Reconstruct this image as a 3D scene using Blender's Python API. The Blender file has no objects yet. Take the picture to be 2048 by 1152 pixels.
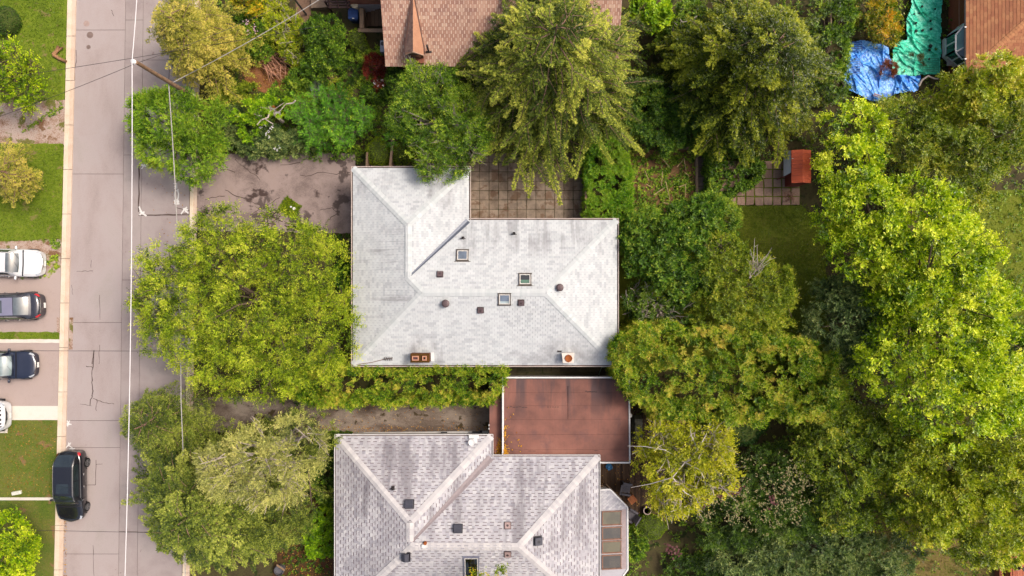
import bpy, math, random
import numpy as np
from mathutils import Vector, Matrix

# ------------------------------------------------------------------ camera, sky, sun, exposure
CH = 45.0          # camera height in metres
FP = 1350.0        # focal length in photograph pixels
scene = bpy.context.scene
col = scene.collection
cam_d = bpy.data.cameras.new('camera'); cam = bpy.data.objects.new('camera', cam_d); col.objects.link(cam)
cam.location = (0, 0, CH); cam.rotation_euler = (0, 0, 0)
cam_d.sensor_width = 36.0; cam_d.lens = 36.0 * FP / 2048.0; cam_d.clip_end = 2000
scene.camera = cam
SUN_EL, SUN_AZ = 54.0, 72.0   # azimuth clockwise from +Y (up in the picture)
w = bpy.data.worlds.new('World'); scene.world = w; w.use_nodes = True
nt = w.node_tree; nt.nodes.clear()
sky = nt.nodes.new('ShaderNodeTexSky'); sky.sky_type = 'NISHITA'; sky.sun_disc = False
sky.sun_elevation = math.radians(SUN_EL); sky.sun_rotation = math.radians(SUN_AZ)
sky.air_density = 1.0; sky.dust_density = 8.0; sky.ozone_density = 0.3
bg = nt.nodes.new('ShaderNodeBackground'); bg.inputs['Strength'].default_value = 0.15
wo = nt.nodes.new('ShaderNodeOutputWorld')
nt.links.new(sky.outputs[0], bg.inputs[0]); nt.links.new(bg.outputs[0], wo.inputs[0])
sd = bpy.data.lights.new('sun', 'SUN'); so = bpy.data.objects.new('sun', sd); col.objects.link(so)
sd.energy = 2.0; sd.angle = math.radians(13.0); sd.color = (1.0, 0.94, 0.87)
_az, _el = math.radians(SUN_AZ), math.radians(SUN_EL)
_sv = Vector((math.sin(_az) * math.cos(_el), math.cos(_az) * math.cos(_el), math.sin(_el)))
so.rotation_euler = _sv.to_track_quat('Z', 'Y').to_euler(); so.location = (30, 10, 60)
scene.view_settings.view_transform = 'Standard'; scene.view_settings.look = 'None'
scene.view_settings.gamma = 1.0; scene.view_settings.use_curve_mapping = False
scene.view_settings.exposure = 0.58

# ------------------------------------------------------------------ helpers
KX = 2.0           # light level that turns a picture colour into a surface colour
def lin(c):
    c = c / 255.0
    return c / 12.92 if c <= 0.04045 else ((c + 0.055) / 1.055) ** 2.4
def P(r, g, b, k=None):
    k = KX if k is None else k
    return (min(.82, lin(r) / k), min(.82, lin(g) / k), min(.82, lin(b) / k), 1.0)
def W(px, py, z=0.0):
    s = (CH - z) / FP
    return Vector(((px - 1024.0) * s, (576.0 - py) * s, z))
def WX(px, py, z=0.0):
    v = W(px, py, z); return (v.x, v.y)
def M2(px, z=0.0): return px * (CH - z) / FP       # length in metres of px pixels at height z

def tag(o, label=None, cat=None, group=None, kind=None):
    if label: o['label'] = label
    if cat: o['category'] = cat
    if group: o['group'] = group
    if kind: o['kind'] = kind
    return o
def empty(name, loc=(0, 0, 0), rz=0.0, label=None, cat=None, group=None):
    o = bpy.data.objects.new(name, None); col.objects.link(o)
    o.location = loc; o.rotation_euler = (0, 0, rz); o.empty_display_size = .2
    return tag(o, label, cat, group)
def root_of(o):
    while o.parent: o = o.parent
    return o
def link(name, me, mat, parent=None, off=None):
    o = bpy.data.objects.new(name, me); col.objects.link(o)
    if mat is not None and not me.materials: me.materials.append(mat)
    if parent is not None: o.parent = parent
    return o

class MB:
    """collects world-space geometry for ONE mesh"""
    def __init__(s): s.v = []; s.f = []; s.t = []; s.cur = 0.0
    def add(s, vs, fs, t=None):
        n = len(s.v); s.v += [tuple(v) for v in vs]
        for f in fs: s.f.append(tuple(i + n for i in f)); s.t.append(s.cur if t is None else t)
    def box(s, x0, x1, y0, y1, z0, z1, t=None):
        s.add([(x0,y0,z0),(x1,y0,z0),(x1,y1,z0),(x0,y1,z0),(x0,y0,z1),(x1,y0,z1),(x1,y1,z1),(x0,y1,z1)],
              [(0,3,2,1),(4,5,6,7),(0,1,5,4),(1,2,6,5),(2,3,7,6),(3,0,4,7)], t)
    def rbox(s, c, sx, sy, sz, rz=0.0, t=None, bev=0.0):
        ca, sa = math.cos(rz), math.sin(rz); x, y, z = c
        if bev > 0:
            ps = [(-sx/2+bev,-sy/2),(sx/2-bev,-sy/2),(sx/2,-sy/2+bev),(sx/2,sy/2-bev),(sx/2-bev,sy/2),(-sx/2+bev,sy/2),(-sx/2,sy/2-bev),(-sx/2,-sy/2+bev)]
        else: ps = [(-sx/2,-sy/2),(sx/2,-sy/2),(sx/2,sy/2),(-sx/2,sy/2)]
        s.prism([(x+a*ca-b*sa, y+a*sa+b*ca) for a, b in ps], z, z+sz, t, min(bev, sz*.4))
    def prism(s, pts, z0, z1, t=None, bev=0.0):
        n = len(pts)
        if bev > 0:
            cx = sum(p[0] for p in pts)/n; cy = sum(p[1] for p in pts)/n
            ins = []
            for p in pts:
                d = math.hypot(p[0]-cx, p[1]-cy) or 1
                k = max(0, 1-bev/d); ins.append((cx+(p[0]-cx)*k, cy+(p[1]-cy)*k))
            vs = [(p[0],p[1],z0) for p in pts]+[(p[0],p[1],z1-bev) for p in pts]+[(p[0],p[1],z1) for p in ins]
            fs = [tuple(range(n-1,-1,-1)), tuple(range(2*n,3*n))]
            for k in range(2):
                for i in range(n): j=(i+1)%n; fs.append((k*n+i,k*n+j,(k+1)*n+j,(k+1)*n+i))
        else:
            vs = [(p[0],p[1],z0) for p in pts]+[(p[0],p[1],z1) for p in pts]
            fs = [tuple(range(n-1,-1,-1)), tuple(range(n,2*n))]
            for i in range(n): j=(i+1)%n; fs.append((i,j,n+j,n+i))
        s.add(vs, fs, t)
    def tube(s, pts, r0, r1=None, n=6, t=None, cap=True):
        r1 = r0 if r1 is None else r1; m = len(pts); vs = []
        for i, p in enumerate(pts):
            p = Vector(p); a = Vector(pts[max(0,i-1)]); b = Vector(pts[min(m-1,i+1)])
            d = (b-a).normalized() if (b-a).length > 1e-9 else Vector((0,0,1))
            u = d.cross(Vector((0,0,1)) if abs(d.z) < .95 else Vector((1,0,0))).normalized(); v = d.cross(u)
            r = r0+(r1-r0)*i/max(1,m-1)
            for k in range(n):
                an = 2*math.pi*k/n; vs.append(p+u*math.cos(an)*r+v*math.sin(an)*r)
        fs = []
        for i in range(m-1):
            for k in range(n):
                k2=(k+1)%n; fs.append((i*n+k,i*n+k2,(i+1)*n+k2,(i+1)*n+k))
        if cap: fs.append(tuple(range(n))); fs.append(tuple(range((m-1)*n,m*n))[::-1])
        s.add(vs, fs, t)
    def disc(s, c, r, h, n=16, r2=None, t=None):
        r2 = r if r2 is None else r2; x,y,z = c
        vs=[(x+r*math.cos(2*math.pi*k/n),y+r*math.sin(2*math.pi*k/n),z) for k in range(n)]+[(x+r2*math.cos(2*math.pi*k/n),y+r2*math.sin(2*math.pi*k/n),z+h) for k in range(n)]
        fs=[tuple(range(n-1,-1,-1)),tuple(range(n,2*n))]+[(k,(k+1)%n,n+(k+1)%n,n+k) for k in range(n)]
        s.add(vs, fs, t)
    def lathe(s, c, prof, n=16, t=None):
        x,y,z = c; m=len(prof); vs=[]
        for r,h in prof:
            for k in range(n): vs.append((x+r*math.cos(2*math.pi*k/n),y+r*math.sin(2*math.pi*k/n),z+h))
        fs=[]
        for i in range(m-1):
            for k in range(n): k2=(k+1)%n; fs.append((i*n+k,i*n+k2,(i+1)*n+k2,(i+1)*n+k))
        fs.append(tuple(range(n-1,-1,-1))); fs.append(tuple(range((m-1)*n,m*n)))
        s.add(vs, fs, t)
    def build(s, name, mat, parent=None, smooth=False, origin=None):
        """vertices are world-space; the object's origin is put at the mesh's own middle"""
        vs = s.v
        if parent is not None:
            mw = world_of(parent).inverted()
            vs = [tuple(mw @ Vector(v)) for v in vs]
        arr = np.array(vs)
        if origin is None:
            o0 = np.array([(arr[:,0].min()+arr[:,0].max())/2, (arr[:,1].min()+arr[:,1].max())/2, arr[:,2].min()])
        else: o0 = np.array(origin, dtype=float)
        me = bpy.data.meshes.new(name); me.from_pydata((arr-o0).tolist(), [], s.f)
        if any(t != 0.0 for t in s.t):
            at = me.attributes.new('tint', 'FLOAT', 'FACE'); at.data.foreach_set('value', np.array(s.t, dtype=np.float32))
        if smooth: me.shade_smooth()
        me.materials.append(mat)
        o = bpy.data.objects.new(name, me); col.objects.link(o); o.location = o0.tolist()
        if parent is not None: o.parent = parent
        return o
def world_of(o):
    m = Matrix.LocRotScale(o.location, o.rotation_euler, o.scale)
    return world_of(o.parent) @ m if o.parent else m

def ease(pts, amp, step, rng):
    """an outline with natural, slightly uneven edges"""
    out = []
    n = len(pts)
    for i in range(n):
        a = pts[i]; b = pts[(i+1) % n]; d = math.hypot(b[0]-a[0], b[1]-a[1]); m = max(1, int(d/step))
        for k in range(m):
            f = k/m; out.append((a[0]+(b[0]-a[0])*f+rng.uniform(-amp,amp), a[1]+(b[1]-a[1])*f+rng.uniform(-amp,amp)))
    return out
def inside(poly, x, y):
    x = np.asarray(x); y = np.asarray(y); c = np.zeros(x.shape, bool); n = len(poly)
    for i in range(n):
        x0,y0 = poly[i]; x1,y1 = poly[(i+1)%n]
        if y0 == y1: continue
        m = ((y0 > y) != (y1 > y)) & (x < (x1-x0)*(y-y0)/(y1-y0)+x0); c ^= m
    return c
def scatter(poly, n, rng):
    xs=[p[0] for p in poly]; ys=[p[1] for p in poly]; X=np.empty(0); Y=np.empty(0)
    while len(X) < n:
        x=rng.uniform(min(xs),max(xs),n*2); y=rng.uniform(min(ys),max(ys),n*2); k=inside(poly,x,y)
        X=np.concatenate([X,x[k]]); Y=np.concatenate([Y,y[k]])
    return X[:n], Y[:n]

# ------------------------------------------------------------------ materials
MATS = {}
def newmat(name):
    m = bpy.data.materials.new(name); m.use_nodes = True; nt = m.node_tree; nt.nodes.clear()
    out = nt.nodes.new('ShaderNodeOutputMaterial'); return m, nt, out
def N(nt, t, **kw):
    n = nt.nodes.new(t)
    for k, v in kw.items():
        if k in n.inputs: n.inputs[k].default_value = v
        else: setattr(n, k, v)
    return n
def ramp(nt, cols, pos=None, interp='LINEAR'):
    r = nt.nodes.new('ShaderNodeValToRGB'); r.color_ramp.interpolation = interp; e = r.color_ramp.elements
    n = len(cols); pos = pos or [i/max(1,n-1) for i in range(n)]
    while len(e) < n: e.new(0.5)
    for i in range(n): e[i].position = pos[i]; e[i].color = cols[i] if len(cols[i]) == 4 else (*cols[i], 1)
    return r
def wpos(nt, scale=(1,1,1), rot=0.0, obj=False):
    if obj: g = nt.nodes.new('ShaderNodeTexCoord'); s = g.outputs['Object']
    else: g = nt.nodes.new('ShaderNodeNewGeometry'); s = g.outputs['Position']
    mp = nt.nodes.new('ShaderNodeMapping'); mp.inputs['Scale'].default_value = scale; mp.inputs['Rotation'].default_value = (0,0,rot)
    nt.links.new(s, mp.inputs['Vector']); return mp.outputs[0]
def noise(nt, vec, scale, detail=6, rough=.6, dist=0.0):
    n = N(nt, 'ShaderNodeTexNoise'); n.inputs['Scale'].default_value = scale; n.inputs['Detail'].default_value = detail
    n.inputs['Roughness'].default_value = rough; n.inputs['Distortion'].default_value = dist
    nt.links.new(vec, n.inputs['Vector']); return n.outputs[0]
def mix(nt, fac, a, b, mode='MIX'):
    m = nt.nodes.new('ShaderNodeMix'); m.data_type = 'RGBA'; m.blend_type = mode
    if isinstance(fac, (int, float)): m.inputs[0].default_value = fac
    else: nt.links.new(fac, m.inputs[0])
    for s, i in ((a, 6), (b, 7)):
        if isinstance(s, tuple): m.inputs[i].default_value = s if len(s) == 4 else (*s, 1)
        else: nt.links.new(s, m.inputs[i])
    return m.outputs[2]
def math_(nt, op, a, b=0.0, clamp=False):
    m = nt.nodes.new('ShaderNodeMath'); m.operation = op; m.use_clamp = clamp
    for s, i in ((a, 0), (b, 1)):
        if isinstance(s, (int, float)): m.inputs[i].default_value = s
        else: nt.links.new(s, m.inputs[i])
    return m.outputs[0]
def mapr(nt, v, a, b, c=0.0, d=1.0):
    m = nt.nodes.new('ShaderNodeMapRange'); nt.links.new(v, m.inputs[0])
    for i, x in enumerate((a, b, c, d)): m.inputs[i+1].default_value = x
    return m.outputs[0]
def finish(nt, out, color, rough=.8, bump=None, bstr=.3, bdist=.02, spec=.3, metal=0.0, coat=0.0):
    b = nt.nodes.new('ShaderNodeBsdfPrincipled')
    if isinstance(color, tuple): b.inputs['Base Color'].default_value = color if len(color) == 4 else (*color, 1)
    else: nt.links.new(color, b.inputs['Base Color'])
    b.inputs['Roughness'].default_value = rough; b.inputs['Specular IOR Level'].default_value = spec
    b.inputs['Metallic'].default_value = metal; b.inputs['Coat Weight'].default_value = coat; b.inputs['Coat Roughness'].default_value = .05
    if bump is not None:
        bn = nt.nodes.new('ShaderNodeBump'); bn.inputs['Strength'].default_value = bstr; bn.inputs['Distance'].default_value = bdist
        nt.links.new(bump, bn.inputs['Height']); nt.links.new(bn.outputs[0], b.inputs['Normal'])
    nt.links.new(b.outputs[0], out.inputs[0]); return b
def ground_mat(name, cols, s1=.6, s2=12.0, amt=.45, rough=.9, bump=.4, spots=None, pos=None, stretch=(1,1,1)):
    """large patches of colour with fine grain on top"""
    m, nt, out = newmat(name); v = wpos(nt, stretch)
    big = noise(nt, v, s1, 7, .68, .3); small = noise(nt, v, s2, 5, .7)
    f = math_(nt, 'ADD', math_(nt, 'MULTIPLY', big, 1-amt), math_(nt, 'MULTIPLY', small, amt))
    f = mapr(nt, f, .36, .64); r = ramp(nt, cols, pos); nt.links.new(f, r.inputs[0]); c = r.outputs[0]
    if spots:
        for sc, th, colr, st in spots:
            n2 = noise(nt, wpos(nt, st), sc, 4, .6, .2); k = mapr(nt, n2, th, th+.05); c = mix(nt, k, c, colr)
    finish(nt, out, c, rough, small, bump, .02, .2); MATS[name] = m; return m
def flat_mat(name, c, rough=.5, metal=0.0, spec=.4, coat=0.0, var=.12, scale=6.0):
    m, nt, out = newmat(name); v = wpos(nt); n1 = noise(nt, v, scale, 4, .6)
    d = tuple(x*(1-var) for x in c[:3]); e = tuple(min(.9, x*(1+var)) for x in c[:3])
    r = ramp(nt, [d, e], [.35, .65]); nt.links.new(n1, r.inputs[0])
    finish(nt, out, r.outputs[0], rough, None, spec=spec, metal=metal, coat=coat); MATS[name] = m; return m
def piece_mat(name, cols, rough=.85, grain=.18, gs=30.0, bump=.3, stain=None, pos=None, coords=(1,1,1)):
    """each piece picks its own colour: face attribute tint plus a per-object random number"""
    m, nt, out = newmat(name)
    a = N(nt, 'ShaderNodeAttribute', attribute_name='tint'); oi = nt.nodes.new('ShaderNodeObjectInfo')
    f = math_(nt, 'FRACT', math_(nt, 'ADD', a.outputs['Fac'], oi.outputs['Random']))
    r = ramp(nt, cols, pos); nt.links.new(f, r.inputs[0])
    n1 = noise(nt, wpos(nt, coords), gs, 4, .7)
    g = mapr(nt, n1, .3, .7, 1-grain, 1+grain)
    c = mix(nt, 1.0, r.outputs[0], g, 'MULTIPLY') if False else None
    vm = nt.nodes.new('ShaderNodeVectorMath'); vm.operation = 'SCALE'; nt.links.new(r.outputs[0], vm.inputs[0]); nt.links.new(g, vm.inputs[3]); c = vm.outputs[0]
    if stain: c = stain(nt, c)
    finish(nt, out, c, rough, n1, bump, .01, .25); MATS[name] = m; return m
def leaf_mat(name, cols, pos=None, trans=.36, gloss=.03):
    m, nt, out = newmat(name)
    a = N(nt, 'ShaderNodeAttribute', attribute_name='tint')
    r = ramp(nt, cols, pos); nt.links.new(a.outputs['Fac'], r.inputs[0])
    d = nt.nodes.new('ShaderNodeBsdfDiffuse'); t = nt.nodes.new('ShaderNodeBsdfTranslucent'); nt.links.new(r.outputs[0], d.inputs[0])
    tc = mix(nt, 1.0, r.outputs[0], (1.0, 1.0, .35, 1), 'MULTIPLY'); nt.links.new(tc, t.inputs[0])
    m1 = nt.nodes.new('ShaderNodeMixShader'); m1.inputs[0].default_value = trans; nt.links.new(d.outputs[0], m1.inputs[1]); nt.links.new(t.outputs[0], m1.inputs[2])
    g = nt.nodes.new('ShaderNodeBsdfGlossy'); g.inputs['Roughness'].default_value = .45; g.inputs['Color'].default_value = (.8,.8,.8,1)
    fr = nt.nodes.new('ShaderNodeFresnel'); fr.inputs[0].default_value = 1.35
    fm = math_(nt, 'MULTIPLY', fr.outputs[0], gloss*4)
    m2 = nt.nodes.new('ShaderNodeMixShader'); nt.links.new(fm, m2.inputs[0]); nt.links.new(m1.outputs[0], m2.inputs[1]); nt.links.new(g.outputs[0], m2.inputs[2])
    nt.links.new(m2.outputs[0], out.inputs[0]); MATS[name] = m; return m
def glass_mat(name, c, rough=.04, spec=.8):
    m, nt, out = newmat(name); n1 = noise(nt, wpos(nt), 1.2, 3, .5)
    r = ramp(nt, [tuple(x*.6 for x in c[:3]), c[:3]], [.4, .62]); nt.links.new(n1, r.inputs[0])
    finish(nt, out, r.outputs[0], rough, None, spec=spec, coat=.6); MATS[name] = m; return m
# ------------------------------------------------------------------ surfaces of the setting
rng = random.Random(7); nrng = np.random.default_rng(11)
def sheet(name, pts, z0, z1, mat, parent=None, amp=0.0, step=12, kind='structure', label=None):
    if amp: pts = ease(pts, amp, step, rng)
    b = MB(); b.prism([WX(x, y, z1) for x, y in pts], z0, z1); o = b.build(name, mat, parent)
    if parent is None and kind: o['kind'] = kind
    if label: o['label'] = label
    return o
soil = ground_mat('soil_surface', [P(56,50,30), P(78,68,44), P(88,82,48), P(70,84,32)], .9, 9.0, .5, spots=[(1.6,.56,P(46,58,18),(1,1,1)),(25,.66,P(120,92,60),(1,1,1))])
lawn_green = ground_mat('lawn_green_surface', [P(88,100,24), P(106,128,26), P(128,148,36), P(150,146,66)], .5, 14, .5, spots=[(3,.62,P(146,132,80),(1,1,1)),(.8,.62,P(150,136,84),(1,1,1))])
lawn_dry = ground_mat('lawn_dry_surface', [P(76,98,30), P(100,120,40), P(126,122,60), P(94,136,34)], .6, 11, .45, spots=[(1.1,.6,P(150,118,82),(1,1,1)),(40,.68,P(190,170,120),(1,1,1))])
lawn_shade = ground_mat('lawn_back_surface', [P(86,98,24), P(112,126,32), P(132,140,42), P(108,98,50)], .5, 12, .4)
concrete = ground_mat('road_concrete', [P(176,160,156), P(190,174,170), P(197,183,180), P(186,174,168)], .35, 28, .35, rough=.85, bump=.15, spots=[(3.5,.70,P(172,152,146),(1,1,1)),(22,.735,P(120,104,98),(1,1,1))], stretch=(1,.5,1))
concrete_b = ground_mat('road_concrete_edge', [P(166,151,149), P(181,166,163), P(189,176,172), P(174,162,158)], .5, 28, .35, rough=.85, bump=.15, spots=[(2.2,.66,P(160,142,138),(1,1,1)),(20,.72,P(120,104,98),(1,1,1))])
kerb_m = ground_mat('kerb_concrete', [P(222,190,166), P(240,214,192), P(246,226,206)], .8, 20, .4, bump=.2, spots=[(9,.70,P(170,130,100),(1,1,1))])
kerb_w = ground_mat('kerb_top_concrete', [P(236,206,178), P(250,232,206), P(252,240,222)], .8, 20, .4, bump=.2, spots=[(7,.70,P(196,160,128),(1,1,1))])
white_conc = ground_mat('white_concrete', [P(244,228,208), P(252,244,232), P(240,226,210)], 1.0, 24, .4, bump=.15, spots=[(14,.72,P(180,150,130),(1,1,1))])
pebble = ground_mat('exposed_aggregate', [P(178,158,150), P(204,184,176), P(190,172,166)], 1.2, 45, .65, bump=.3)
gravel_m = ground_mat('gravel_patch', [P(120,88,66), P(180,146,124), P(212,192,180), P(150,120,90)], 1.1, 14, .5, spots=[(1.0,.55,P(126,122,58),(1,1,1)),(.7,.60,P(140,104,74),(1,1,1)),(26,.62,P(228,214,208),(1,1,1))])
asphalt_old = ground_mat('old_asphalt', [P(116,100,96), P(152,134,128), P(176,156,150), P(168,148,140)], .55, 30, .35, bump=.4, spots=[(.75,.585,P(104,90,86),(1,1,1)),(.5,.62,P(82,66,62),(1,1.4,1)),(6,.69,P(92,78,74),(1,1,1))])
asphalt_wet = ground_mat('mossy_asphalt', [P(92,76,66), P(122,106,94), P(166,150,136), P(176,160,146)], .5, 30, .3, bump=.4, spots=[(1.6,.60,P(84,70,46),(1,1,1)),(18,.69,P(70,56,44),(1,1,1))], stretch=(.6,1.2,1))
dark_line = flat_mat('joint_dirt', P(96,76,70), .9)
crack_m = flat_mat('crack_dirt', P(92,74,68), .9)
paint_white = flat_mat('spray_paint', P(250,246,242), .7, var=.05)
mulch = ground_mat('bark_mulch', [P(96,62,40), P(140,92,58), P(176,120,82), P(112,80,48)], 1.2, 24, .6, bump=.8, spots=[(2.2,.6,P(74,80,26),(1,1,1))])
slab_m = piece_mat('paving_slab', [P(146,128,110), P(156,138,120), P(164,146,128), P(150,132,114)], grain=.30, gs=2.2, stain=lambda nt, c: mix(nt, mapr(nt, noise(nt, wpos(nt), 1.3, 5, .6, .4), .54, .60, 0, .6), mix(nt, mapr(nt, noise(nt, wpos(nt), .35, 4, .6), .50, .62, 0, .5), c, P(88,72,62)), P(118,84,58)))
slab_p = piece_mat('pink_paving_slab', [P(186,150,130), P(204,170,150), P(176,144,124)], grain=.22, gs=9)
slab_d = piece_mat('mossy_slab', [P(64,62,40), P(84,76,52), P(76,66,50)], grain=.3, gs=7)
deck_m = piece_mat('dark_deck_wood', [P(74,54,40), P(96,72,54), P(112,88,66), P(60,44,34)], grain=.3, gs=14, coords=(4,.6,1))
deck_r = piece_mat('red_deck_wood', [P(186,106,78), P(206,128,96), P(172,96,72)], grain=.15, gs=14, coords=(4,.6,1))
wood_grey = piece_mat('weathered_wood', [P(150,122,98), P(176,150,124), P(130,106,86)], grain=.25, gs=14)

# ground: one sheet out to the horizon
g = MB(); R = 700.0
g.add([(-R,-R,0),(R,-R,0),(R,R,0),(-R,R,0)], [(0,1,2,3)]); o = g.build('ground', soil); o['kind'] = 'structure'

# ---- road of concrete slabs
def kx(y): return 152-0.0234*y
def j1(y): return 251-0.0122*y
def j2(y): return 286.5-0.0105*y
def rx(y): return 387-0.02*y
Y0, Y1 = -700, 1900
b = MB(); b.prism([WX(kx(Y0)-8,Y0),WX(rx(Y0)+4,Y0),WX(rx(Y1)+4,Y1),WX(kx(Y1)-8,Y1)][::-1], .002, .012)
road = b.build('road', dark_line); road['kind'] = 'structure'
def slabs(fa, fb, ys, mat, g0=.7):
    for a, c in zip(ys[:-1], ys[1:]):
        b = MB(); q = g0*.5
        pts = [WX(fa(a)+q,a+q,.03),WX(fb(a)-q,a+q,.03),WX(fb(c)-q,c-q,.03),WX(fa(c)+q,c-q,.03)]
        b.prism(pts[::-1], .013, .03, bev=.004); b.build('slab', mat, road)
slabs(kx, j1, [Y0,-420,-180,60,348,645,841,895,1108,1400,1650,Y1], concrete)
slabs(j1, j2, [Y0,-300,40,310,560,858,1063,1330,1600,Y1], concrete_b)
slabs(j2, rx, [Y0,-250,120,324,431,700,1064,1350,1600,Y1], concrete_b)
def strip(b, pts, wd, z, jit=0.0):
    """a flat ribbon through picture points lying on the ground"""
    ws = [W(x+rng.uniform(-jit,jit), y+rng.uniform(-jit,jit), z) for x, y in pts]
    L, Rr = [], []
    for i, p in enumerate(ws):
        d = (ws[min(i+1,len(ws)-1)]-ws[max(i-1,0)]); d.z = 0; d.normalize(); n = Vector((-d.y, d.x, 0)); k = wd*(rng.uniform(.5,1.2) if jit else 1)/2
        L.append(p+n*k); Rr.append(p-n*k)
    n = len(ws); b.add(L+Rr, [(n+i, n+i+1, i+1, i) for i in range(n-1)])
def wig(a, c, n, amp):
    return [(a[0]+(c[0]-a[0])*i/n+(rng.uniform(-amp,amp) if 0<i<n else 0), a[1]+(c[1]-a[1])*i/n+(rng.uniform(-amp,amp) if 0<i<n else 0)) for i in range(n+1)]
cr = MB()
for pts, wd in [(wig((184,728),(188,700),4,1)+wig((186,735),(184,790),9,2)+wig((184,790),(180,812),4,2),.05),(wig((172,732),(186,736),4,2),.04),(wig((186,797),(204,804),5,2),.03),(wig((204,804),(228,808),5,1.5),.03),(wig((193,800),(193,822),5,1.5),.035),
                (wig((160,808),(184,812),5,1.5),.02),(wig((198,728),(199,690),5,1),.025),(wig((153,543),(186,542),7,1.2),.03),(wig((183,520),(182,535),3,1),.02),(wig((143,570),(146,590),5,1.5),.02),
                (wig((192,920),(191,970),4,.4),.035),(wig((176,970),(191,970),2,.2),.035),(wig((199,590),(200,640),5,.6),.02),(wig((152,100),(150,160),8,1.6),.03),(wig((191,930),(205,928),4,1),.02),
                (wig((279,326),(277,424),8,.7),.07),(wig((277,431),(382,428),9,.7),.06),(wig((352,415),(392,424),6,.8),.05),(wig((186,1090),(188,1152),5,.6),.025),(wig((165,930),(172,940),4,1),.02),(wig((222,20),(228,32),4,1.5),.03)]:
    strip(cr, pts, wd*1.25, .0345, .15)
cr.build('crack', crack_m, road)
# repair strip by the kerb
b = MB(); b.prism([WX(139,635,.036),WX(146.5,635,.036),WX(145,699,.036),WX(137.5,699,.036)][::-1], .012, .036); b.build('repair_patch', gravel_m, road)
# manhole covers
iron = flat_mat('rusted_iron', P(150,128,120), .8); iron2 = flat_mat('old_patch', P(190,164,154), .9)
def manhole(x, y, rp, mat, lab):
    r = M2(rp); t = empty('manhole_cover', W(x,y,.03), 0, lab, 'manhole')
    b = MB(); c = W(x,y,.031); b.lathe(c, [(r,0),(r,.006),(r*.92,.009),(r*.9,.006),(r*.1,.006)], 24); b.build('rim', mat, t)
    b = MB()
    for i in range(-3, 4):
        hw = math.sqrt(max(.01, .82*r*.82*r-(i*r*.22)**2))
        b.box(c.x-hw, c.x+hw, c.y+i*r*.22-.012, c.y+i*r*.22+.012, .037, .046)
    b.build('ribs', mat, t)
manhole(180,70,6.5,iron,'larger round iron manhole cover in the left lane of the road')
manhole(177,94,4.2,iron,'small round iron valve cover just below the larger manhole cover')
b = MB(); b.lathe(W(173,47,.031), [(M2(6),0),(M2(5.6),.004),(.05,.004)], 24); tag(b.build('filled_manhole', iron2), 'faint filled round patch above the iron manhole covers', 'road patch')
# white spray paint marks
def mark(strokes, wd=.09, lab=None):
    b = MB()
    for i, s in enumerate(strokes): strip(b, s, wd, .0365+i*.0006)
    return b.build('spray_mark', paint_white, road)
mark([[(279,326),(287,331),(292,333)],[(296,326),(288,331),(283,338)],[(289,325),(288,333)],[(282,331),(290,332)]], .07)
mark([[(278,413),(281,420),(285,427),(293,432)],[(279,430),(285,425),(289,424)],[(280,422),(286,428)],[(283,424),(290,430)]], .10)
mark([[(362,428),(368,420),(374,414)],[(377,427),(370,420),(366,417)],[(368,417),(376,420)],[(372,415),(371,424)]], .09)
mark([[(347,367),(354,367)],[(353.5,367),(353,375)],[(348,373),(354,372),(354,376),(348,377)],[(349,377),(352,374)]], .055)
mark([[(350,382),(354,381),(356,383),(357,388),(356.5,395),(355,400)],[(350,383),(350,390),(351,397),(353,401)],[(356,378),(355.5,384)],[(349,400),(350,406),(349.5,408)],[(356,400),(357.5,405)],[(350,399),(354,403),(356,399)],[(351,404),(357,404)],[(350,408),(359,407.5)],[(355,402),(356,409)]], .085)
mark([[(131,846),(143,849)],[(134,841),(139,850)],[(139,841),(135,853)],[(130,852),(137,848)]], .07)
mark([[(131,897),(139,887),(142,886)],[(137,885),(138,892)],[(141,889),(135,892)],[(139,892),(145,896),(146,899)]], .06)
# ---- kerbs
def kerb(fa, wpx, ys, side, mid=None):
    k = MB(); a, c = ys[0], ys[-1]
    pts = [WX(fa(a)-wpx,a,.005),WX(fa(a),a,.005),WX(fa(c),c,.005),WX(fa(c)-wpx,c,.005)]
    k.prism(pts[::-1], .001, .02); ob = k.build('kerb', dark_line); ob['kind'] = 'structure'
    for a, c in zip(ys[:-1], ys[1:]):
        for lo, hi, h, m in ((-wpx, -wpx*.48, .13, kerb_w), (-wpx*.46, 0, .095, kerb_m)):
            b = MB(); q = .35
            b.prism([WX(fa(a)+lo,a+q,h),WX(fa(a)+hi,a+q,h),WX(fa(c)+hi,c-q,h),WX(fa(c)+lo,c-q,h)][::-1], .021, h, bev=.012)
            b.build('kerb_stone', m, ob)
ks = [Y0]+list(range(-640, 1880, 89))+[Y1]
kerb(lambda y: kx(y)-.3, 17.0, ks, 0)
kerb(lambda y: rx(y)+14.5, 13.8, [Y0]+list(range(-600, 1880, 97))+[Y1], 1)

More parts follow.
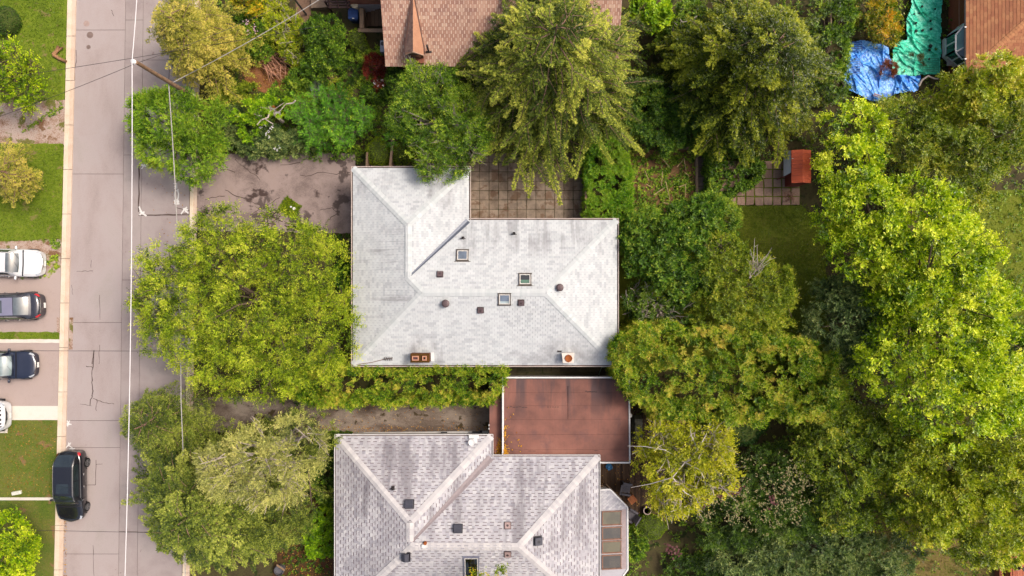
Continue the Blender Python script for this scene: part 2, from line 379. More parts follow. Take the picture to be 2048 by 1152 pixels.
# ---- west side: lawns, gravel, drives
LX = -260
def west(y0, y1, y0b=None, y1b=None, gap=17.8):
    y0b = y0 if y0b is None else y0b; y1b = y1 if y1b is None else y1b
    return [(LX,y0),(kx(y0b)-gap,y0b),(kx(y1b)-gap,y1b),(LX,y1)][::-1]
sheet('lawn', west(-500, 216, -500, 200), 0, .10, lawn_green, amp=1.5, step=9)
sheet('gravel_drive', west(205, 286, 200, 290), 0, .09, gravel_m, amp=1.5, step=9)
sheet('lawn', west(283, 490, 288, 478), 0, .104, lawn_green, amp=1.8, step=8)
sheet('gravel_drive', west(484, 572, 478, 540), 0, .086, gravel_m, amp=1.6, step=8)
sheet('concrete_drive', west(556, 666, 536, 666), 0, .094, pebble)
sheet('lawn_strip', west(664, 683), 0, .11, lawn_green, amp=1.0, step=7)
sheet('white_edging', [(LX,678.5),(119,678.5),(119,686),(LX,686)][::-1], 0, .13, white_conc, amp=.35, step=7)
sheet('concrete_drive', west(686, 812), 0, .092, pebble)
sheet('path', [(LX,812),(118,812),(117,840),(LX,840)][::-1], 0, .115, white_conc)
sheet('path', [(0,848),(15,848),(15,866),(0,866)][::-1], 0, .118, white_conc)
sheet('lawn', west(840, 996), 0, .10, lawn_dry)
sheet('lawn', west(1000, 1700), 0, .101, lawn_dry)
sheet('white_edging', [(-60,995),(109,995),(109,1000.5),(-60,1000.5)][::-1], 0, .125, white_conc)
# low wooden edging by the drive
b = MB(); c = W(116.5,650,.1); b.rbox((c.x,c.y,.095), M2(5), M2(30), .03); b.build('drain_strip', gravel_m)['kind'] = 'structure'
# ---- east side drives and grounds
sheet('driveway', [(388,330),(430,308),(560,304),(710,306),(712,466),(640,466),(395,462)][::-1], 0, .05, asphalt_old, amp=1.2, step=14)
sheet('driveway', [(362,798),(560,790),(1010,786),(1010,868),(560,868),(362,862)][::-1], 0, .045, asphalt_wet, amp=1.0, step=14)
cr = MB()
for pts in [wig((420,330),(470,345),6,3), wig((470,318),(520,360),8,3), wig((640,420),(665,415),5,1.5)+wig((665,415),(676,427),4,2), wig((450,380),(520,410),8,3), wig((560,330),(600,325),5,2), wig((676,427),(655,440),5,2), wig((600,350),(700,345),8,3), wig((500,430),(560,395),8,3), wig((410,400),(450,392),6,3)]:
    strip(cr, pts, .05, .056, .3)
o = cr.build('driveway_crack', crack_m); o['kind'] = 'structure'
sheet('lawn', [(1440,408),(1600,405),(1650,460),(1660,700),(1560,740),(1230,740),(1236,640),(1236,470),(1400,440)][::-1], 0, .02, lawn_shade, amp=2, step=14)
sheet('lawn', [(1900,380),(2300,380),(2300,760),(2000,760),(1900,600)][::-1], 0, .022, lawn_shade, amp=2, step=16)
sheet('lawn', [(1740,980),(2060,980),(2060,1180),(2000,1400),(1760,1400),(1730,1100)][::-1], 0, .024, ground_mat('dry_back_lawn', [P(96,98,34),P(122,112,56),P(136,112,70),P(104,118,34)], .7, 12, .4), amp=2, step=14)
sheet('garden_path', [(480,105),(520,60),(560,125),(590,150),(600,185),(560,200),(500,175),(478,135)][::-1], 0, .03, mulch, amp=2, step=10)
sheet('garden_bed', [(430,-40),(770,-40),(775,330),(430,318)][::-1], 0, .012, soil)
sheet('garden_bed', [(1250,300),(1392,300),(1392,440),(1250,440)][::-1], 0, .18, ground_mat('weedy_bed', [P(84,66,44),P(124,92,62),P(150,112,76),P(86,94,34)], 1.4, 10, .5, spots=[(2.4,.57,P(72,92,26),(1,1,1))]), amp=.8, step=10)
sheet('garden_bed', [(560,1000),(668,1000),(668,1200),(540,1200)][::-1], 0, .014, ground_mat('leaf_litter', [P(58,36,24),P(90,56,38),P(74,64,28),P(130,84,50)], 1.0, 16, .6))
# paving, each slab on its own
def paving(name, x0, x1, y0, y1, nx, ny, z, mat, jit=.25, gap=.9, skip=lambda i,j: False, bm=None, skew=0.0):
    b = MB(); b.prism([WX(x0,y0,z-.03),WX(x1,y0,z-.03),WX(x1,y1,z-.03),WX(x0,y1,z-.03)][::-1], 0, z-.03); base = b.build(name, bm or soil); base['kind'] = 'structure'
    for j in range(ny):
        for i in range(nx):
            if skip(i,j): continue
            ax = x0+(x1-x0)*i/nx; bx = x0+(x1-x0)*(i+1)/nx; ay = y0+(y1-y0)*j/ny; by = y0+(y1-y0)*(j+1)/ny
            q = gap/2; m = MB(); dz = rng.uniform(-.006,.006)
            r = lambda: rng.uniform(-jit,jit)
            m.prism([WX(ax+q+r(),ay+q+r(),z),WX(bx-q+r(),ay+q+r(),z),WX(bx-q+r(),by-q+r(),z),WX(ax+q+r(),by-q+r(),z)][::-1], z-.03, z+dz, bev=.006)
            m.build('slab', mat, base)
    return base
paving('patio', 922, 1184, 306, 456, 14, 8, .07, slab_m)
paving('patio', 1437, 1600, 321, 411, 9, 5, .05, slab_p, jit=.9, gap=2.2, bm=lawn_shade)
paving('path', 1393, 1420, 296, 468, 1, 9, .06, slab_m)
paving('side_path', 1000, 1240, 726, 765, 14, 2, .04, slab_d, jit=.7, gap=1.6)
paving('side_path', 695, 712, 466, 640, 1, 7, .05, slab_m, jit=.3, gap=1.4)
paving('garden_path', 695, 712, 120, 250, 1, 5, .035, slab_d, jit=2.0, gap=6)
def boards(name, x0, x1, y0, y1, n, z, mat, vert=True, gap=.02, root=None, lab=None):
    a = W(x0,y0,z); c = W(x1,y1,z); xa,xb = a.x,c.x; ya,yb = c.y,a.y
    t = root or empty(name, ((xa+xb)/2,(ya+yb)/2,0), 0, lab, 'deck')
    for i in range(n):
        m = MB(); dz = rng.uniform(-.004,.004)
        if vert:
            s=(xb-xa)/n; m.box(xa+i*s+gap/2, xa+(i+1)*s-gap/2, ya, yb, z-.03, z+dz)
        else:
            s=(yb-ya)/n; m.box(xa, xb, ya+i*s+gap/2, ya+(i+1)*s-gap/2, z-.03, z+dz)
        m.build('board', mat, t)
    m = MB()
    for k in range(4):
        yy = ya+(yb-ya)*(k+.5)/4; xx = xa+(xb-xa)*(k+.5)/4
        if vert: m.box(xa+.05, xb-.05, yy-.04, yy+.04, 0, z-.032)
        else: m.box(xx-.04, xx+.04, ya+.05, yb-.05, 0, z-.032)
    m.build('joist', mat, t)
    return t
deck = boards('deck', 1196, 1330, 806, 1062, 30, .40, deck_m, lab='dark weathered wooden deck beside the red flat roof and sunroom')
deck2 = boards('deck', 1332, 1400, 806, 900, 15, .32, deck_m, lab='dark strip of wooden decking below the cedar hedge, right of the pale bench')
# ------------------------------------------------------------------ houses
def ridge_dirt(boxes, base=.10, dark=P(112,106,112)):
    """weather streaks: noise pulled out along the slope, heavier inside given parts of the roof (world metres)"""
    def f(nt, c):
        g = nt.nodes.new('ShaderNodeNewGeometry'); sp = nt.nodes.new('ShaderNodeSeparateXYZ'); nt.links.new(g.outputs['Position'], sp.inputs[0])
        for (x0,x1,y0,y1,sx,sy,st,th) in boxes:
            n1 = noise(nt, wpos(nt, (sx,sy,.2)), 1.0, 5, .6, .25); k = mapr(nt, n1, th, th+.16, 0, st)
            for s, a, b_, i in ((x0,x1,1.2,0),(y0,y1,1.2,1)):
                up = mapr(nt, sp.outputs[i], s-b_*.5, s+b_*.5); dn = mapr(nt, sp.outputs[i], a-b_*.5, a+b_*.5, 1, 0)
                k = math_(nt, 'MULTIPLY', k, math_(nt, 'MULTIPLY', up, dn))
            c = mix(nt, k, c, dark)
        n2 = noise(nt, wpos(nt), .8, 6, .65); c = mix(nt, mapr(nt, n2, .42, .72, 0, base), c, dark)
        return c
    return f
def shingle_mesh(wd, ex, t, strip_=0.0):
    me = bpy.data.meshes.new('shingle'); o = .02
    vs = [(.004,0,0),(wd-.004,0,0),(wd-.004,0,t),(.004,0,t),(.004,ex+o,.001),(wd-.004,ex+o,.001)]
    me.from_pydata(vs, [], [(3,2,5,4),(0,1,2,3),(0,3,4),(1,5,2)]); return me
class Plane:
    def __init__(s, poly, A, inward, ze, pitch):
        s.A = Vector((A[0],A[1])); s.i = Vector(inward); s.u = Vector((inward[1], -inward[0])); s.ze = ze; s.p = pitch
        s.uv = [((Vector(q)-s.A).dot(s.u), (Vector(q)-s.A).dot(s.i)) for q in poly]
        s.cs = 1/math.sqrt(1+pitch*pitch)
        s.s3 = Vector((s.i.x*s.cs, s.i.y*s.cs, pitch*s.cs)); s.u3 = Vector((s.u.x, s.u.y, 0)); s.n3 = s.u3.cross(s.s3)
        s.vmax = max(v for _, v in s.uv)
    def interval(s, v):
        xs = []; n = len(s.uv); v = min(max(v, 1e-4), s.vmax-1e-4)
        for k in range(n):
            (u0,v0),(u1,v1) = s.uv[k], s.uv[(k+1)%n]
            if (v0-v)*(v1-v) < 0: xs.append(u0+(u1-u0)*(v-v0)/(v1-v0))
        return (min(xs), max(xs)) if len(xs) > 1 else None
    def pt(s, u, v, h=0.0):      # v is horizontal distance from the eave
        q = s.A+s.u*u+s.i*v; return Vector((q.x, q.y, s.ze+s.p*v))+s.n3*h
    def z(s, x, y): return s.ze+s.p*((Vector((x,y))-s.A).dot(s.i))
def lay_roof(name_root, planes, mat, tab=.30, ex=.145, t=.014, near=None, style='tab', strip_mat=None, base_mat=None):
    b = MB()
    for pl in planes:
        top = [pl.pt(u, v, 0) for u, v in pl.uv]; bot = [pl.pt(u, v, -.10) for u, v in pl.uv]; n = len(top)
        b.add(top+bot, [tuple(range(n)), tuple(range(2*n-1, n-1, -1))]+[(i, n+i, n+(i+1)%n, (i+1)%n) for i in range(n)])
    roof = b.build('roof', base_mat or mat, name_root)
    single = []; rest = MB(); strips = MB()
    for pi, pl in enumerate(planes):
        exh = ex*pl.cs; rows = int(pl.vmax/exh)+1
        for r in range(rows):
            v0 = r*exh; v1 = min(v0+exh+.012, pl.vmax-1e-3)
            if v1 <= v0: continue
            I0 = pl.interval(v0+1e-3); I1 = pl.interval(v1)
            if not I0: continue
            if not I1: I1 = ((I0[0]+I0[1])/2,)*2
            lo = min(I0[0],I1[0]); hi = max(I0[1],I1[1])
            u = math.floor(lo/tab)*tab-tab*((r*.5)%1 if style != 'lam' else ((r*.5)%1+.12*((r*7)%5)/5)); 
            k = 0
            while u < hi:
                if style == 'lam': wdt = .235 if k%2 == 0 else .19
                else: wdt = tab
                if style == 'lam': wdt *= rng.uniform(.86,1.14)
                a, c = u, u+wdt-(.014 if style != 'seam' else .03); u += wdt; k += 1
                if c < lo or a > hi: continue
                cl = lambda x, I: min(max(x, I[0]), I[1])
                a0,c0,a1,c1 = cl(a,I0),cl(c,I0),cl(a,I1),cl(c,I1)
                if c0-a0 < 1e-3 and c1-a1 < 1e-3: continue
                th = t*(1.0 if style != 'lam' else (1.5 if k%2 else .7))*rng.uniform(.9,1.1)
                whole = (a0 == a and c0 == c and a1 == a and c1 == c)
                tn = rng.random()*.985+.005
                if whole and style != 'lam': single.append((pl, a, v0, th, tn, wdt)); continue
                if whole and style == 'lam' and k%2: single.append((pl, a, v0, th, tn, c-a))
                else:
                    q = [pl.pt(a0,v0,0),pl.pt(c0,v0,0),pl.pt(c0,v0,th),pl.pt(a0,v0,th),pl.pt(a1,v1,.002),pl.pt(c1,v1,.002)]
                    rest.add(q, [(3,2,5,4),(0,1,2,3),(0,3,4),(1,5,2)], tn)
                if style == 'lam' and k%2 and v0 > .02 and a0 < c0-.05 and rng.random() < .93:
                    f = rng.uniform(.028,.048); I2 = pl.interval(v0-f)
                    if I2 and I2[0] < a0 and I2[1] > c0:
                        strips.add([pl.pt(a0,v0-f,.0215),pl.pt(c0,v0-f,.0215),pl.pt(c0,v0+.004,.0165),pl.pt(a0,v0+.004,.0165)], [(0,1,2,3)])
    near = near or (0, 0)
    single.sort(key=lambda q: (q[0].pt(q[1], q[2]).xy-Vector(near)).length)
    meshes = {}
    for q in single[:300]:
        pl, a, v0, th, tn, wdt = q; key = round((wdt-.01 if style == 'tab' else wdt)*50)
        if key not in meshes:
            wd = (key/50) if style == 'lam' else wdt-(.03 if style == 'seam' else .010)
            me = shingle_mesh(wd, ex, t*1.02 if style != 'lam' else t*1.5); me.materials.append(mat); meshes[key] = me
        o = bpy.data.objects.new('shingle', meshes[key]); col.objects.link(o); o.parent = roof
        M = Matrix((pl.u3, pl.s3, pl.n3)).transposed().to_4x4(); M.translation = pl.pt(a, v0)
        M = world_of(roof).inverted() @ M; l, rr, s_ = M.decompose(); o.location = l; o.rotation_euler = rr.to_euler()
    for pl, a, v0, th, tn, wdt in single[300:]:
        c = a+wdt-(.010 if style == 'tab' else .03 if style == 'seam' else 0); v1 = v0+ex*pl.cs+.012
        rest.add([pl.pt(a,v0,0),pl.pt(c,v0,0),pl.pt(c,v0,th),pl.pt(a,v0,th),pl.pt(a,v1,.002),pl.pt(c,v1,.002)], [(3,2,5,4),(0,1,2,3),(0,3,4),(1,5,2)], tn)
    o = rest.build('shingle_courses', mat, roof); o['kind'] = 'stuff'
    if strips.v: o = strips.build('shingle_printed_band', strip_mat, roof); o['kind'] = 'stuff'  # dark bands printed on the laminated shingles below the raised tabs
    return roof
def caps(roof, p0, p1, mat, wd=.30, ex=.16, drop=.10):
    """hip and ridge cap shingles, one by one, lapped from the low end"""
    d = Vector(p1)-Vector(p0); L = d.length; d.normalize(); sd_ = d.cross(Vector((0,0,1))).normalized(); up = sd_.cross(d)
    me = bpy.data.meshes.new('ridge_cap'); h = wd/2; ln = ex*1.25
    vs = []
    for x, e in ((0, .022), (ln, .010)):
        for y, z in ((-h,-drop*h),(0,0),(h,-drop*h)): vs.append((x, y, z+e+.012))
    for x in (0, ln):
        for y, z in ((-h,-drop*h-.012),(0,-.012),(h,-drop*h-.012)): vs.append((x, y, z))
    me.from_pydata(vs, [], [(0,3,4,1),(1,4,5,2),(0,1,7,6),(1,2,8,7),(0,6,9,3),(2,5,11,8),(3,9,10,4),(4,10,11,5)]); me.materials.append(mat)
    M0 = Matrix((d, -sd_, up)).transposed().to_4x4(); inv = world_of(roof).inverted()
    for k in range(int(L/ex)):
        o = bpy.data.objects.new('ridge_cap', me); col.objects.link(o); o.parent = roof
        M = M0.copy(); M.translation = Vector(p0)+d*(k*ex); M = inv @ M; l, rr, s_ = M.decompose(); o.location = l; o.rotation_euler = rr.to_euler()
def gutter(house, pts, z, mat, inner, closed=False, wd=.11, h=.10, out=1):
    n = len(pts)
    for k in range(n-1):
        a = Vector(pts[k]); c = Vector(pts[k+1]); d = (c-a).normalized(); o_ = Vector((d.y, -d.x))*out
        m = MB(); q = d*.012
        def bar(f0, f1, z0, z1, e0=0.0, e1=0.0):
            P4 = [a+q-d*e0+o_*f0, c-q+d*e1+o_*f0, c-q+d*e1+o_*f1, a+q-d*e0+o_*f1]
            if out < 0: P4 = P4[::-1]
            m.prism([tuple(x) for x in P4][::-1], z0, z1)
        bar(wd-.035, wd, z-h, z+.015, wd, wd if not closed else wd); 
        g = m.build('gutter', mat, house)
        m = MB(); bar(.004, wd-.037, z-h, z-h+.02); m.build('gutter_channel', inner, g)
def lhouse(root, px, ze, pitch, mats, over, style, tab, ex, t, strip_mat=None, near=(0,0), wallm=None, gm=None, gi=None, capw=.3, base_mat=None):
    x0, xw, x1, yN, ym, yS = px
    X = lambda p: W(p,576,ze).x; Y = lambda p: W(1024,p,ze).y
    x0, xw, x1, yN, ym, yS = X(x0), X(xw), X(x1), Y(yN), Y(ym), Y(yS)
    dm = (ym-yS)/2; dw = (xw-x0)/2
    A = [Plane([(x0,yN),(x0+dw,yN-dw),(x0+dw,ym-dw),(x0+dm,ym-dm),(x0,yS)], (x0,yS), (1,0), ze, pitch),
         Plane([(x0,yN),(xw,yN),(x0+dw,yN-dw)], (x0,yN), (0,-1), ze, pitch),
         Plane([(xw,yN),(xw,ym),(x0+dw,ym-dw),(x0+dw,yN-dw)], (xw,ym), (-1,0), ze, pitch),
         Plane([(xw,ym),(x1,ym),(x1-dm,ym-dm),(x0+dm,ym-dm),(x0+dw,ym-dw)], (xw,ym), (0,-1), ze, pitch),
         Plane([(x1,ym),(x1,yS),(x1-dm,yS+dm)], (x1,ym), (-1,0), ze, pitch),
         Plane([(x0,yS),(x1,yS),(x1-dm,yS+dm),(x0+dm,yS+dm)], (x0,yS), (0,1), ze, pitch)]
    roof = lay_roof(root, A, mats, tab, ex, t, near, style, strip_mat, base_mat)
    zr = lambda d: ze+pitch*d+.012
    V = lambda x, y, d: (x, y, zr(d))
    rm, rw = dm, dw
    for p0, p1 in [(V(x0,yN,0),V(x0+dw,yN-dw,dw)),(V(xw,yN,0),V(x0+dw,yN-dw,dw)),(V(x0,yS,0),V(x0+dm,yS+dm,dm)),(V(x1,yS,0),V(x1-dm,yS+dm,dm)),(V(x1,ym,0),V(x1-dm,yS+dm,dm)),
                   (V(x0+dw,yN-dw,dw),V(x0+dw,ym-dw,dw)),(V(x0+dw,ym-dw,dw),V(x0+dm,ym-dm,dm)),(V(x0+dm,ym-dm,dm),V(x1-dm,ym-dm,dm))]:
        caps(roof, p0, p1, MATS[mats.name+'_cap'], capw, ex, .225 if abs(p0[2]-p1[2])>.01 else .31)
    # walls
    ov = over; m = MB()
    m.prism([(x0+ov,yN-ov),(x0+ov,yS+ov),(x1-ov,yS+ov),(x1-ov,ym-ov),(xw-ov,ym-ov),(xw-ov,yN-ov)], 0, ze-.11)
    m.build('wall', wallm, root)
    gutter(root, [(x0,yS),(x0,yN),(xw,yN),(xw,ym),(x1,ym),(x1,yS),(x0,yS)], ze, gm, gi, out=-1)
    return roof, A, (x0,xw,x1,yN,ym,yS,dm,dw)
def roof_h(planes, x, y, ids=None):
    h = [q.z(x, y) for q in planes]
    if ids: return min(h[i] for i in ids), planes[min(ids, key=lambda i: h[i])]
    if len(planes) < 6: i = h.index(min(h)); return h[i], planes[i]
    a = min((0,3,4,5), key=lambda i: h[i]); b_ = min((0,1,2), key=lambda i: h[i]); i = a if h[a] > h[b_] else b_
    return h[i], planes[i]
def on(planes, px, py, ids=None):
    """world point of a picture point on a roof"""
    z = 3.6
    for _ in range(5):
        p = W(px, py, z); z = roof_h(planes, p.x, p.y, ids)[0]
    return Vector((p.x, p.y, z))

# --- main house with pale roof
pale_cols = [P(230,233,235), P(223,227,229), P(231,234,236), P(213,218,220), P(229,232,233), P(204,208,211), P(234,237,238)]
roof_pale = piece_mat('pale_shingle', pale_cols, grain=.10, gs=40, stain=ridge_dirt([
    (-3.4,5.8,2.2,4.6,1.6,.22,.42,.46),(-10.2,-6.3,-2.2,3.6,.22,2.4,.5,.55),(-6.6,-4.0,-4.6,-3.2,1.4,.3,.5,.45),(-9.8,6.4,-5.0,-3.7,.5,.6,.35,.5),(-9.5,-3.2,4.8,7.6,.9,.3,.45,.52),(2,5,-4.8,-3.4,1.2,.4,.5,.45)], .14))
piece_mat('pale_shingle_cap', [P(226,229,230), P(212,218,218), P(220,224,225), P(232,235,235)], grain=.08, gs=40)
gut_pink = flat_mat('cream_gutter', P(228,208,196), .5); gut_in = flat_mat('dirty_gutter', P(112,84,70), .8, var=.4, scale=3)
brick_flat = ground_mat('brown_brick_wall', [P(96,60,44), P(130,80,58), P(150,98,74)], 2, 14, .6, stretch=(1,1,4))
H1 = empty('house', (W(970,560).x, W(970,560).y, 0), 0, 'bungalow with pale grey hipped roof in the middle of the photo', 'house')
roof1, PL1, D1 = lhouse(H1, (706,938,1234,336,440,730), 3.0, .33, roof_pale, .35, 'tab', .31, .150, .017, near=(1.2,-1.0), wallm=brick_flat, gm=gut_pink, gi=gut_in, capw=.42, base_mat=flat_mat('shingle_joint', P(150,148,148), .9))
# valley flashing
steel = flat_mat('valley_flashing_steel', P(112,118,132), .45, .3, var=.1)
def valley(roof, A, C, w0, w1, mat, name='valley_flashing'):
    m = MB(); A = Vector(A); C = Vector(C); d = C-A; n = Vector((-d.y, d.x, 0)).normalized()
    m.add([A+n*w0+Vector((0,0,.03+w0*.28)), A+Vector((0,0,.024)), A-n*w0+Vector((0,0,.03+w0*.28)), C+n*w1+Vector((0,0,.03+w1*.28)), C+Vector((0,0,.024)), C-n*w1+Vector((0,0,.03+w1*.28))],
          [(0,1,4,3),(1,2,5,4)]); return m.build(name, mat, roof)
x0,xw,x1,yN,ym,yS,dm,dw = D1
valley(roof1, (xw-.05,ym-.05,3.0+.33*.05), (x0+dw+.12,ym-dw+.12,3.0+.33*(dw-.12)), .17, .05, steel)
vent_m = flat_mat('brown_vent_metal', P(84,68,70), .5, .2, var=.15); vent_m2 = flat_mat('brown_vent_top', P(112,92,94), .5, .2)
black_v = flat_mat('black_plastic', P(52,50,58), .5); black_v2 = flat_mat('black_plastic_top', P(76,76,88), .45)
pink_v = flat_mat('faded_vent_metal', P(184,158,154), .5, .2); blackp = flat_mat('black_rubber_pipe', P(48,40,42), .6); white_m = flat_mat('white_metal', P(250,248,246), .45, var=.05)
def frame_on(pl, p):    # matrix of a roof plane at p
    M = Matrix((pl.u3, pl.s3, pl.n3)).transposed().to_4x4(); M.translation = p; return M
def plane_at(planes, p): return roof_h(planes, p.x, p.y)[1]
def xf(m, M): m.v = [tuple(M @ Vector(v)) for v in m.v]; return m
def box_vent(house, planes, px, py, s, m1, m2, lab, ids=None, h=.16, hood=False):
    p = on(planes, px, py, ids); pl = plane_at(planes, p); M = frame_on(pl, p)
    m = MB(); m.rbox((0,0,.012), s*1.25, s*1.2, .022, bev=.01); base = xf(m, M).build('roof_vent', m1, house); tag(base, lab)
    m = MB(); m.prism([(-s*.42,-s*.42),(s*.42,-s*.42),(s*.42,s*.42),(-s*.42,s*.42)], .035, h*.7); xf(m, M).build('throat', m1, base)
    m = MB(); m.prism([(-s*.52,-s*.54),(s*.52,-s*.54),(s*.52,s*.52),(-s*.52,s*.52)], h*.7, h, bev=.035); xf(m, M).build('cap', m2, base)
    if hood:
        m = MB(); m.add([(-s*.5,-s*.5,h),(s*.5,-s*.5,h),(s*.5,s*.1,h+.09),(-s*.5,s*.1,h+.09),(s*.5,s*.5,h),(-s*.5,s*.5,h)], [(0,1,2,3),(3,2,4,5),(1,4,2),(0,3,5)]); xf(m, M).build('hood', m2, base)
    else:
        m = MB(); m.lathe((0,0,h), [(s*.2,0),(s*.2,.012),(s*.14,.014),(s*.13,.004)], 12); xf(m, M).build('ring', m1, base)
def round_vent(house, planes, px, py, r, lab):
    p = on(planes, px, py); pl = plane_at(planes, p); M = frame_on(pl, p)
    m = MB(); m.rbox((-.04,0,.012), r*1.5, r*1.5, .022, bev=.01); base = xf(m, M).build('roof_vent', vent_m, house); tag(base, lab)
    m = MB(); m.lathe((p.x,p.y,p.z), [(r*.7,.0),(r*.7,.2)], 20); m.build('throat', vent_m, base)
    m = MB(); m.lathe((p.x,p.y,p.z+.2), [(r*.8,0),(r*1.0,.03),(r*1.02,.08),(r*.9,.13),(r*.62,.16),(r*.6,.175),(r*.45,.18),(r*.4,.17),(r*.2,.175),(r*.15,.19),(.01,.19)], 24); m.build('cap', vent_m2, base, smooth=False)
def pipe_vent(house, planes, px, py, lab, h=.35, mat=None, boot=.3, tilt=0):
    p = on(planes, px, py); pl = plane_at(planes, p); M = frame_on(pl, p); mat = mat or blackp
    m = MB(); m.rbox((0,.06,.014), boot*1.1, .035, .03); m.rbox((0,0,.012), boot*.5, boot*.6, .02); base = xf(m, M).build('pipe_vent', mat, house); tag(base, lab)
    m = MB(); m.lathe((p.x,p.y,p.z), [(.10,.0),(.075,.08),(.065,.1),(.065,h),(.05,h),(.05,h-.1)], 14); m.build('pipe', mat, base)
for a in [(880,549,.33,'brown box vent left of the main ridge'),(961,620,.33,'brown box vent nearest the left round vent'),(1042,605,.33,'brown box vent right beside the lower skylight')]:
    box_vent(H1, PL1, a[0], a[1], a[2], vent_m, vent_m2, a[3])
round_vent(H1, PL1, 892, 607, .235, 'left one of two round brown vents'); round_vent(H1, PL1, 1119, 575, .225, 'round brown vent at the right ridge end')
pipe_vent(H1, PL1, 926, 476, 'black vent pipe beside the valley'); pipe_vent(H1, PL1, 1028, 467, 'black vent pipe near the patio gutter')
fr_m = flat_mat('skylight_frame_brown', P(110,98,88), .5, .2); cream = flat_mat('skylight_kerb_cream', P(240,234,226), .5)
g_grey = glass_mat('grey_skylight_glass', P(132,146,164)); g_green = glass_mat('green_skylight_glass', P(96,140,112)); g_dark = glass_mat('dark_glass', P(32,34,28))
def skylight(house, planes, px, py, w_, h_, gm, lab, blind=None, ids=None, fm=None):
    fm = fm or fr_m
    p = on(planes, px, py, ids); pl = plane_at(planes, p); M = frame_on(pl, p); b_ = .045
    m = MB(); 
    m.box(-w_/2-.06,w_/2+.06,-h_/2-.05,-h_/2+b_-.05,0.016,.10); m.box(-w_/2-.06,w_/2+.06,h_/2-b_+.05,h_/2+.05,0.016,.10)
    m.box(-w_/2-.03,-w_/2+b_-.03,-h_/2,h_/2,.016,.098); m.box(w_/2-b_+.03,w_/2+.03,-h_/2,h_/2,.016,.098)
    m.box(-w_/2-.16,w_/2+.16,h_/2+.055,h_/2+.085,.014,.03)
    fo = xf(m, M).build('skylight', fm, house); tag(fo, lab)
    iw, ih = w_/2-b_*.6, h_/2-b_*.6; e = .05
    m = MB(); m.box(-iw,iw,-ih,-ih+e,.02,.085); m.box(-iw,iw,ih-e,ih,.02,.085); m.box(-iw,-iw+e,-ih+e,ih-e,.02,.084); m.box(iw-e,iw,-ih+e,ih-e,.02,.084); xf(m, M).build('frame', cream, fo)
    m = MB(); m.box(-iw+e,iw-e,-ih+e,ih-e,.03,.06); xf(m, M).build('pane', gm, fo)
    if blind:
        f0, f1, bm = blind; m = MB(); m.box(-iw+e,iw-e,-ih+e+(2*ih-2*e)*f0,-ih+e+(2*ih-2*e)*f1,.0605,.064); xf(m, M).build('blind', bm, fo)
skylight(H1, PL1, 925, 511, .68, .66, g_grey, 'grey skylight beside the valley flashing')
skylight(H1, PL1, 1050, 559, .70, .68, g_green, 'green skylight with a half drawn dark blind', (.02,.02+.55,g_dark))
skylight(H1, PL1, 1009, 598, .70, .68, g_grey, 'grey skylight with pale blind strip, below the ridge', (.0,.25,glass_mat('pale_blind', P(206,222,224))))
# chimneys
def chimney(house, planes, px, py, sx, sy, h, mat, topm, lab, ids=None):
    z = 4.2
    for _ in range(5): p = W(px, py, z); zr_ = min(q.z(p.x,p.y) for q in planes if q.z(p.x,p.y) > 0); z = zr_+h
    m = MB(); m.box(p.x-sx/2,p.x+sx/2,p.y-sy/2,p.y+sy/2,zr_-.3,z); c = m.build('chimney', mat, house); tag(c, lab); return p, z, c
rust = ground_mat('rusty_chimney_crown', [P(84,52,16), P(112,72,24), P(70,50,18), P(128,88,40)], 3, 20, .5)
ph = [PL1[5]]
p, z, c = chimney(H1, ph, 840, 716, 1.12, .52, .75, brick_flat, rust, 'wide rust brown chimney with two square flues')
m = MB(); m.rbox((p.x,p.y,z), 1.16, .56, .06, bev=.02); m.build('crown', rust, c)
clay = flat_mat('clay_flue', P(222,160,128), .7); soot = flat_mat('flue_soot', P(40,20,22), .9); soot2 = flat_mat('flue_cover', P(92,56,62), .8)
def flue(c, x, y, z, sx, sy, hole, name='flue'):
    m = MB(); t = .055
    m.box(x-sx/2,x+sx/2,y-sy/2,y-sy/2+t,z,z+.14); m.box(x-sx/2,x+sx/2,y+sy/2-t,y+sy/2,z,z+.14); m.box(x-sx/2,x-sx/2+t,y-sy/2+t,y+sy/2-t,z,z+.139); m.box(x+sx/2-t,x+sx/2,y-sy/2+t,y+sy/2-t,z,z+.139)
    m.build(name, clay, c); m = MB(); m.box(x-sx/2+t,x+sx/2-t,y-sy/2+t,y+sy/2-t,z,z+.05); m.build('flue_opening', hole, c)
flue(c, p.x-.26, p.y, z+.06, .40, .27, soot2); flue(c, p.x+.29, p.y, z+.06, .26, .27, soot)
m = MB(); m.box(p.x+.59,p.x+.80,p.y-.25,p.y+.29,z-.62,z-.56); m.build('flashing', white_m, c)
white_ch = flat_mat('white_chimney_render', P(246,232,220), .7, var=.08, scale=4)
p, z, c = chimney(H1, ph, 1137, 716, .66, .58, .6, white_ch, rust, 'small white rendered chimney with a rusty orange top')
m = MB(); m.prism([(p.x-.42,p.y+.31),(p.x+.36,p.y+.31),(p.x+.30,p.y-.30),(p.x-.34,p.y-.30)][::-1], z, z+.05); m.build('crown', white_ch, c)
orange = ground_mat('orange_rust', [P(120,64,26), P(176,96,48), P(206,136,84)], 5, 30, .5)
m = MB(); m.lathe((p.x,p.y-.02,z+.05), [(.24,0),(.24,.05),(.2,.07),(.19,.02)], 8); m.build('flue', orange, c)
m = MB(); m.disc((p.x,p.y-.02,z+.051), .185, .02, 8); m.build('flue_opening', orange, c)
m = MB(); m.rbox((p.x-.52,p.y+.36,z-.5), .28,.11,.05); m.build('flashing', blackp, c)
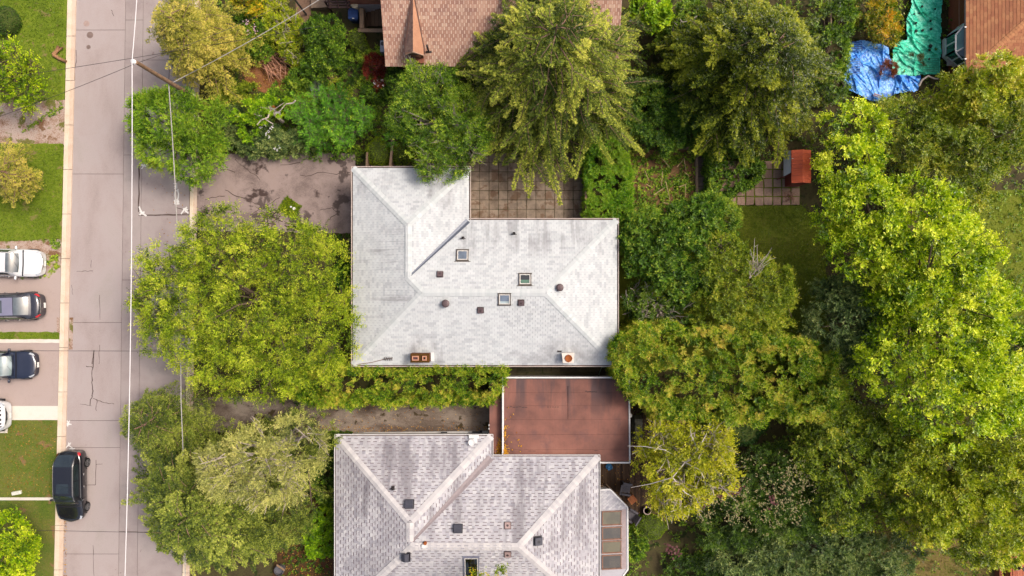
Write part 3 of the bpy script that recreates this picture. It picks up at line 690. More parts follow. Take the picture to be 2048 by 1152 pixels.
# broken aerial with its cable
ant = flat_mat('grey_dead_metal', P(96,84,80), .6)
p = on(PL1, 777, 717, [5]); A_ = empty('roof_aerial', p, 0, 'small grey aerial with a thin cable lying at the lower left of the pale roof', 'aerial')
m = MB(); m.tube([p+Vector((-.3,-.05,.10)), p+Vector((.0,.0,.14)), p+Vector((.28,.05,.12))], .03, .03); 
for k in range(4): m.tube([p+Vector((-.24+k*.14,.08,.13)), p+Vector((-.18+k*.14,-.12,.10))], .025)
m.build('bracket', ant, A_)
m = MB(); q = on(PL1, 712, 729, [5]); m.tube([p+Vector((-.3,-.05,.1)), (p+q)/2+Vector((0,-.05,.03)), q+Vector((0,0,.03))], .018); m.build('cable', flat_mat('red_brown_cable', P(150,110,100), .7), A_)
# downpipe stubs and side fence posts
m = MB(); m.box(x1+.12, x1+.75, W(0,466,2.0).y-.05, W(0,466,2.0).y+.05, 2.0, 2.1); m.build('downpipe', gut_pink, H1)

# --- lower house with dashed grey-pink roof
lam_cols = [P(226,224,227), P(210,208,213), P(232,230,232), P(197,194,201), P(220,216,221), P(184,182,191), P(228,225,228)]
roof_lam = piece_mat('grey_pink_shingle', lam_cols, grain=.14, gs=36, stain=ridge_dirt([(-9.6,-1.5,-14.5,-9.3,1.3,.18,.6,.45),(-1,5.2,-16,-10.6,1.4,.18,.55,.46),(-11.2,-6.4,-20,-9,.6,.6,.30,.38)], .22, P(116,110,118)))
piece_mat('grey_pink_shingle_cap', [P(226,221,221), P(210,206,208), P(234,229,228)], grain=.08, gs=40)
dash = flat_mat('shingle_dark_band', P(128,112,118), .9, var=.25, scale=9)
wall_white = flat_mat('white_stucco', P(240,232,226), .8, var=.06, scale=1.5)
H2 = empty('house', (W(930,1030).x, W(930,1030).y, 0), 0, 'bungalow with dashed grey and pink shingle roof and white gutters at the bottom edge', 'house')
roof2, PL2, D2 = lhouse(H2, (672,983,1197,872,913,1234), 3.0, .33, roof_lam, .40, 'lam', .43, .185, .016, strip_mat=dash, near=(-1,-13.5), wallm=wall_white, gm=white_m, gi=flat_mat('gutter_floor', P(150,130,130), .7), capw=.44)  # the white gutters get a darker floor colour
x0,xw,x1,yN,ym,yS,dm,dw = D2
pinkfl = flat_mat('pink_valley_flashing', P(164,150,152), .6, .1)
valley(roof2, (xw-.05,ym-.05,3.02), (x0+dw+.1,ym-dw+.1,3.0+.33*(dw-.1)), .22, .07, pinkfl)
pipe_vent(H2, PL2, 786, 976, 'black vent pipe beside the left hip', .3, boot=.42)
for a in [(819,1008,'black hooded vent between the hips'),(916,1057,'black hooded vent below the valley'),(1075,1081,'black hooded vent on the right hip face'),(813,1113,'black hooded vent nearest the left hip bottom')]:
    box_vent(H2, PL2, a[0], a[1], .46, black_v, black_v2, a[2], h=.24, hood=(a[1] != 1081))
for a in [(1015,1051,'faded pink vent above the ridge'),(1015,1108,'faded pink vent below the ridge')]: box_vent(H2, PL2, a[0], a[1], .36, vent_m, pink_v, a[2], h=.12)
skylight(H2, PL2, 943, 1140, .86, 1.9, g_dark, 'tall dark skylight in a blue grey frame', fm=flat_mat('blue_grey_frame', P(150,152,172), .5), ids=[5])
# satellite dish
p = on(PL2, 944, 882); DSH = empty('satellite_dish', p, 0, 'round white satellite dish on the upper right gutter of the dashed roof', 'satellite dish')
m = MB(); m.rbox((p.x+.12,p.y+.28,p.z+.03), .62,.22,.06); m.rbox((p.x+.2,p.y+.1,p.z+.05),.26,.4,.05); m.build('mount', white_m, DSH)
m = MB(); m.tube([p+Vector((.15,.2,.05)), p+Vector((.05,0,.35))], .03); m.build('arm', white_m, DSH)
m = MB(); m.lathe((p.x,p.y,p.z+.35), [(.02,0),(.12,.012),(.19,.045),(.2,.055),(.19,.06),(.11,.03),(.01,.02)], 24); m.build('dish', white_m, DSH)
p = on(PL2, 848, 1090); t = empty('roof_ornament', p, 0, 'little white cap beside a rusty stub below the ridge of the dashed roof', 'vent cap')
m = MB(); m.lathe((p.x-.03,p.y-.05,p.z+.02), [(.13,0),(.14,.1),(.1,.14),(.02,.15)], 14); m.build('cap', white_m, t)
m = MB(); m.lathe((p.x+.08,p.y+.14,p.z+.02), [(.11,0),(.1,.14),(.06,.15)], 12); m.build('stub', orange, t)
# white ledge and its fittings on the north wall
m = MB(); m.prism([WX(727,865,.2),WX(976,862.5,.2),WX(984,880,.2),WX(716,880,.2)][::-1], 0, .2); m.build('ledge', white_m, H2)
m = MB(); q = W(888,865,.56); m.rbox((q.x,q.y,.553), .42,.08,.05); q = W(953,864,.56); m.rbox((q.x,q.y,.553),.62,.08,.06); m.rbox((q.x+.3,q.y+.04,.553),.16,.16,.12); m.build('wall_lamp', black_v, H2)
# --- garage with red flat roof
red_m = ground_mat('red_roof_felt', [P(122,74,66), P(150,92,84), P(164,104,94), P(154,98,90)], .5, 22, .3, bump=.3)
def red_felt():
    m, nt, out = newmat('red_roof_felt_rolls'); v = wpos(nt)
    a = noise(nt, v, .55, 6, .6, .3); b_ = noise(nt, v, 25, 4, .7)
    r = ramp(nt, [P(112,76,68), P(140,94,82), P(156,104,90), P(168,116,100)], [.3,.45,.58,.72]); nt.links.new(a, r.inputs[0])
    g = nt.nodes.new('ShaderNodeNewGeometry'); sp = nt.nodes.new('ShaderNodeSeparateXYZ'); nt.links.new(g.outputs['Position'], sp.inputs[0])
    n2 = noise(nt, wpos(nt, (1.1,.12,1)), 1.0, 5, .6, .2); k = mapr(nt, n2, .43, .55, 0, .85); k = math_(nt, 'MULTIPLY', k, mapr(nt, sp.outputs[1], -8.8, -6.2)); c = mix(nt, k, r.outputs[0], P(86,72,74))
    n3 = noise(nt, wpos(nt, (1,1,1)), .8, 5, .6, .2); c = mix(nt, mapr(nt, n3, .56, .7, 0, .55), c, P(104,78,80))
    n4 = noise(nt, wpos(nt, (8,.5,1)), 1.5, 4, .6); c = mix(nt, mapr(nt, n4, .5, .7, 0, .25), c, P(120,84,78))
    finish(nt, out, c, .8, b_, .2, .01, .3); return m
felt = red_felt()
GR = empty('garage', (W(1120,840).x, W(1120,840).y, 0), 0, 'garage with dark red flat felt roof edged in white, between the two bungalows', 'garage')
zg = 2.75
def fascia(t, pts, z, wd, h, mat, name='fascia'):
    n = len(pts)
    for k in range(n-1):
        a, c = Vector(pts[k]), Vector(pts[k+1]); d = (c-a).normalized(); nn = Vector((-d.y,d.x))*wd
        m = MB(); m.prism([tuple(a+d*.001),tuple(c-d*.001+d*wd*0),tuple(c+nn),tuple(a+nn)], z-h, z) if False else m.prism([tuple(a-nn*.5),tuple(c-nn*.5),tuple(c+nn*.5),tuple(a+nn*.5)], z-h+.001*k, z+.003*k); m.build(name, mat, t)
m = MB(); m.prism([WX(1008,758,zg),WX(1256,758,zg),WX(1258,923,zg),WX(1008,923,zg)][::-1], zg-.12, zg-.03); rf = m.build('roof', felt, GR)
ys_ = [758,785,811,839,869,899,923]
for a, c in zip(ys_[:-1], ys_[1:]):
    m = MB(); m.prism([WX(1007,a+.25,zg),WX(1257,a+.25,zg),WX(1258,c-.1,zg),WX(1007,c-.1,zg)][::-1], zg-.029, zg+rng.uniform(-.004,.006)); m.build('felt_roll', felt, rf)
m = MB(); q = [W(1137+(0 if y < 838 else (y-838)*.27), y, zg+.012) for y in range(772, 886, 6)]
m.tube(q[:12], .05, .035, 5); m.build('felt_fold', felt, rf)
tar = flat_mat('tar', P(56,38,38), .7); m = MB()
for x in range(1016, 1055, 6): m.rbox(W(x, 814+rng.uniform(-.7,.7), zg+.006), .16, .035, .012)
for x in range(1096, 1120, 5): m.rbox(W(x, 814, zg+.006), .1, .03, .012)
for x in range(1172, 1194, 4): m.rbox(W(x, 783+rng.uniform(-.8,.8), zg+.006), .1, .05, .014)
for x in (1017,1024,1041,1060,1068,1192): m.rbox(W(x, 902 if x<1100 else 901, zg+.006), .2, .02, .01)
m.build('open_seam', tar, rf)
fascia(GR, [WX(1006,755,zg),WX(1258,755,zg),WX(1259.5,925,zg),WX(1190,925,zg)], zg+.06, .085, .25, white_m)
fascia(GR, [WX(1006,926,zg),WX(1006,754,zg)], zg+.065, .11, .25, white_m)
m = MB(); m.prism([WX(1010,762,zg),WX(1248,762,zg),WX(1250,915,zg),WX(1010,915,zg)][::-1], 0, zg-.125); m.build('wall', wall_white, GR)
m = MB(); m.prism([WX(979,766,2.3),WX(1003,760,2.3),WX(1003,914,2.3),WX(979,914,2.3)][::-1], 2.18, 2.3); lo = m.build('lower_roof', felt, GR)
m = MB(); m.prism([WX(981,772,2.1),WX(1003,766,2.1),WX(1003,911,2.1),WX(981,911,2.1)][::-1], 0, 2.17); m.build('door_wall', wall_white, GR)
m = MB(); m.lathe(W(1260,831,2.4), [(.12,0),(.14,.05),(.1,.12),(.02,.14)], 14); m.build('lamp', white_m, GR)
m = MB()
for x, y in ((978.5,850),(978.5,857)): m.lathe(W(x,y,2.2), [(.05,0),(.07,.05),(.04,.1)], 10); 
m.build('door_lamp', white_m, GR)
m = MB(); tube_p = [W(1203,735,.6), W(1199,745,1.0), W(1196,756,1.4)]; m.tube(tube_p, .025); m.tube([W(1203,735,.6), W(1212,733,.6)], .025); tag(m.build('bent_pipe', flat_mat('pale_green_pipe', P(120,150,130), .5)), 'thin pale green pipe in the dark passage beside the garage', 'pipe')

# --- sunroom on the lower house
sr = flat_mat('sunroom_frame', P(150,106,84), .7, var=.2, scale=5); zS = 2.9
SP = Plane([WX(1201,980,2.62),WX(1221,980,2.62),WX(1256,1017,2.62),WX(1257,1142,2.62),WX(1238,1166,2.62),WX(1201,1166,2.62)], WX(1256,1166,2.62), (-1,0), 2.35, .12)
SP.uv = [((Vector(q)-SP.A).dot(SP.u), (Vector(q)-SP.A).dot(SP.i)) for q in [WX(1201,980,2.62),WX(1221,980,2.62),WX(1256,1017,2.62),WX(1257,1142,2.62),WX(1238,1166,2.62),WX(1201,1166,2.62)]]
S = empty('sunroom', (W(1228,1075).x, W(1228,1075).y, 0), 0, 'white edged sunroom with four glass roof panes on the right side of the dashed roof', 'sunroom')
m = MB(); top = [SP.pt(u,v,0) for u,v in SP.uv]; bot = [SP.pt(u,v,-.1) for u,v in SP.uv]; n = len(top)
m.add(top+bot, [tuple(range(n))[::-1], tuple(range(n,2*n))]+[(i,(i+1)%n,n+(i+1)%n,n+i) for i in range(n)]); rfs = m.build('roof', roof_lam, S)
def inroof(x, y): return inside([WX(1203,983,2.6),WX(1220,983,2.6),WX(1252,1018,2.6),WX(1253,1140,2.6),WX(1236,1160,2.6),WX(1203,1160,2.6)], x, y)
m = MB(); cnt = 0
c0 = W(1216,1004,2.6); ang = math.radians(38)
for i in range(-12, 14):
    for j in range(-16, 17):
        lx = (i+.5*(j%2))*.26; ly = j*.15; x = c0.x+lx*math.cos(ang)-ly*math.sin(ang); y = c0.y+lx*math.sin(ang)+ly*math.cos(ang)
        pyp = 576-y*FP/(CH-2.6)
        if not bool(inroof(np.array([x]), np.array([y]))[0]) or 1020 < pyp < 1141: continue
        zz = SP.z(x,y)+.003; mm = MB(); mm.rbox((0,0,0), .235, .12, .018); mm2 = MB(); mm2.v=[(x+a*math.cos(ang)-b_*math.sin(ang), y+a*math.sin(ang)+b_*math.cos(ang), zz+c) for a,b_,c in mm.v]; mm2.f=mm.f; mm2.t=[rng.random()]*len(mm.f)
        mm2.build('shingle', roof_lam, rfs)
pane_m = glass_mat('sunroom_glass', P(112,104,72)); pane_d = glass_mat('sunroom_glass_dim', P(84,76,62))
for k, (a, c) in enumerate(((1024,1050),(1056,1079),(1084,1106),(1112,1138))):
    A1 = W(1205,a,2.6); C1 = W(1243,c,2.6); xa, xb, yb_, ya_ = A1.x, C1.x, A1.y, C1.y
    z0_, z1_ = SP.z(xa, ya_)+.05, SP.z(xb, ya_)+.05
    def q3(xa,xb,ya,yb,h0,h1):
        mm = MB(); za, zb = SP.z(xa,0)+.0, SP.z(xb,0)+.0
        mm.add([(xa,ya,za+h0),(xb,ya,zb+h0),(xb,yb,zb+h0),(xa,yb,za+h0),(xa,ya,za+h1),(xb,ya,zb+h1),(xb,yb,zb+h1),(xa,yb,za+h1)], [(0,3,2,1),(4,5,6,7),(0,1,5,4),(1,2,6,5),(2,3,7,6),(3,0,4,7)]); return mm
    w1 = q3(xa-.03,xb+.03,ya_-.03,yb_+.03,.002,.04).build('window', sr, S)
    q3(xa+.03,xb-.03,ya_+.03,yb_-.03,.041,.055).build('pane', pane_m if k%2 == 0 else pane_d, w1)
    for e in ((xa-.03,xa+.03,ya_,yb_),(xb-.03,xb+.03,ya_,yb_)): q3(*e,.041,.075).build('bar', sr, w1)
    for e in ((xa-.03,xb+.05,ya_-.05,ya_+.01),(xa-.03,xb+.05,yb_-.01,yb_+.05)): q3(*e,.042,.09).build('bar', sr, w1)
m = MB(); e = W(1249,1020,2.5); f = W(1249,1140,2.5); m.add([(e.x-.14,f.y,SP.z(e.x-.14,0)+.004),(e.x+.13,f.y,SP.z(e.x+.13,0)+.004),(e.x+.13,e.y,SP.z(e.x+.13,0)+.004),(e.x-.14,e.y,SP.z(e.x-.14,0)+.004)], [(0,1,2,3)]); m.build('flashing', flat_mat('pinkish_flashing', P(176,158,158), .7), S)
for k, (a, c) in enumerate((((1201,980),(1221,980)),((1221,980),(1256.5,1017)),((1256.5,1017),(1257,1142)),((1257,1142),(1238,1166)))):
    A1, C1 = W(*a,2.6), W(*c,2.6); za, zc = SP.z(A1.x,0), SP.z(C1.x,0); d = (C1-A1).normalized(); nn = Vector((d.y,-d.x,0))*-.04
    m = MB(); m.add([A1.xy.to_3d()-nn+Vector((0,0,za-.14)),C1.xy.to_3d()-nn+Vector((0,0,zc-.14)),C1.xy.to_3d()+nn+Vector((0,0,zc-.14)),A1.xy.to_3d()+nn+Vector((0,0,za-.14)),A1.xy.to_3d()-nn+Vector((0,0,za+.05)),C1.xy.to_3d()-nn+Vector((0,0,zc+.05)),C1.xy.to_3d()+nn+Vector((0,0,zc+.05)),A1.xy.to_3d()+nn+Vector((0,0,za+.05))], [(0,3,2,1),(4,5,6,7),(0,1,5,4),(1,2,6,5),(2,3,7,6),(3,0,4,7)]); m.build('gutter', white_m, S)
m = MB(); m.prism([WX(1202,990,2.4),WX(1219,990,2.4),WX(1251,1021,2.4),WX(1252,1139,2.4),WX(1235,1160,2.4),WX(1202,1160,2.4)][::-1], 0, 2.2); m.build('wall', wall_white, S)
# rail beside the sunroom and little step
m = MB(); m.tube([W(1212,968,1.0), W(1243,998,1.0)], .035); m.tube([W(1212,968,.42), W(1212,968,1.0)], .03); m.tube([W(1243,998,.42), W(1243,998,1.0)], .03); m.box(*sorted((W(1201,972,.8).x,W(1207,972,.8).x)), W(0,972,.8).y-.05, W(0,972,.8).y+.05, .4, .8)
tag(m.build('handrail', wood_grey), 'thin diagonal wooden handrail beside the upper corner of the sunroom', 'handrail')

# --- brown-roofed house at the top
brown_cols = [P(186,142,122), P(204,160,138), P(214,172,148), P(176,132,116), P(196,150,128), P(220,184,160)]
roof_brown = piece_mat('brown_shingle', brown_cols, grain=.12, gs=30, stain=ridge_dirt([(-8,2,13,20,.5,.5,.25,.5)], .12, P(140,112,104)))
seam = flat_mat('pale_seam', P(250,226,206), .8)
H3 = empty('house', (W(1000,40).x, W(1000,40).y+1, 0), 0, 'brown roofed brick house with a narrow gabled dormer at the top edge', 'house')
zb = 3.0; e0 = W(771,133,zb); e1 = W(1236,133,zb); dpt = 5.0
PB = [Plane([(e0.x,e0.y),(e1.x,e0.y),(e1.x,e0.y+dpt),(e0.x,e0.y+dpt)], (e0.x,e0.y), (0,1), zb, .45), Plane([(e0.x,e0.y+2*dpt),(e1.x,e0.y+2*dpt),(e1.x,e0.y+dpt),(e0.x,e0.y+dpt)], (e1.x,e0.y+2*dpt), (0,-1), zb, .45)]
lay_roof(H3, PB, roof_brown, .27, .21, .014, near=(-5,15.5), style='seam', base_mat=seam)
brick_m = piece_mat('red_brick', [P(150,92,72), P(176,108,84), P(196,132,104), P(132,76,62)], grain=.2, gs=20)
mortar = flat_mat('mortar', P(150,128,112), .9)
def brick_wall(parent, x0, x1, y, z0, z1, dirn=-1, bh=.12, bl=.32, axis='x'):
    """a wall with raised bricks on its outer face; bricks are parts"""
    m = MB()
    if axis == 'x': m.box(x0, x1, min(y, y-dirn*.2), max(y, y-dirn*.2), z0, z1)
    else: m.box(min(y, y-dirn*.2), max(y, y-dirn*.2), x0, x1, z0, z1)
    wl = m.build('wall', mortar, parent); r = 0; z = z0
    rest = MB()
    while z+bh <= z1+.01:
        u = x0-(bl/2 if r%2 else 0)
        while u < x1:
            a, c = max(u, x0)+.008, min(u+bl, x1)-.008
            if c-a > .03:
                d = rng.uniform(.008,.016)*dirn; y_a, y_b = sorted((y+.0005*dirn, y+d))
                mm = rest
                if axis == 'x': mm.box(a, c, y_a, y_b, z+.006, z+bh-.006, rng.random())
                else: mm.box(y_a, y_b, a, c, z+.006, z+bh-.006, rng.random())
            u += bl
        z += bh; r += 1
    o = rest.build('brickwork', brick_m, wl); o['kind'] = 'stuff'; return wl
brick_wall(H3, e0.x+.5, e1.x-.4, e0.y+.55, 0, zb-.05)
m = MB(); m.box(e0.x+.5, e1.x-.4, e0.y+.76, e0.y+2*dpt-.4, 0, zb-.06); m.build('wall', mortar, H3)
brick_wall(H3, W(812,0,2.4).x, W(846,0,2.4).x, e0.y+.12, 0, 2.75)
m = MB(); m.box(W(812,0,2.4).x, W(846,0,2.4).x, e0.y+.33, e0.y+.54, 0, 2.75); m.build('bay', mortar, H3)
for xg in (e0.x+.5, e1.x-.4):
    m = MB(); m.add([(xg,e0.y+.6,zb-.1),(xg,e0.y+2*dpt-.6,zb-.1),(xg,e0.y+dpt,zb+.45*dpt-.3)], [(0,1,2)]); m.build('gable', mortar, H3)
# dormer
dx = W(827,0,4.5).x; fy = e0.y+.42; rz_, ez = 4.72, 4.10; hw_ = .56
by = e0.y+(rz_-zb)/.45; ey = fy+.35
dl = ground_mat('dormer_shingle', [P(180,132,108), P(206,152,120), P(214,166,136)], 1.5, 18, .5); dtrim = flat_mat('dormer_trim', P(196,160,138), .7); dslate = piece_mat('dormer_slope', [P(150,118,110), P(176,140,126), P(196,160,140)], gs=25)
m = MB(); t_ = .05
for s_ in (-1, 1):
    A4 = [(dx,fy-.08,rz_),(dx+s_*hw_,fy-.08,ez),(dx+s_*hw_,ey,ez),(dx,by,rz_)]; B4 = [(a,b_,c-t_) for a,b_,c in A4]
    if s_ > 0: m.add(A4+B4, [(0,1,2,3),(7,6,5,4),(0,4,5,1),(1,5,6,2)])
    else: m.add(A4+B4, [(3,2,1,0),(4,5,6,7),(1,5,4,0),(2,6,5,1)])
    m.add([(dx+s_*hw_,ey,ez-.01),(dx,by,rz_-.01),(dx,by,rz_-.2),(dx+s_*hw_,ey,zb+.45*(ey-e0.y)-.1)], [(0,1,2,3) if s_ < 0 else (3,2,1,0)])
dor = m.build('dormer', dl, H3)
me_n = 0
L_ = math.hypot(hw_, rz_-ez)
for k in range(26):
    y0_ = fy-.05+k*.135
    if y0_+.13 > by-.3: break
    hk = min(1.0, max(.05, (by-y0_-.25)/(by-ey)))
    for j in range(3):
        f0, f1 = j/3*hk, ((j+1)/3-.02)*hk; P0 = lambda f, y, h: (dx-hw_*f*1.0-(.0), y, rz_-(rz_-ez)*f+h)
        mm = MB(); mm.add([P0(f0,y0_+.1*f0,.008),P0(f1,y0_+.1*f1,.008),P0(f1,y0_+.1*f1+.12,.004),P0(f0,y0_+.1*f0+.12,.004),P0(f0,y0_+.1*f0,.02),P0(f1,y0_+.1*f1,.02),P0(f1,y0_+.1*f1+.12,.01),P0(f0,y0_+.1*f0+.12,.01)], [(0,1,2,3),(7,6,5,4),(0,4,5,1),(1,5,6,2),(2,6,7,3),(3,7,4,0)], rng.random()); mm.build('shingle', dslate, dor)
m = MB(); wz = zb+.45*.42
m.box(dx-.46, dx+.46, fy+.02, fy+.12, wz-.1, ez-.02); m.box(dx-.46, dx+.46, fy-.30, fy+.02, wz-.1, wz+.06); m.build('front', brick_m, dor)
m = MB(); m.box(dx-.46,dx-.40,fy+.12,fy+.34,wz,ez-.03); m.box(dx+.40,dx+.46,fy+.12,fy+.34,wz,ez-.03); m.build('cheek', dtrim, dor)
m = MB(); m.box(dx-.40,dx+.40,fy-.005,fy+.018,wz+.2,ez-.05); m.build('window_frame', flat_mat('green_frame', P(70,84,66), .6), dor)
m = MB(); m.box(dx-.30,dx+.34,fy-.02,fy-.006,wz+.26,ez-.12); m.build('pane', glass_mat('green_pane', P(74,96,80)), dor)
m = MB()
for s_ in (-1,1): m.tube([(dx,fy-.1,rz_-.02),(dx+s_*(hw_+.03),fy-.1,ez-.04)], .04)
m.add([(dx-hw_+.08,fy-.02,ez),(dx+hw_-.08,fy-.02,ez),(dx,fy-.02,rz_-.06)], [(0,1,2)]); m.build('bargeboard', dtrim, dor)
m = MB()
m.tube([(dx+hw_+.02,fy,ez-.02),(dx+hw_+.02,ey,ez+.0),(dx+.04,by,rz_)], .035); m.tube([(dx-hw_-.02,fy,ez-.02),(dx-hw_-.02,ey,ez+.0),(dx-.04,by,rz_)], .03); m.build('edge_flashing', flat_mat('dark_flashing', P(110,76,66), .6), dor)
# bent black vent pipe
p = on([PB[0]], 857, 104); m = MB(); m.tube([p+Vector((.02,0,0)), p+Vector((.02,.02,.35)), p+Vector((0,.1,.62)), p+Vector((-.02,.22,.66))], .06); v1_ = m.build('vent_pipe', blackp, H3); m = MB(); m.rbox((p.x+.02,p.y,p.z+.0), .36,.10,.05); m.build('boot', blackp, v1_)
m = MB(); q = W(765,92,1.2); m.rbox((q.x,q.y,.0), .32,.75,1.2, bev=.03); t = empty('air_conditioner', (q.x,q.y,0), 0, 'pale grey box unit against the left wall of the brown roofed house', 'air conditioner'); m.build('casing', flat_mat('pale_grey_metal', P(176,180,190), .5), t); m = MB(); m.disc((q.x,q.y+.15,1.2), .12,.03,12); m.build('fan_cover', black_v, t)
# west wing wall, steps and porch
wy = 18.27; xa, xb = W(703,0,1).x, W(768,0,1).x
m = MB(); m.box(xa, xb+1, wy, wy+.3, 0, 1.5); m.build('foundation', flat_mat('pale_foundation', P(176,162,160), .8), H3)
brick_wall(H3, xa, xb+1.2, wy+.02, 1.502, 4.5)
m = MB(); m.box(xa, xb+1.2, wy+.31, wy+5, 0, 4.4); m.build('wing_wall', mortar, H3)
ST = empty('stairs', (W(745,35).x, W(745,35).y, 0), 0, 'short flight of grey wooden stairs beside the white foundation wall', 'stairs')
for k in range(6):
    xk = W(726+k*7.6, 0, .3+.2*k).x; zk = .18*(k+1); m = MB(); m.box(xk, xk+.24, W(0,52,zk).y, W(0,17,zk).y, zk-.04, zk); m.build('tread', wood_grey if False else deck_m, ST)
    m = MB(); m.box(xk+.2, xk+.22, W(0,52,zk).y, W(0,17,zk).y, zk-.18, zk-.041); m.build('riser', deck_m, ST)
m = MB(); m.box(W(719,0,1.1).x, W(727,0,1.1).x, W(0,56,1.1).y, W(0,16,1.1).y, 0, 1.1); m.build('rail_wall', wood_grey, ST)
m = MB(); m.box(W(716,0,1.1).x, W(766,0,1.1).x, W(0,64,1.1).y, W(0,57,1.1).y, 1.0, 1.1); m.build('rail_cap', wood_grey, ST)
m = MB()
for x in (718,764): m.box(W(x,0,1).x-.05, W(x,0,1).x+.05, W(0,61,1).y-.05, W(0,61,1).y+.05, 0, 1.0)
m.build('post', wood_grey, ST)
PT = empty('porch_frame', (W(680,5).x, W(680,5).y, 0), 0, 'dark open timber frame of a porch at the top edge, left of the blue bin', 'porch')
dw_m = flat_mat('dark_timber', P(70,42,40), .7)
for k in range(5):
    y = 14-k*5.5; m = MB(); a = W(656-k*2, y, 2.0); c = W(700, y+1, 2.0); m.box(a.x, c.x, a.y-.05, a.y+.04, 1.92, 2.0); m.build('slat', dw_m, PT)
for x0_, x1_ in ((688,697),(670,678),(655,660)):
    m = MB(); m.tube([W(x0_,-8,2.05), W(x1_,17,2.05)], .05, .05, 4); m.build('beam', dw_m, PT)
m = MB()
for x in (657, 698): m.box(W(x,14,1).x-.05, W(x,14,1).x+.05, W(x,14,1).y-.05, W(x,14,1).y+.05, 0, 1.92)
m.build('post', dw_m, PT)
for x0_, x1_, y0_, y1_ in ((653,664,2,8),(660,672,9,12),(676,686,7,11),(690,700,5,9)):
    m = MB(); m.prism([WX(x0_,y0_,1.5),WX(x1_,y0_,1.5),WX(x1_,y1_,1.5),WX(x0_,y1_,1.5)][::-1], 1.46, 1.5); m.build('step', wood_grey, PT)
BIN = empty('wheelie_bin', W(706,28), 0, 'dark blue wheelie bin with closed lid beside the stairs', 'bin')
bl = flat_mat('blue_plastic', P(38,62,112), .4); bl2 = flat_mat('blue_plastic_lid', P(54,84,144), .35)
c = W(706,27,1.0); m = MB(); s_ = .28
m.add([(c.x-.24,c.y-.26,0),(c.x+.24,c.y-.26,0),(c.x+.24,c.y+.26,0),(c.x-.24,c.y+.26,0),(c.x-.3,c.y-.33,.95),(c.x+.3,c.y-.33,.95),(c.x+.3,c.y+.33,.95),(c.x-.3,c.y+.33,.95)], [(0,3,2,1),(0,1,5,4),(1,2,6,5),(2,3,7,6),(3,0,4,7)]); m.build('body', bl, BIN)
m = MB(); m.prism([(c.x-.32,c.y-.36),(c.x+.32,c.y-.36),(c.x+.33,c.y+.2),(c.x+.22,c.y+.36),(c.x-.22,c.y+.36),(c.x-.33,c.y+.2)], .952, 1.05, bev=.05); m.build('lid', bl2, BIN)
m = MB(); m.tube([(c.x-.24,c.y-.4,.95),(c.x+.24,c.y-.4,.95)], .025); m.build('handle', bl, BIN)
m = MB(); m.rbox((c.x+.02,c.y-.33,1.052), .14,.05,.006); m.build('label_patch', white_m, BIN)
m = MB()
for s_ in (-.25,.25): m.tube([(c.x+s_-.03,c.y+.34,.1),(c.x+s_+.03,c.y+.34,.1)], .1, .1, 10)
m.build('wheel', blackp, BIN)
m = MB(); q = W(709,9,1.5); m.lathe((q.x,q.y,0), [(.12,0),(.15,.5),(.1,1.3),(.22,1.4),(.24,1.5),(.1,1.55)], 12); tag(m.build('garden_urn', flat_mat('cream_urn', P(220,206,176), .7)), 'small cream urn just above the blue bin', 'urn')
sheet('path', [(590,-60),(622,-60),(622,28),(606,58),(592,52)][::-1], 0, .045, ground_mat('worn_concrete', [P(110,84,68),P(146,116,96),P(132,104,84)], .9, 14, .4), amp=.6, step=9)
sheet('path', [(622,-60),(660,-60),(660,14),(622,16)][::-1], 0, .4, flat_mat('porch_concrete', P(150,126,106), .8))
m = MB(); q0 = W(613,30); m.lathe((q0.x,q0.y,0), [(.07,0),(.06,3.2)], 10); m.tube([(q0.x,q0.y,3.2),(q0.x,q0.y+.1,3.25)], .05); tag(m.build('metal_post', flat_mat('grey_post', P(78,78,78), .5)), 'slim dark grey metal post beside the path at the top edge', 'post')

# --- house at the top right
org_cols = [P(196,132,92), P(178,112,80), P(206,146,102), P(188,120,84)]
roof_org = piece_mat('orange_brown_shingle', org_cols, grain=.14, gs=26, stain=ridge_dirt([(28,36,12,20,.5,.5,.3,.55)], .1, P(140,96,74)))
H4 = empty('house', (31.5, 16.5, 0), 0, 'orange brown roofed brick house at the top right corner', 'house')
z4 = 2.6; ex_ = W(1932,0,z4).x; sy_ = W(0,150,z4).y; dd = 6.0
P4 = [Plane([(ex_,sy_),(ex_+dd,sy_+dd),(ex_+dd,sy_+16),(ex_,sy_+16)], (ex_,sy_), (1,0), z4, .38), Plane([(ex_,sy_),(ex_+2*dd,sy_),(ex_+dd,sy_+dd)], (ex_,sy_), (0,1), z4, .38), Plane([(ex_+2*dd,sy_),(ex_+2*dd,sy_+16),(ex_+dd,sy_+16),(ex_+dd,sy_+dd)], (ex_+2*dd,sy_), (-1,0), z4, .38)]
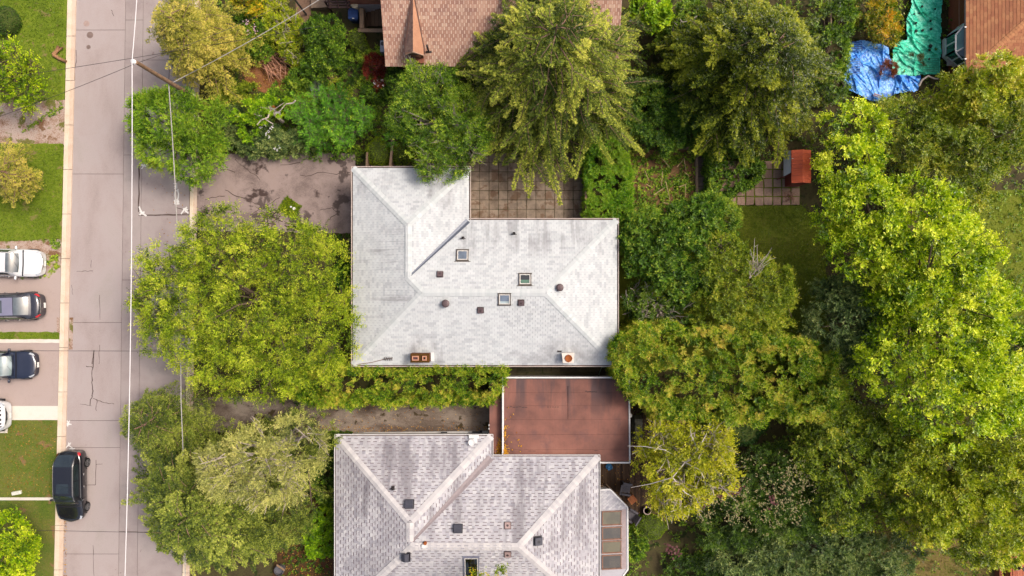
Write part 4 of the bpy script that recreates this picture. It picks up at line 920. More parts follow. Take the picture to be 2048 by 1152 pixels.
# order the outlines so that every plane faces up
rf4 = lay_roof(H4, P4, roof_org, .33, .19, .016, near=(29.5,16.5))
piece_mat('orange_brown_shingle_cap', [P(214,150,104), P(200,136,94)]); caps(rf4, (ex_,sy_,z4+.01), (ex_+dd,sy_+dd,z4+.38*dd+.01), MATS['orange_brown_shingle_cap'], .34, .19, .26)
wx_ = W(1897,0,0).x
ob = ground_mat('orange_brick_wall', [P(150,84,56), P(172,98,66), P(160,90,60)], 1.2, 12, .4)
m = MB(); m.box(wx_, wx_+11, sy_+.9, sy_+16, 0, z4-.15); m.build('wall', ob, H4)
m = MB(); m.tube([(ex_-.05,sy_,z4-.02),(ex_-.05,sy_+16,z4-.02)], .05, .05, 5); m.tube([(ex_,sy_-.05,z4-.02),(ex_+12,sy_-.05,z4-.02)], .05, .05, 5); m.build('gutter', blackp, H4)
for k in range(7):
    m = MB(); m.rbox((ex_-.06, sy_+1+k*2.0, z4+.03), .12, .06, .03); m.build('gutter_strap', white_m, H4)
m = MB(); m.tube([(wx_-.05,W(0,80,0).y,.0),(wx_-.05,W(0,80,0).y,2.2)], .04); m.tube([W(1918.5,60,1.4),W(1918,-40,1.4)], .02); m.build('conduit', flat_mat('pink_conduit', P(206,150,130), .6), H4)
# bay window on its west wall
BW = MB(); f1, f2 = .9, 2.1
bx = wx_-.75; ya_, yb_ = W(0,122,1.5).y, W(0,52,1.5).y
outl = [(wx_-.001,ya_-.1),(bx,ya_+.55),(bx,yb_-.55),(wx_-.001,yb_+.1)]
BW.prism(outl[::-1], .5, .9); BW.prism([(wx_-.001,ya_),(bx+.05,ya_+.6),(bx+.05,yb_-.6),(wx_-.001,yb_)][::-1], 2.12, 2.2); bw = BW.build('bay_window', wall_white, H4)
for a, c in ((outl[0],outl[1]),(outl[1],outl[2]),(outl[2],outl[3])):
    a = Vector(a); c = Vector(c); d = (c-a); L_ = d.length; d.normalize(); nn = Vector((d.y,-d.x))*.02
    m = MB(); m.prism([tuple(a+nn),tuple(c+nn),tuple(c-nn),tuple(a-nn)], .98, 2.04); m.build('pane', glass_mat('green_bay_glass', P(70,110,100)), bw)
    m = MB()
    for f in (0.0, .5, 1.0):
        q = a+d*(L_*f); m.box(q.x-.05,q.x+.05,q.y-.05,q.y+.05,.9,2.12)
    nn2 = nn*2.4; m.prism([tuple(a+nn2),tuple(c+nn2),tuple(c-nn2),tuple(a-nn2)], .901, .979); m.prism([tuple(a+nn2),tuple(c+nn2),tuple(c-nn2),tuple(a-nn2)], 2.041, 2.119); m.build('frame', white_m, bw)
# sloping glass roof of the bay, white framed
m = MB(); A1 = [W(1925,52,2.3), W(1909,82,2.0), W(1912,108,2.0), W(1931,98,2.3)]
def bars(pts, r, nm, mat, par):
    for i in range(len(pts)-1):
        mm = MB(); mm.tube([pts[i], pts[i+1]], r, r, 4); mm.build(nm, mat, par)
gl = [W(1931,48,2.5), W(1911,70,2.15), W(1911,104,2.15), W(1931,94,2.5)]
mm = MB(); mm.add(gl+[q-Vector((0,0,.03)) for q in gl], [(0,1,2,3),(7,6,5,4),(0,4,5,1),(1,5,6,2),(2,6,7,3)]); mm.build('roof_pane', glass_mat('teal_glass', P(84,140,124)), bw)
gl2 = [W(1931,95,2.5), W(1911,105,2.15), W(1924,119,2.2), W(1931,115,2.4)]
mm = MB(); mm.add(gl2+[q-Vector((0,0,.03)) for q in gl2], [(0,1,2,3),(7,6,5,4),(0,4,5,1),(1,5,6,2),(2,6,7,3)]); mm.build('roof_pane', glass_mat('dark_teal_glass', P(60,76,72)), bw)
bars([q+Vector((0,0,.03)) for q in (gl[0],gl[1],gl[2],gl[3])], .05, 'bar', white_m, bw); bars([q+Vector((0,0,.03)) for q in (gl2[1],gl2[2],gl2[3])], .045, 'bar', white_m, bw)
m = MB(); a = W(1901,78,.9); c = W(1901,130,.9); m.box(a.x-.12,a.x+.14,c.y,a.y,.7,.9); m.build('sill', flat_mat('cream_sill', P(206,188,184), .6), bw)
m = MB(); m.box(*sorted((W(2037,0,2.4).x,W(2060,0,2.4).x)), W(0,158,2.4).y, W(0,151,2.4).y, 2.3, 2.4); m.build('porch_edge', white_m, H4)
# ------------------------------------------------------------------ cars
tyre = flat_mat('tyre_rubber', P(44,42,44), .9); rim_m = flat_mat('alloy_rim', P(150,148,150), .35, .6)
lamp_red = flat_mat('red_tail_lamp', (.42,.012,.02), .15, coat=.8, var=.2); lamp_clear = flat_mat('clear_headlamp', P(206,212,220), .12, coat=.8, var=.2)
chrome = flat_mat('chrome_trim', P(214,208,204), .2, .7); trim_b = flat_mat('black_trim', P(34,32,36), .45); plate_m = flat_mat('number_plate', P(248,246,242), .5, var=.02)
def interp(tab, x):
    for (a, v), (b_, w_) in zip(tab[:-1], tab[1:]):
        if x <= b_: f = (x-a)/(b_-a) if b_ > a else 0; f = f*f*(3-2*f) if True else f; return v+(w_-v)*f
    return tab[-1][1]
def make_car(L, Wd, prof, gh, paint, glass, label, cat, loc, rz, group='parked cars', roofglass=None, sunroof=None, extras=None, rimm=None, tailred=True):
    """prof: deck height table nose(0)->tail(1); gh: glasshouse (front base, front top, rear top, rear base, roof height)"""
    C_ = empty('parked_car', loc, rz, label, cat, group); inv = None
    Mw = world_of(C_)
    def put(m, name, mat, parent=None, smooth=True):
        xf(m, Mw); o = m.build(name, mat, parent or C_, smooth=smooth); return o
    hw = Wd/2
    def plan(u):
        e = abs(2*u-1); f = 1-.34*max(0,(e-.64)/.36)**2.3
        if e > .94: f *= math.sqrt(max(0.0, 1-((e-.94)/.06)**2))*.5+.5
        return hw*f
    def xx(u):
        return L/2-L*u
    # cross-section: fractions of half width and height between sill and deck
    sec = [(0,1.0),(.35,.998),(.62,.985),(.80,.955),(.90,.91),(.965,.83),(1.0,.68),(1.0,.50),(.985,.34),(.96,.18),(.93,.06),(.90,0.0)]
    ns = len(sec)
    def B(u, v, off=0.0):   # v 0..1 centre->sill, signed
        s = abs(v)*(ns-1); i = min(int(s), ns-2); f = s-i; a = sec[i][0]+(sec[i+1][0]-sec[i][0])*f; h = sec[i][1]+(sec[i+1][1]-sec[i][1])*f
        zt = interp(prof, u); e = abs(2*u-1); zs = .20; 
        if e > .9: k = (e-.9)/.1; zt = zt-(zt-.62)*.55*k*k
        bulge = 1.0
        x = xx(u); 
        if e > .9:   # rounded bumper in plan
            x -= math.copysign(.16*(a**2.2)*((e-.9)/.1), x) 
        return Vector((x, math.copysign(plan(u)*a, v if v else 1)*bulge, zs+(zt-zs)*h+off))
    us = [0,.004,.012,.025,.05,.09,.14,.19,.25,.3,.36,.44,.52,.6,.68,.75,.81,.86,.91,.95,.975,.988,.996,1.0]
    vv = [k/(ns-1) for k in range(ns)]; full = [-v for v in vv[::-1]]+vv[1:]
    m = MB(); vs = [B(u, v) for u in us for v in full]; nf = len(full)
    fs = [(i*nf+j, i*nf+j+1, (i+1)*nf+j+1, (i+1)*nf+j) for i in range(len(us)-1) for j in range(nf-1)]
    fs.append(tuple(range(nf))[::-1]); fs.append(tuple((len(us)-1)*nf+j for j in range(nf))); fs += [(i*nf, (i+1)*nf, (i+1)*nf+nf-1, i*nf+nf-1) for i in range(len(us)-1)]
    # bumper faces are closed down to the sill
    m.add(vs, fs); body = put(m, 'body', paint)
    def patch(S, u0, u1, v0, v1, nu, nv, off, name, mat, parent=None, sh=lambda a, b_: (a, b_)):
        mm = MB(); g = [[None]*(nv+1) for _ in range(nu+1)]
        for i in range(nu+1):
            for j in range(nv+1):
                u, v = sh(u0+(u1-u0)*i/nu, v0+(v1-v0)*j/nv); p = S(u, v); e = 1e-3
                du = S(u+e, v)-S(u-e, v); dv = S(u, v+e)-S(u, v-e); n_ = du.cross(dv)
                if n_.length < 1e-12: n_ = Vector((0,0,1))
                n_.normalize()
                if n_.z < -.05 or (abs(n_.z) < .2 and n_.y*p.y < -.001): n_ = -n_
                g[i][j] = p+n_*off
        vs = [q for row in g for q in row]; W_ = nv+1
        mm.add(vs, [(i*W_+j, i*W_+j+1, (i+1)*W_+j+1, (i+1)*W_+j) for i in range(nu) for j in range(nv)]); return put(mm, name, mat, parent)
    a0, a1, a2, a3, zr_ = gh
    def G(u, v):            # u 0..1 along the glasshouse, v -1..1 across
        t = a0+(a3-a0)*u; x = xx(t); zb_ = interp(prof, t)-.01
        f1 = (a1-a0)/(a3-a0); f2 = (a2-a0)/(a3-a0)
        if u < f1: h = math.sin(u/f1*math.pi/2)**.9
        elif u > f2: h = math.sin((1-u)/(1-f2)*math.pi/2)**.9
        else: h = 1+.03*math.sin((u-f1)/(f2-f1)*math.pi)
        H_ = (zr_-zb_)*max(h, 0); wb = plan(t)*.93; wt = plan(t)*.70; s = min(1.0, abs(v))
        if s < .62: y = wt*s/.62; z = zb_+H_*(1-.035*(s/.62)**2)
        else: k = (s-.62)/.38; y = wt+(wb-wt)*k; z = zb_+H_*(.965*(1-k)**.85)
        # windscreen and rear glass bow outwards in plan
        if u < f1: x -= .14*(abs(v)**2)*(1-u/f1)
        if u > f2: x += .10*(abs(v)**2)*((u-f2)/(1-f2))
        return Vector((x, math.copysign(y, v if v else 1), z))
    m = MB(); nu, nv = 28, 22; vs = [G(i/nu, -1+2*j/nv) for i in range(nu+1) for j in range(nv+1)]
    m.add(vs, [(i*(nv+1)+j, i*(nv+1)+j+1, (i+1)*(nv+1)+j+1, (i+1)*(nv+1)+j) for i in range(nu) for j in range(nv)]); put(m, 'cabin_frame', paint)
    f1 = (a1-a0)/(a3-a0); f2 = (a2-a0)/(a3-a0)
    patch(G, .03, f1*.93, -.60, .60, 8, 14, .008, 'windscreen', glass)
    patch(G, f2+(1-f2)*.10, 1-(1-f2)*.12, -.56, .56, 8, 14, .008, 'rear_window', glass)
    patch(G, f1*1.0, f2*1.0+.02, -.56, .56, 10, 12, .006, 'roof', roofglass or paint)
    if sunroof: patch(G, f1+(f2-f1)*sunroof[0], f1+(f2-f1)*sunroof[1], -.40, .40, 4, 8, .012, 'sunroof', glass)
    for sgn in (-1, 1):
        mid = (f1+f2)/2
        for u0, u1 in ((f1*.80, mid-.012), (mid+.012, f2+(1-f2)*.25)):
            patch(G, u0, u1, sgn*.68, sgn*.94, 6, 4, .007, 'side_window', glass)
        mm = MB(); mm.tube([G(f1*.35+(f2+(1-f2)*.5-f1*.35)*k/10, sgn*.64)+Vector((0,0,.012)) for k in range(11)], .012, .012, 4); put(mm, 'roof_trim', chrome)
        # mirror
        mp = B((a0+a1)/2-.02, sgn*.5); mm = MB(); mm.rbox((mp.x-.05, mp.y*1.0+sgn*.10, mp.z+.16), .12, .22, .13, bev=.03); mm.tube([(mp.x-.05, mp.y*.93, mp.z+.16), (mp.x-.05, mp.y+sgn*.05, mp.z+.2)], .03); put(mm, 'mirror', paint)
        # wheels
        for wx in (L/2-L*.19, -L/2+L*.20):
            r = .33; mm = MB(); y0_ = sgn*(hw-.20); y1_ = sgn*(hw+.012)
            mm.tube([(wx,y0_,r),(wx,y1_-sgn*.03,r),(wx,y1_,r)], r, r*.94, 22); wh = put(mm, 'wheel', tyre)
            mm = MB(); mm.tube([(wx,y1_-sgn*.04,r),(wx,y1_+sgn*.006,r)], r*.66, r*.64, 18); put(mm, 'rim', trim_b, wh)
            mm = MB()
            for k in range(10):
                an = k*math.pi/5; mm.tube([(wx+.04*math.cos(an),y1_+sgn*.014,r+.04*math.sin(an)),(wx+.20*math.cos(an),y1_+sgn*.010,r+.20*math.sin(an))], .016,.016,4)
            for k in range(20):
                an = k*math.pi/10; an2 = an+math.pi/10; mm.tube([(wx+.21*math.cos(an),y1_+sgn*.012,r+.21*math.sin(an)),(wx+.21*math.cos(an2),y1_+sgn*.012,r+.21*math.sin(an2))], .014,.014,4)
            put(mm, 'spokes', rimm or rim_m, wh, smooth=False)
            mm = MB(); mm.tube([(wx+ (r+.05)*math.cos(math.pi*k/10), sgn*(hw*.985), r+(r+.05)*math.sin(math.pi*k/10)*.92) for k in range(11)], .03, .03, 4); put(mm, 'wheel_arch', trim_b)
        patch(B, .012, .085, sgn*.30, sgn*.44, 5, 3, .010, 'headlight', lamp_clear, sh=lambda a, b_: (a+.25*(.1-abs(abs(b_)-.30))*0+(.44-abs(b_))*.10, b_))
        patch(B, .93, .988, sgn*.33, sgn*.50, 5, 3, .010, 'tail_light', lamp_red if tailred else lamp_clear, sh=lambda a, b_: (a-(.5-abs(b_))*.06, b_))
        patch(B, .33, .335, sgn*.46, sgn*.80, 2, 6, .004, 'door_seam', trim_b); patch(B, .53, .534, sgn*.46, sgn*.80, 2, 6, .004, 'door_seam', trim_b); patch(B, .70, .704, sgn*.46, sgn*.80, 2, 6, .004, 'door_seam', trim_b)
        for uh in (.49, .66): q = B(uh, sgn*.58); mm = MB(); mm.rbox((q.x, q.y+sgn*.012, q.z), .2, .035, .035); put(mm, 'door_handle', chrome)
    # nose and tail furniture
    patch(B, .004, .016, -.26, .26, 2, 12, .012, 'grille', trim_b); patch(B, .0165, .0205, -.30, .30, 1, 12, .016, 'grille_bar', chrome)
    patch(B, .983, .990, -.30, .30, 1, 12, .014, 'tail_trim', chrome)
    # plates stand on the vertical bumper faces, tilted a little upwards
    for sx, nm in ((1,'number_plate'),(-1,'number_plate')):
        x = sx*(L/2+.0); mm = MB(); mm.add([(x+sx*.03,-.17,.44),(x+sx*.03,.17,.44),(x-sx*.015,.17,.56),(x-sx*.015,-.17,.56)], [(0,1,2,3) if sx > 0 else (3,2,1,0)]); mm.add([(x,-.17,.43),(x,.17,.43),(x-sx*.03,.17,.56),(x-sx*.03,-.17,.56)], [(0,1,2,3)]); put(mm, nm, plate_m, smooth=False)
    for k, (u0, u1) in enumerate(((a0-.030, a0-.012),)):
        patch(B, u0, u1, -.40, .40, 1, 16, .010, 'wiper_panel', trim_b, sh=lambda a, b_: (a+.06*abs(b_)**1.5, b_))
    for s_ in (-.35, .25):
        mm = MB(); mm.tube([G(.03, s_)+Vector((.02,0,.03)), G(.09, s_+.36)+Vector((.03,0,.03))], .010, .008, 4); put(mm, 'wiper', trim_b)
    # bonnet shut lines
    for sgn in (-1, 1): patch(B, .05, a0-.03, sgn*.285, sgn*.292, 10, 1, .004, 'bonnet_seam', trim_b)
    patch(B, .043, .0455, -.28, .28, 1, 14, .004, 'bonnet_seam', trim_b)
    if extras: extras(B, patch, put)
    return C_
def paint_mat(name, c, metal=.0, rough=.22): return flat_mat(name, c, rough, metal, coat=1.0, var=.06, scale=1.5)
p_white = paint_mat('white_car_paint', P(250,250,252)); p_char = paint_mat('charcoal_car_paint', P(72,72,82), .3); p_navy = paint_mat('navy_car_paint', P(46,54,78), .35); p_black = paint_mat('black_car_paint', (.008,.008,.011,1)); p_silver = paint_mat('silver_roof_tone', P(176,172,196), .4, .3)  # the silver tone covers the charcoal sedan's roof
cg1 = glass_mat('car_glass', P(112,122,128)); cg2 = glass_mat('pale_car_glass', P(166,184,186)); cg3 = glass_mat('black_car_glass', P(52,62,66))
sedan = [(0,.60),(.04,.70),(.10,.76),(.25,.90),(.32,.95),(.75,.98),(.82,1.0),(.95,.97),(1,.88)]
hatch = [(0,.60),(.04,.72),(.12,.80),(.24,.93),(.30,.98),(.85,1.04),(.94,1.02),(1,.90)]
suv = [(0,.80),(.04,.95),(.12,1.02),(.24,1.08),(.30,1.10),(.85,1.14),(.94,1.12),(1,1.0)]
make_car(4.6, 1.82, sedan, (.27,.43,.70,.90,1.44), p_white, cg1, 'white car with its nose towards the road on the gravel drive', 'car', (-33.02, 1.66, .094), math.radians(-1.5))
make_car(4.7, 1.80, sedan, (.27,.42,.68,.88,1.44), p_char, cg1, 'charcoal sedan with red tail lights towards the road, its roof silver', 'car', (-33.08, -1.22, .096), math.radians(182), roofglass=p_silver, sunroof=(.22,.5))
make_car(4.6, 1.85, sedan, (.27,.42,.69,.89,1.45), p_navy, cg2, 'navy blue car with its bonnet towards the road on the pale drive', 'car', (-33.48, -5.05, .094), math.radians(0))
def slots(B, patch, put):
    for k in range(6): patch(B, .055, .075, -.26+k*.09, -.215+k*.09, 2, 2, .012, 'bonnet_slot', trim_b)
make_car(4.5, 2.05, suv, (.34,.42,.86,.97,1.75), p_white, cg3, 'white car of which only the slotted front corner shows at the left edge', 'car', (-35.25, -8.38, .094), 0, extras=slots)
make_car(4.78, 1.80, hatch, (.25,.42,.78,.965,1.47), p_black, cg3, 'black hatchback parked on the road against the kerb, facing down', 'car', (-28.98, -12.98, .032), math.radians(-90), sunroof=(.06,.42))

# ------------------------------------------------------------------ foliage
def quad_mesh(name, V, tint, mat, parent=None):
    """V is (n,4,3)"""
    n = len(V); q = V.shape[1]; me = bpy.data.meshes.new(name); o0 = V.reshape(-1,3).mean(0); o0[2] = V[:,:,2].min()
    me.vertices.add(q*n); me.vertices.foreach_set('co', (V.reshape(-1,3)-o0).astype(np.float32).ravel())
    me.loops.add(q*n); me.loops.foreach_set('vertex_index', np.arange(q*n, dtype=np.int32))
    me.polygons.add(n); me.polygons.foreach_set('loop_start', np.arange(0,q*n,q,dtype=np.int32)); me.polygons.foreach_set('loop_total', np.full(n,q,dtype=np.int32))
    me.update(calc_edges=True); at = me.attributes.new('tint','FLOAT','FACE'); at.data.foreach_set('value', np.clip(tint,0.001,.999).astype(np.float32)); me.materials.append(mat)
    o = bpy.data.objects.new(name, me); col.objects.link(o); o.location = o0.tolist()
    if parent is not None:
        o.parent = parent; o.location = (Vector(o0.tolist())-parent.location)
    return o
def nz(a): return a/np.maximum(np.linalg.norm(a, axis=-1, keepdims=True), 1e-9)
TOTAL = [0]
def leaves_on_shoots(S0, D, Ln, k, lL, lW, r, ang=50, tip=.25, upb=.9, t0=None, droop=.15, tvar=.21, start=.15):
    """k leaves set alternately along each shoot; returns quads and tints"""
    n = len(S0); f = (np.arange(k)+.5)/k*(1-start)+start; f = f[None,:]+r.normal(0,.03,(n,k))
    D = nz(D); up = np.array([0,0,1.0]); nrm = nz(np.cross(np.cross(D, up)+1e-6, D)*-1.0+0*D); nrm = nz(np.where((nrm[:,2:3] < 0), -nrm, nrm)+up*.15)
    side = nz(np.cross(D, nrm)); s = np.where(np.arange(k)%2 == 0, 1.0, -1.0)[None,:,None]*1.0
    a = np.radians(ang+r.normal(0,16,(n,k)))[...,None]
    pos = S0[:,None,:]+D[:,None,:]*(f*Ln[:,None])[...,None]; pos[...,2] -= droop*(f**2)*Ln[:,None]
    d = nz(D[:,None,:]*np.cos(a)+side[:,None,:]*s*np.sin(a)+nrm[:,None,:]*r.normal(.1,.25,(n,k,1)))
    nn = nz(nrm[:,None,:]*upb+r.normal(0,.38,(n,k,3))+up*.25); sd_ = nz(np.cross(nn, d))
    sz = (1-.35*f)*r.uniform(.55,1.4,(n,k))*r.uniform(.8,1.2,(n,1)); l = (lL*sz)[...,None]; w_ = (lW*sz)[...,None]/2
    V = np.stack([pos+d*l*.12-sd_*w_, pos+d*l*.12+sd_*w_, pos+d*l*1.05], axis=2)
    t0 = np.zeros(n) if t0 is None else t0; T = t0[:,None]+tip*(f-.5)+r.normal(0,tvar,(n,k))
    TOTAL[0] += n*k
    return V.reshape(-1,3,3), T.reshape(-1)
def wood_tubes(name, lines, mat, parent):
    m = MB()
    for pts, a, b_ in lines: m.tube(pts, a, b_, 5, cap=False)
    return m.build(name, mat, parent)
bark = flat_mat('grey_bark', P(112,92,78), .9, var=.3, scale=8); bark_p = flat_mat('pale_bark', P(206,190,178), .8, var=.2, scale=8); bark_r = flat_mat('pinkish_bark', P(158,122,104), .9, var=.25, scale=8)
def dome(lobe, n, r, shell=(.78,1.0), low=-.15, rough=.12):
    """points and outward directions in a crown lobe given in picture units (px,py,rx,ry,ztop,zbase)"""
    px, py, rx_, ry_, zt, zb_ = lobe; zm = zb_+(zt-zb_)*.45; c = W(px, py, zm); a = M2(rx_, zm); b_ = M2(ry_, zm)
    ph = r.uniform(0,2*np.pi); z = r.uniform(low,1,n)**1.0; th = r.uniform(0,2*np.pi,n); z = np.where(z > .97, .97, z); q = np.sqrt(1-z*z)
    d = np.stack([q*np.cos(th), q*np.sin(th), z], -1)
    w1 = 1+rough*(np.sin(3*th+ph)+.7*np.sin(5*th+2.1*ph+2*z)+.6*np.sin(9*th-ph))*.7
    rad = r.uniform(*shell, n)*w1
    up_ = zt-zm; dn = zm-zb_
    P_ = np.stack([c.x+d[:,0]*a*rad, c.y+d[:,1]*b_*rad, zm+np.where(d[:,2] > 0, d[:,2]*up_, d[:,2]*dn)*rad], -1)
    return P_, nz(d*np.array([1/a, 1/b_, 1/max(up_,.3)])), (a, b_, up_, c)
def broad(name, label, cat, lobes, mat, seed, cr=.55, leaf=(.15,.09), dens=1.0, shoots=15, k=8, group=None, tint=.45, cvar=.17, trunk=True, tip=.25, rough=.12, bk=None, limbs=14, twig=0, inner=.30, trunk_px=None, shl=(.8,1.35), upb=.7, ang=50):
    r = np.random.default_rng(seed); bk = bk or bark
    bx_, by_ = (lobes[0][0], lobes[0][1]) if trunk_px is None else trunk_px
    root = W(bx_, by_, lobes[0][5]+.4*(lobes[0][4]-lobes[0][5])); root.z = 0.0
    T = empty(name, root, 0, label, cat, group); Vs, Ts, lines = [], [], []
    allC = []
    for lb in lobes:
        zm = lb[5]+(lb[4]-lb[5])*.45; a = M2(lb[2], zm); b_ = M2(lb[3], zm); area = math.pi*a*b_*(1+.55*(lb[4]-lb[5])/max(a,b_))
        nc = max(5, int(area/(cr*cr)*.62*dens)); C, D, info = dome(lb, nc, r, rough=rough); 
        ni = int(nc*inner); C2, D2, _ = dome(lb, ni, r, shell=(.35,.75), rough=rough)
        C = np.concatenate([C,C2]); D = np.concatenate([D,D2]); ct = np.clip(tint+r.normal(0,cvar,len(C)), .02, .98)
        # low-frequency patches of lighter and darker growth
        ct = ct+.10*np.sin(C[:,0]*1.1+seed)*np.sin(C[:,1]*1.3+seed*.7)
        C = C-np.array([0,0,.15]); allC.append(C)
        n = len(C); m_ = shoots; rd = r.normal(0,1,(n,m_,3)); rd[...,2] = np.abs(rd[...,2])*.8-.25
        sdv = nz(nz(rd)*.95+D[:,None,:]*.85); ln = cr*r.uniform(shl[0],shl[1],(n,m_))*r.choice([1,1,1,1.35],(n,m_))
        S0 = np.repeat(C[:,None,:], m_, 1)+sdv*cr*.12
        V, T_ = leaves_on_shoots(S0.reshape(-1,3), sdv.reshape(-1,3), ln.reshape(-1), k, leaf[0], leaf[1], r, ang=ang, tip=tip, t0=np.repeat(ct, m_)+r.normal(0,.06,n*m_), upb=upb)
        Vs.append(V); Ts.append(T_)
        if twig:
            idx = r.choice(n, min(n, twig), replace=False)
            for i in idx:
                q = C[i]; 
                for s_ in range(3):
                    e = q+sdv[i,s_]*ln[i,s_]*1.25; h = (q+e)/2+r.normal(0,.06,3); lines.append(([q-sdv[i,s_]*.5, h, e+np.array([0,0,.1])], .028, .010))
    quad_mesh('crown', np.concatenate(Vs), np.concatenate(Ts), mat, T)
    if trunk:
        zt = max(l[4] for l in lobes); C = np.concatenate(allC); tr = max(.05, .022*zt+.05)
        top = Vector((root.x, root.y, zt*.62)); tk = MB(); tk.tube([(root.x,root.y,-.05),(root.x+.05,root.y+.03,zt*.3),top], tr, tr*.55, 8); tk.build('trunk', bk, T)
        for i in r.choice(len(C), min(limbs, len(C)), replace=False):
            q = Vector(C[i]); s_ = Vector((root.x, root.y, min(zt*.55, max(.2, q.z*r.uniform(.35,.6))))); h = s_.lerp(q,.5)+Vector((r.normal(0,.1),r.normal(0,.1),.15)); lines.append(([s_,h,q], tr*.42, .02))
    if lines: wood_tubes('branches', lines, bk, T)
    return T
def conifer(name, label, cat, px, py, radii, zt, zb_, mat, seed, nb=110, leaf=(.13,.04), k=7, step=.13, sh=.42, group=None, tint=.45, tip=.35, droop=.18, bk=None, wood=.8, trunk_px=None, fan=52, cvar=.12, up=0.0, thick=1.0, power=.8):
    """tiers of drooping boughs around a trunk; radii = outline radius in picture pixels by compass angle (right, up, left, down)"""
    r = np.random.default_rng(seed); bk = bk or bark_r; apex = W(px, py, zb_+(zt-zb_)*.32); ax, ay = apex.x, apex.y
    T = empty(name, (ax, ay, 0), 0, label, cat, group); S0, D, Ln, T0, lines = [], [], [], [], []
    na = len(radii)
    def rad(th): f = (th/(2*math.pi)%1)*na; i = int(f); g = f-i; g = g*g*(3-2*g); return radii[i%na]*(1-g)+radii[(i+1)%na]*g
    def bough(st, th, Rl, tb, depth, b_, wd_, t_in):
        dr = Vector((math.cos(th), math.sin(th), 0)); sg = Vector((-dr.y, dr.x, 0)); n = max(4, int(Rl/step)); bend = r.normal(0,.14); pts = []
        for i in range(n+1):
            u = i/n; x = Rl*u; pts.append(st+dr*x+sg*(bend*x*u+.05*math.sin(x*2.2+b_))+Vector((0,0,-droop*x*u+.10*x*(1-u)+up*x*u*u)))
        pw_ = pts[int(n*.22):] if depth else pts; lines.append((pw_[::max(1,n//6)]+[pts[-1]] if n > 6 else pw_, wd_, .008))
        for i in range(max(1,int(n*t_in)), n+1):
            u = i/n; p = pts[i]; tdir = (pts[i]-pts[i-1]).normalized(); w_ = sh*(min(1.0, (1-u)*2.2+.30))*(.55+.45*min(1,u*3))
            for s_ in (-1,1):
                a = math.radians(fan+r.normal(0,10)); d = tdir*math.cos(a)+sg*(s_*math.sin(a))+Vector((0,0,r.normal(-.02,.12)))
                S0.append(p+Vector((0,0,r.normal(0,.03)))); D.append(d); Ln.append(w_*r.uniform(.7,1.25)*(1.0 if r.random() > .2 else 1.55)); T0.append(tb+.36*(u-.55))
        S0.append(pts[-2]); D.append(dr); Ln.append(sh*.8); T0.append(tb+.15)
        if depth and Rl > 1.1:
            for q in range(int(r.integers(2, 5))):
                u = r.uniform(.35,.85); s_ = -1 if q%2 else 1; bough(pts[int(u*n)], th+s_*math.radians(r.uniform(24,52)), Rl*(1-u)*r.uniform(.75,1.2)+.25, tb+r.normal(0,.08), 0, b_+q, wd_*.5, .05)
    for b_ in range(nb):
        f = (b_+.5)/nb; f = f**power                    # 0 top -> 1 bottom
        z0 = zt-(zt-zb_)*f*.86-.1+r.normal(0,.15); th = b_*2.399963+r.normal(0,.2); Rl = M2(rad(th), zb_+(zt-zb_)*.3)*(.14+.91*f**.75)*(r.uniform(.66,1.06) if r.random() > .12 else 1.14)
        if Rl < .25: continue
        bough(Vector((ax,ay,z0)), th, Rl, tint+r.normal(0,cvar), 1, b_, .032*thick, .12)
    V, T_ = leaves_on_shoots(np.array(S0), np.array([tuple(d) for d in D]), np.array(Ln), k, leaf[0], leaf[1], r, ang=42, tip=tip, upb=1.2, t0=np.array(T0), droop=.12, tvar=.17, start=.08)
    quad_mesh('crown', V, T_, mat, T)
    tk = MB(); tr = .03*zt; tk.tube([(ax,ay,-.05),(ax,ay,zt*.5),(ax,ay,zt-.1)], tr, .03, 8); tk.build('trunk', bk, T)
    k_ = int(len(lines)*wood)
    wood_tubes('branches', [lines[i] for i in r.permutation(len(lines))[:k_]], bk, T)
    return T
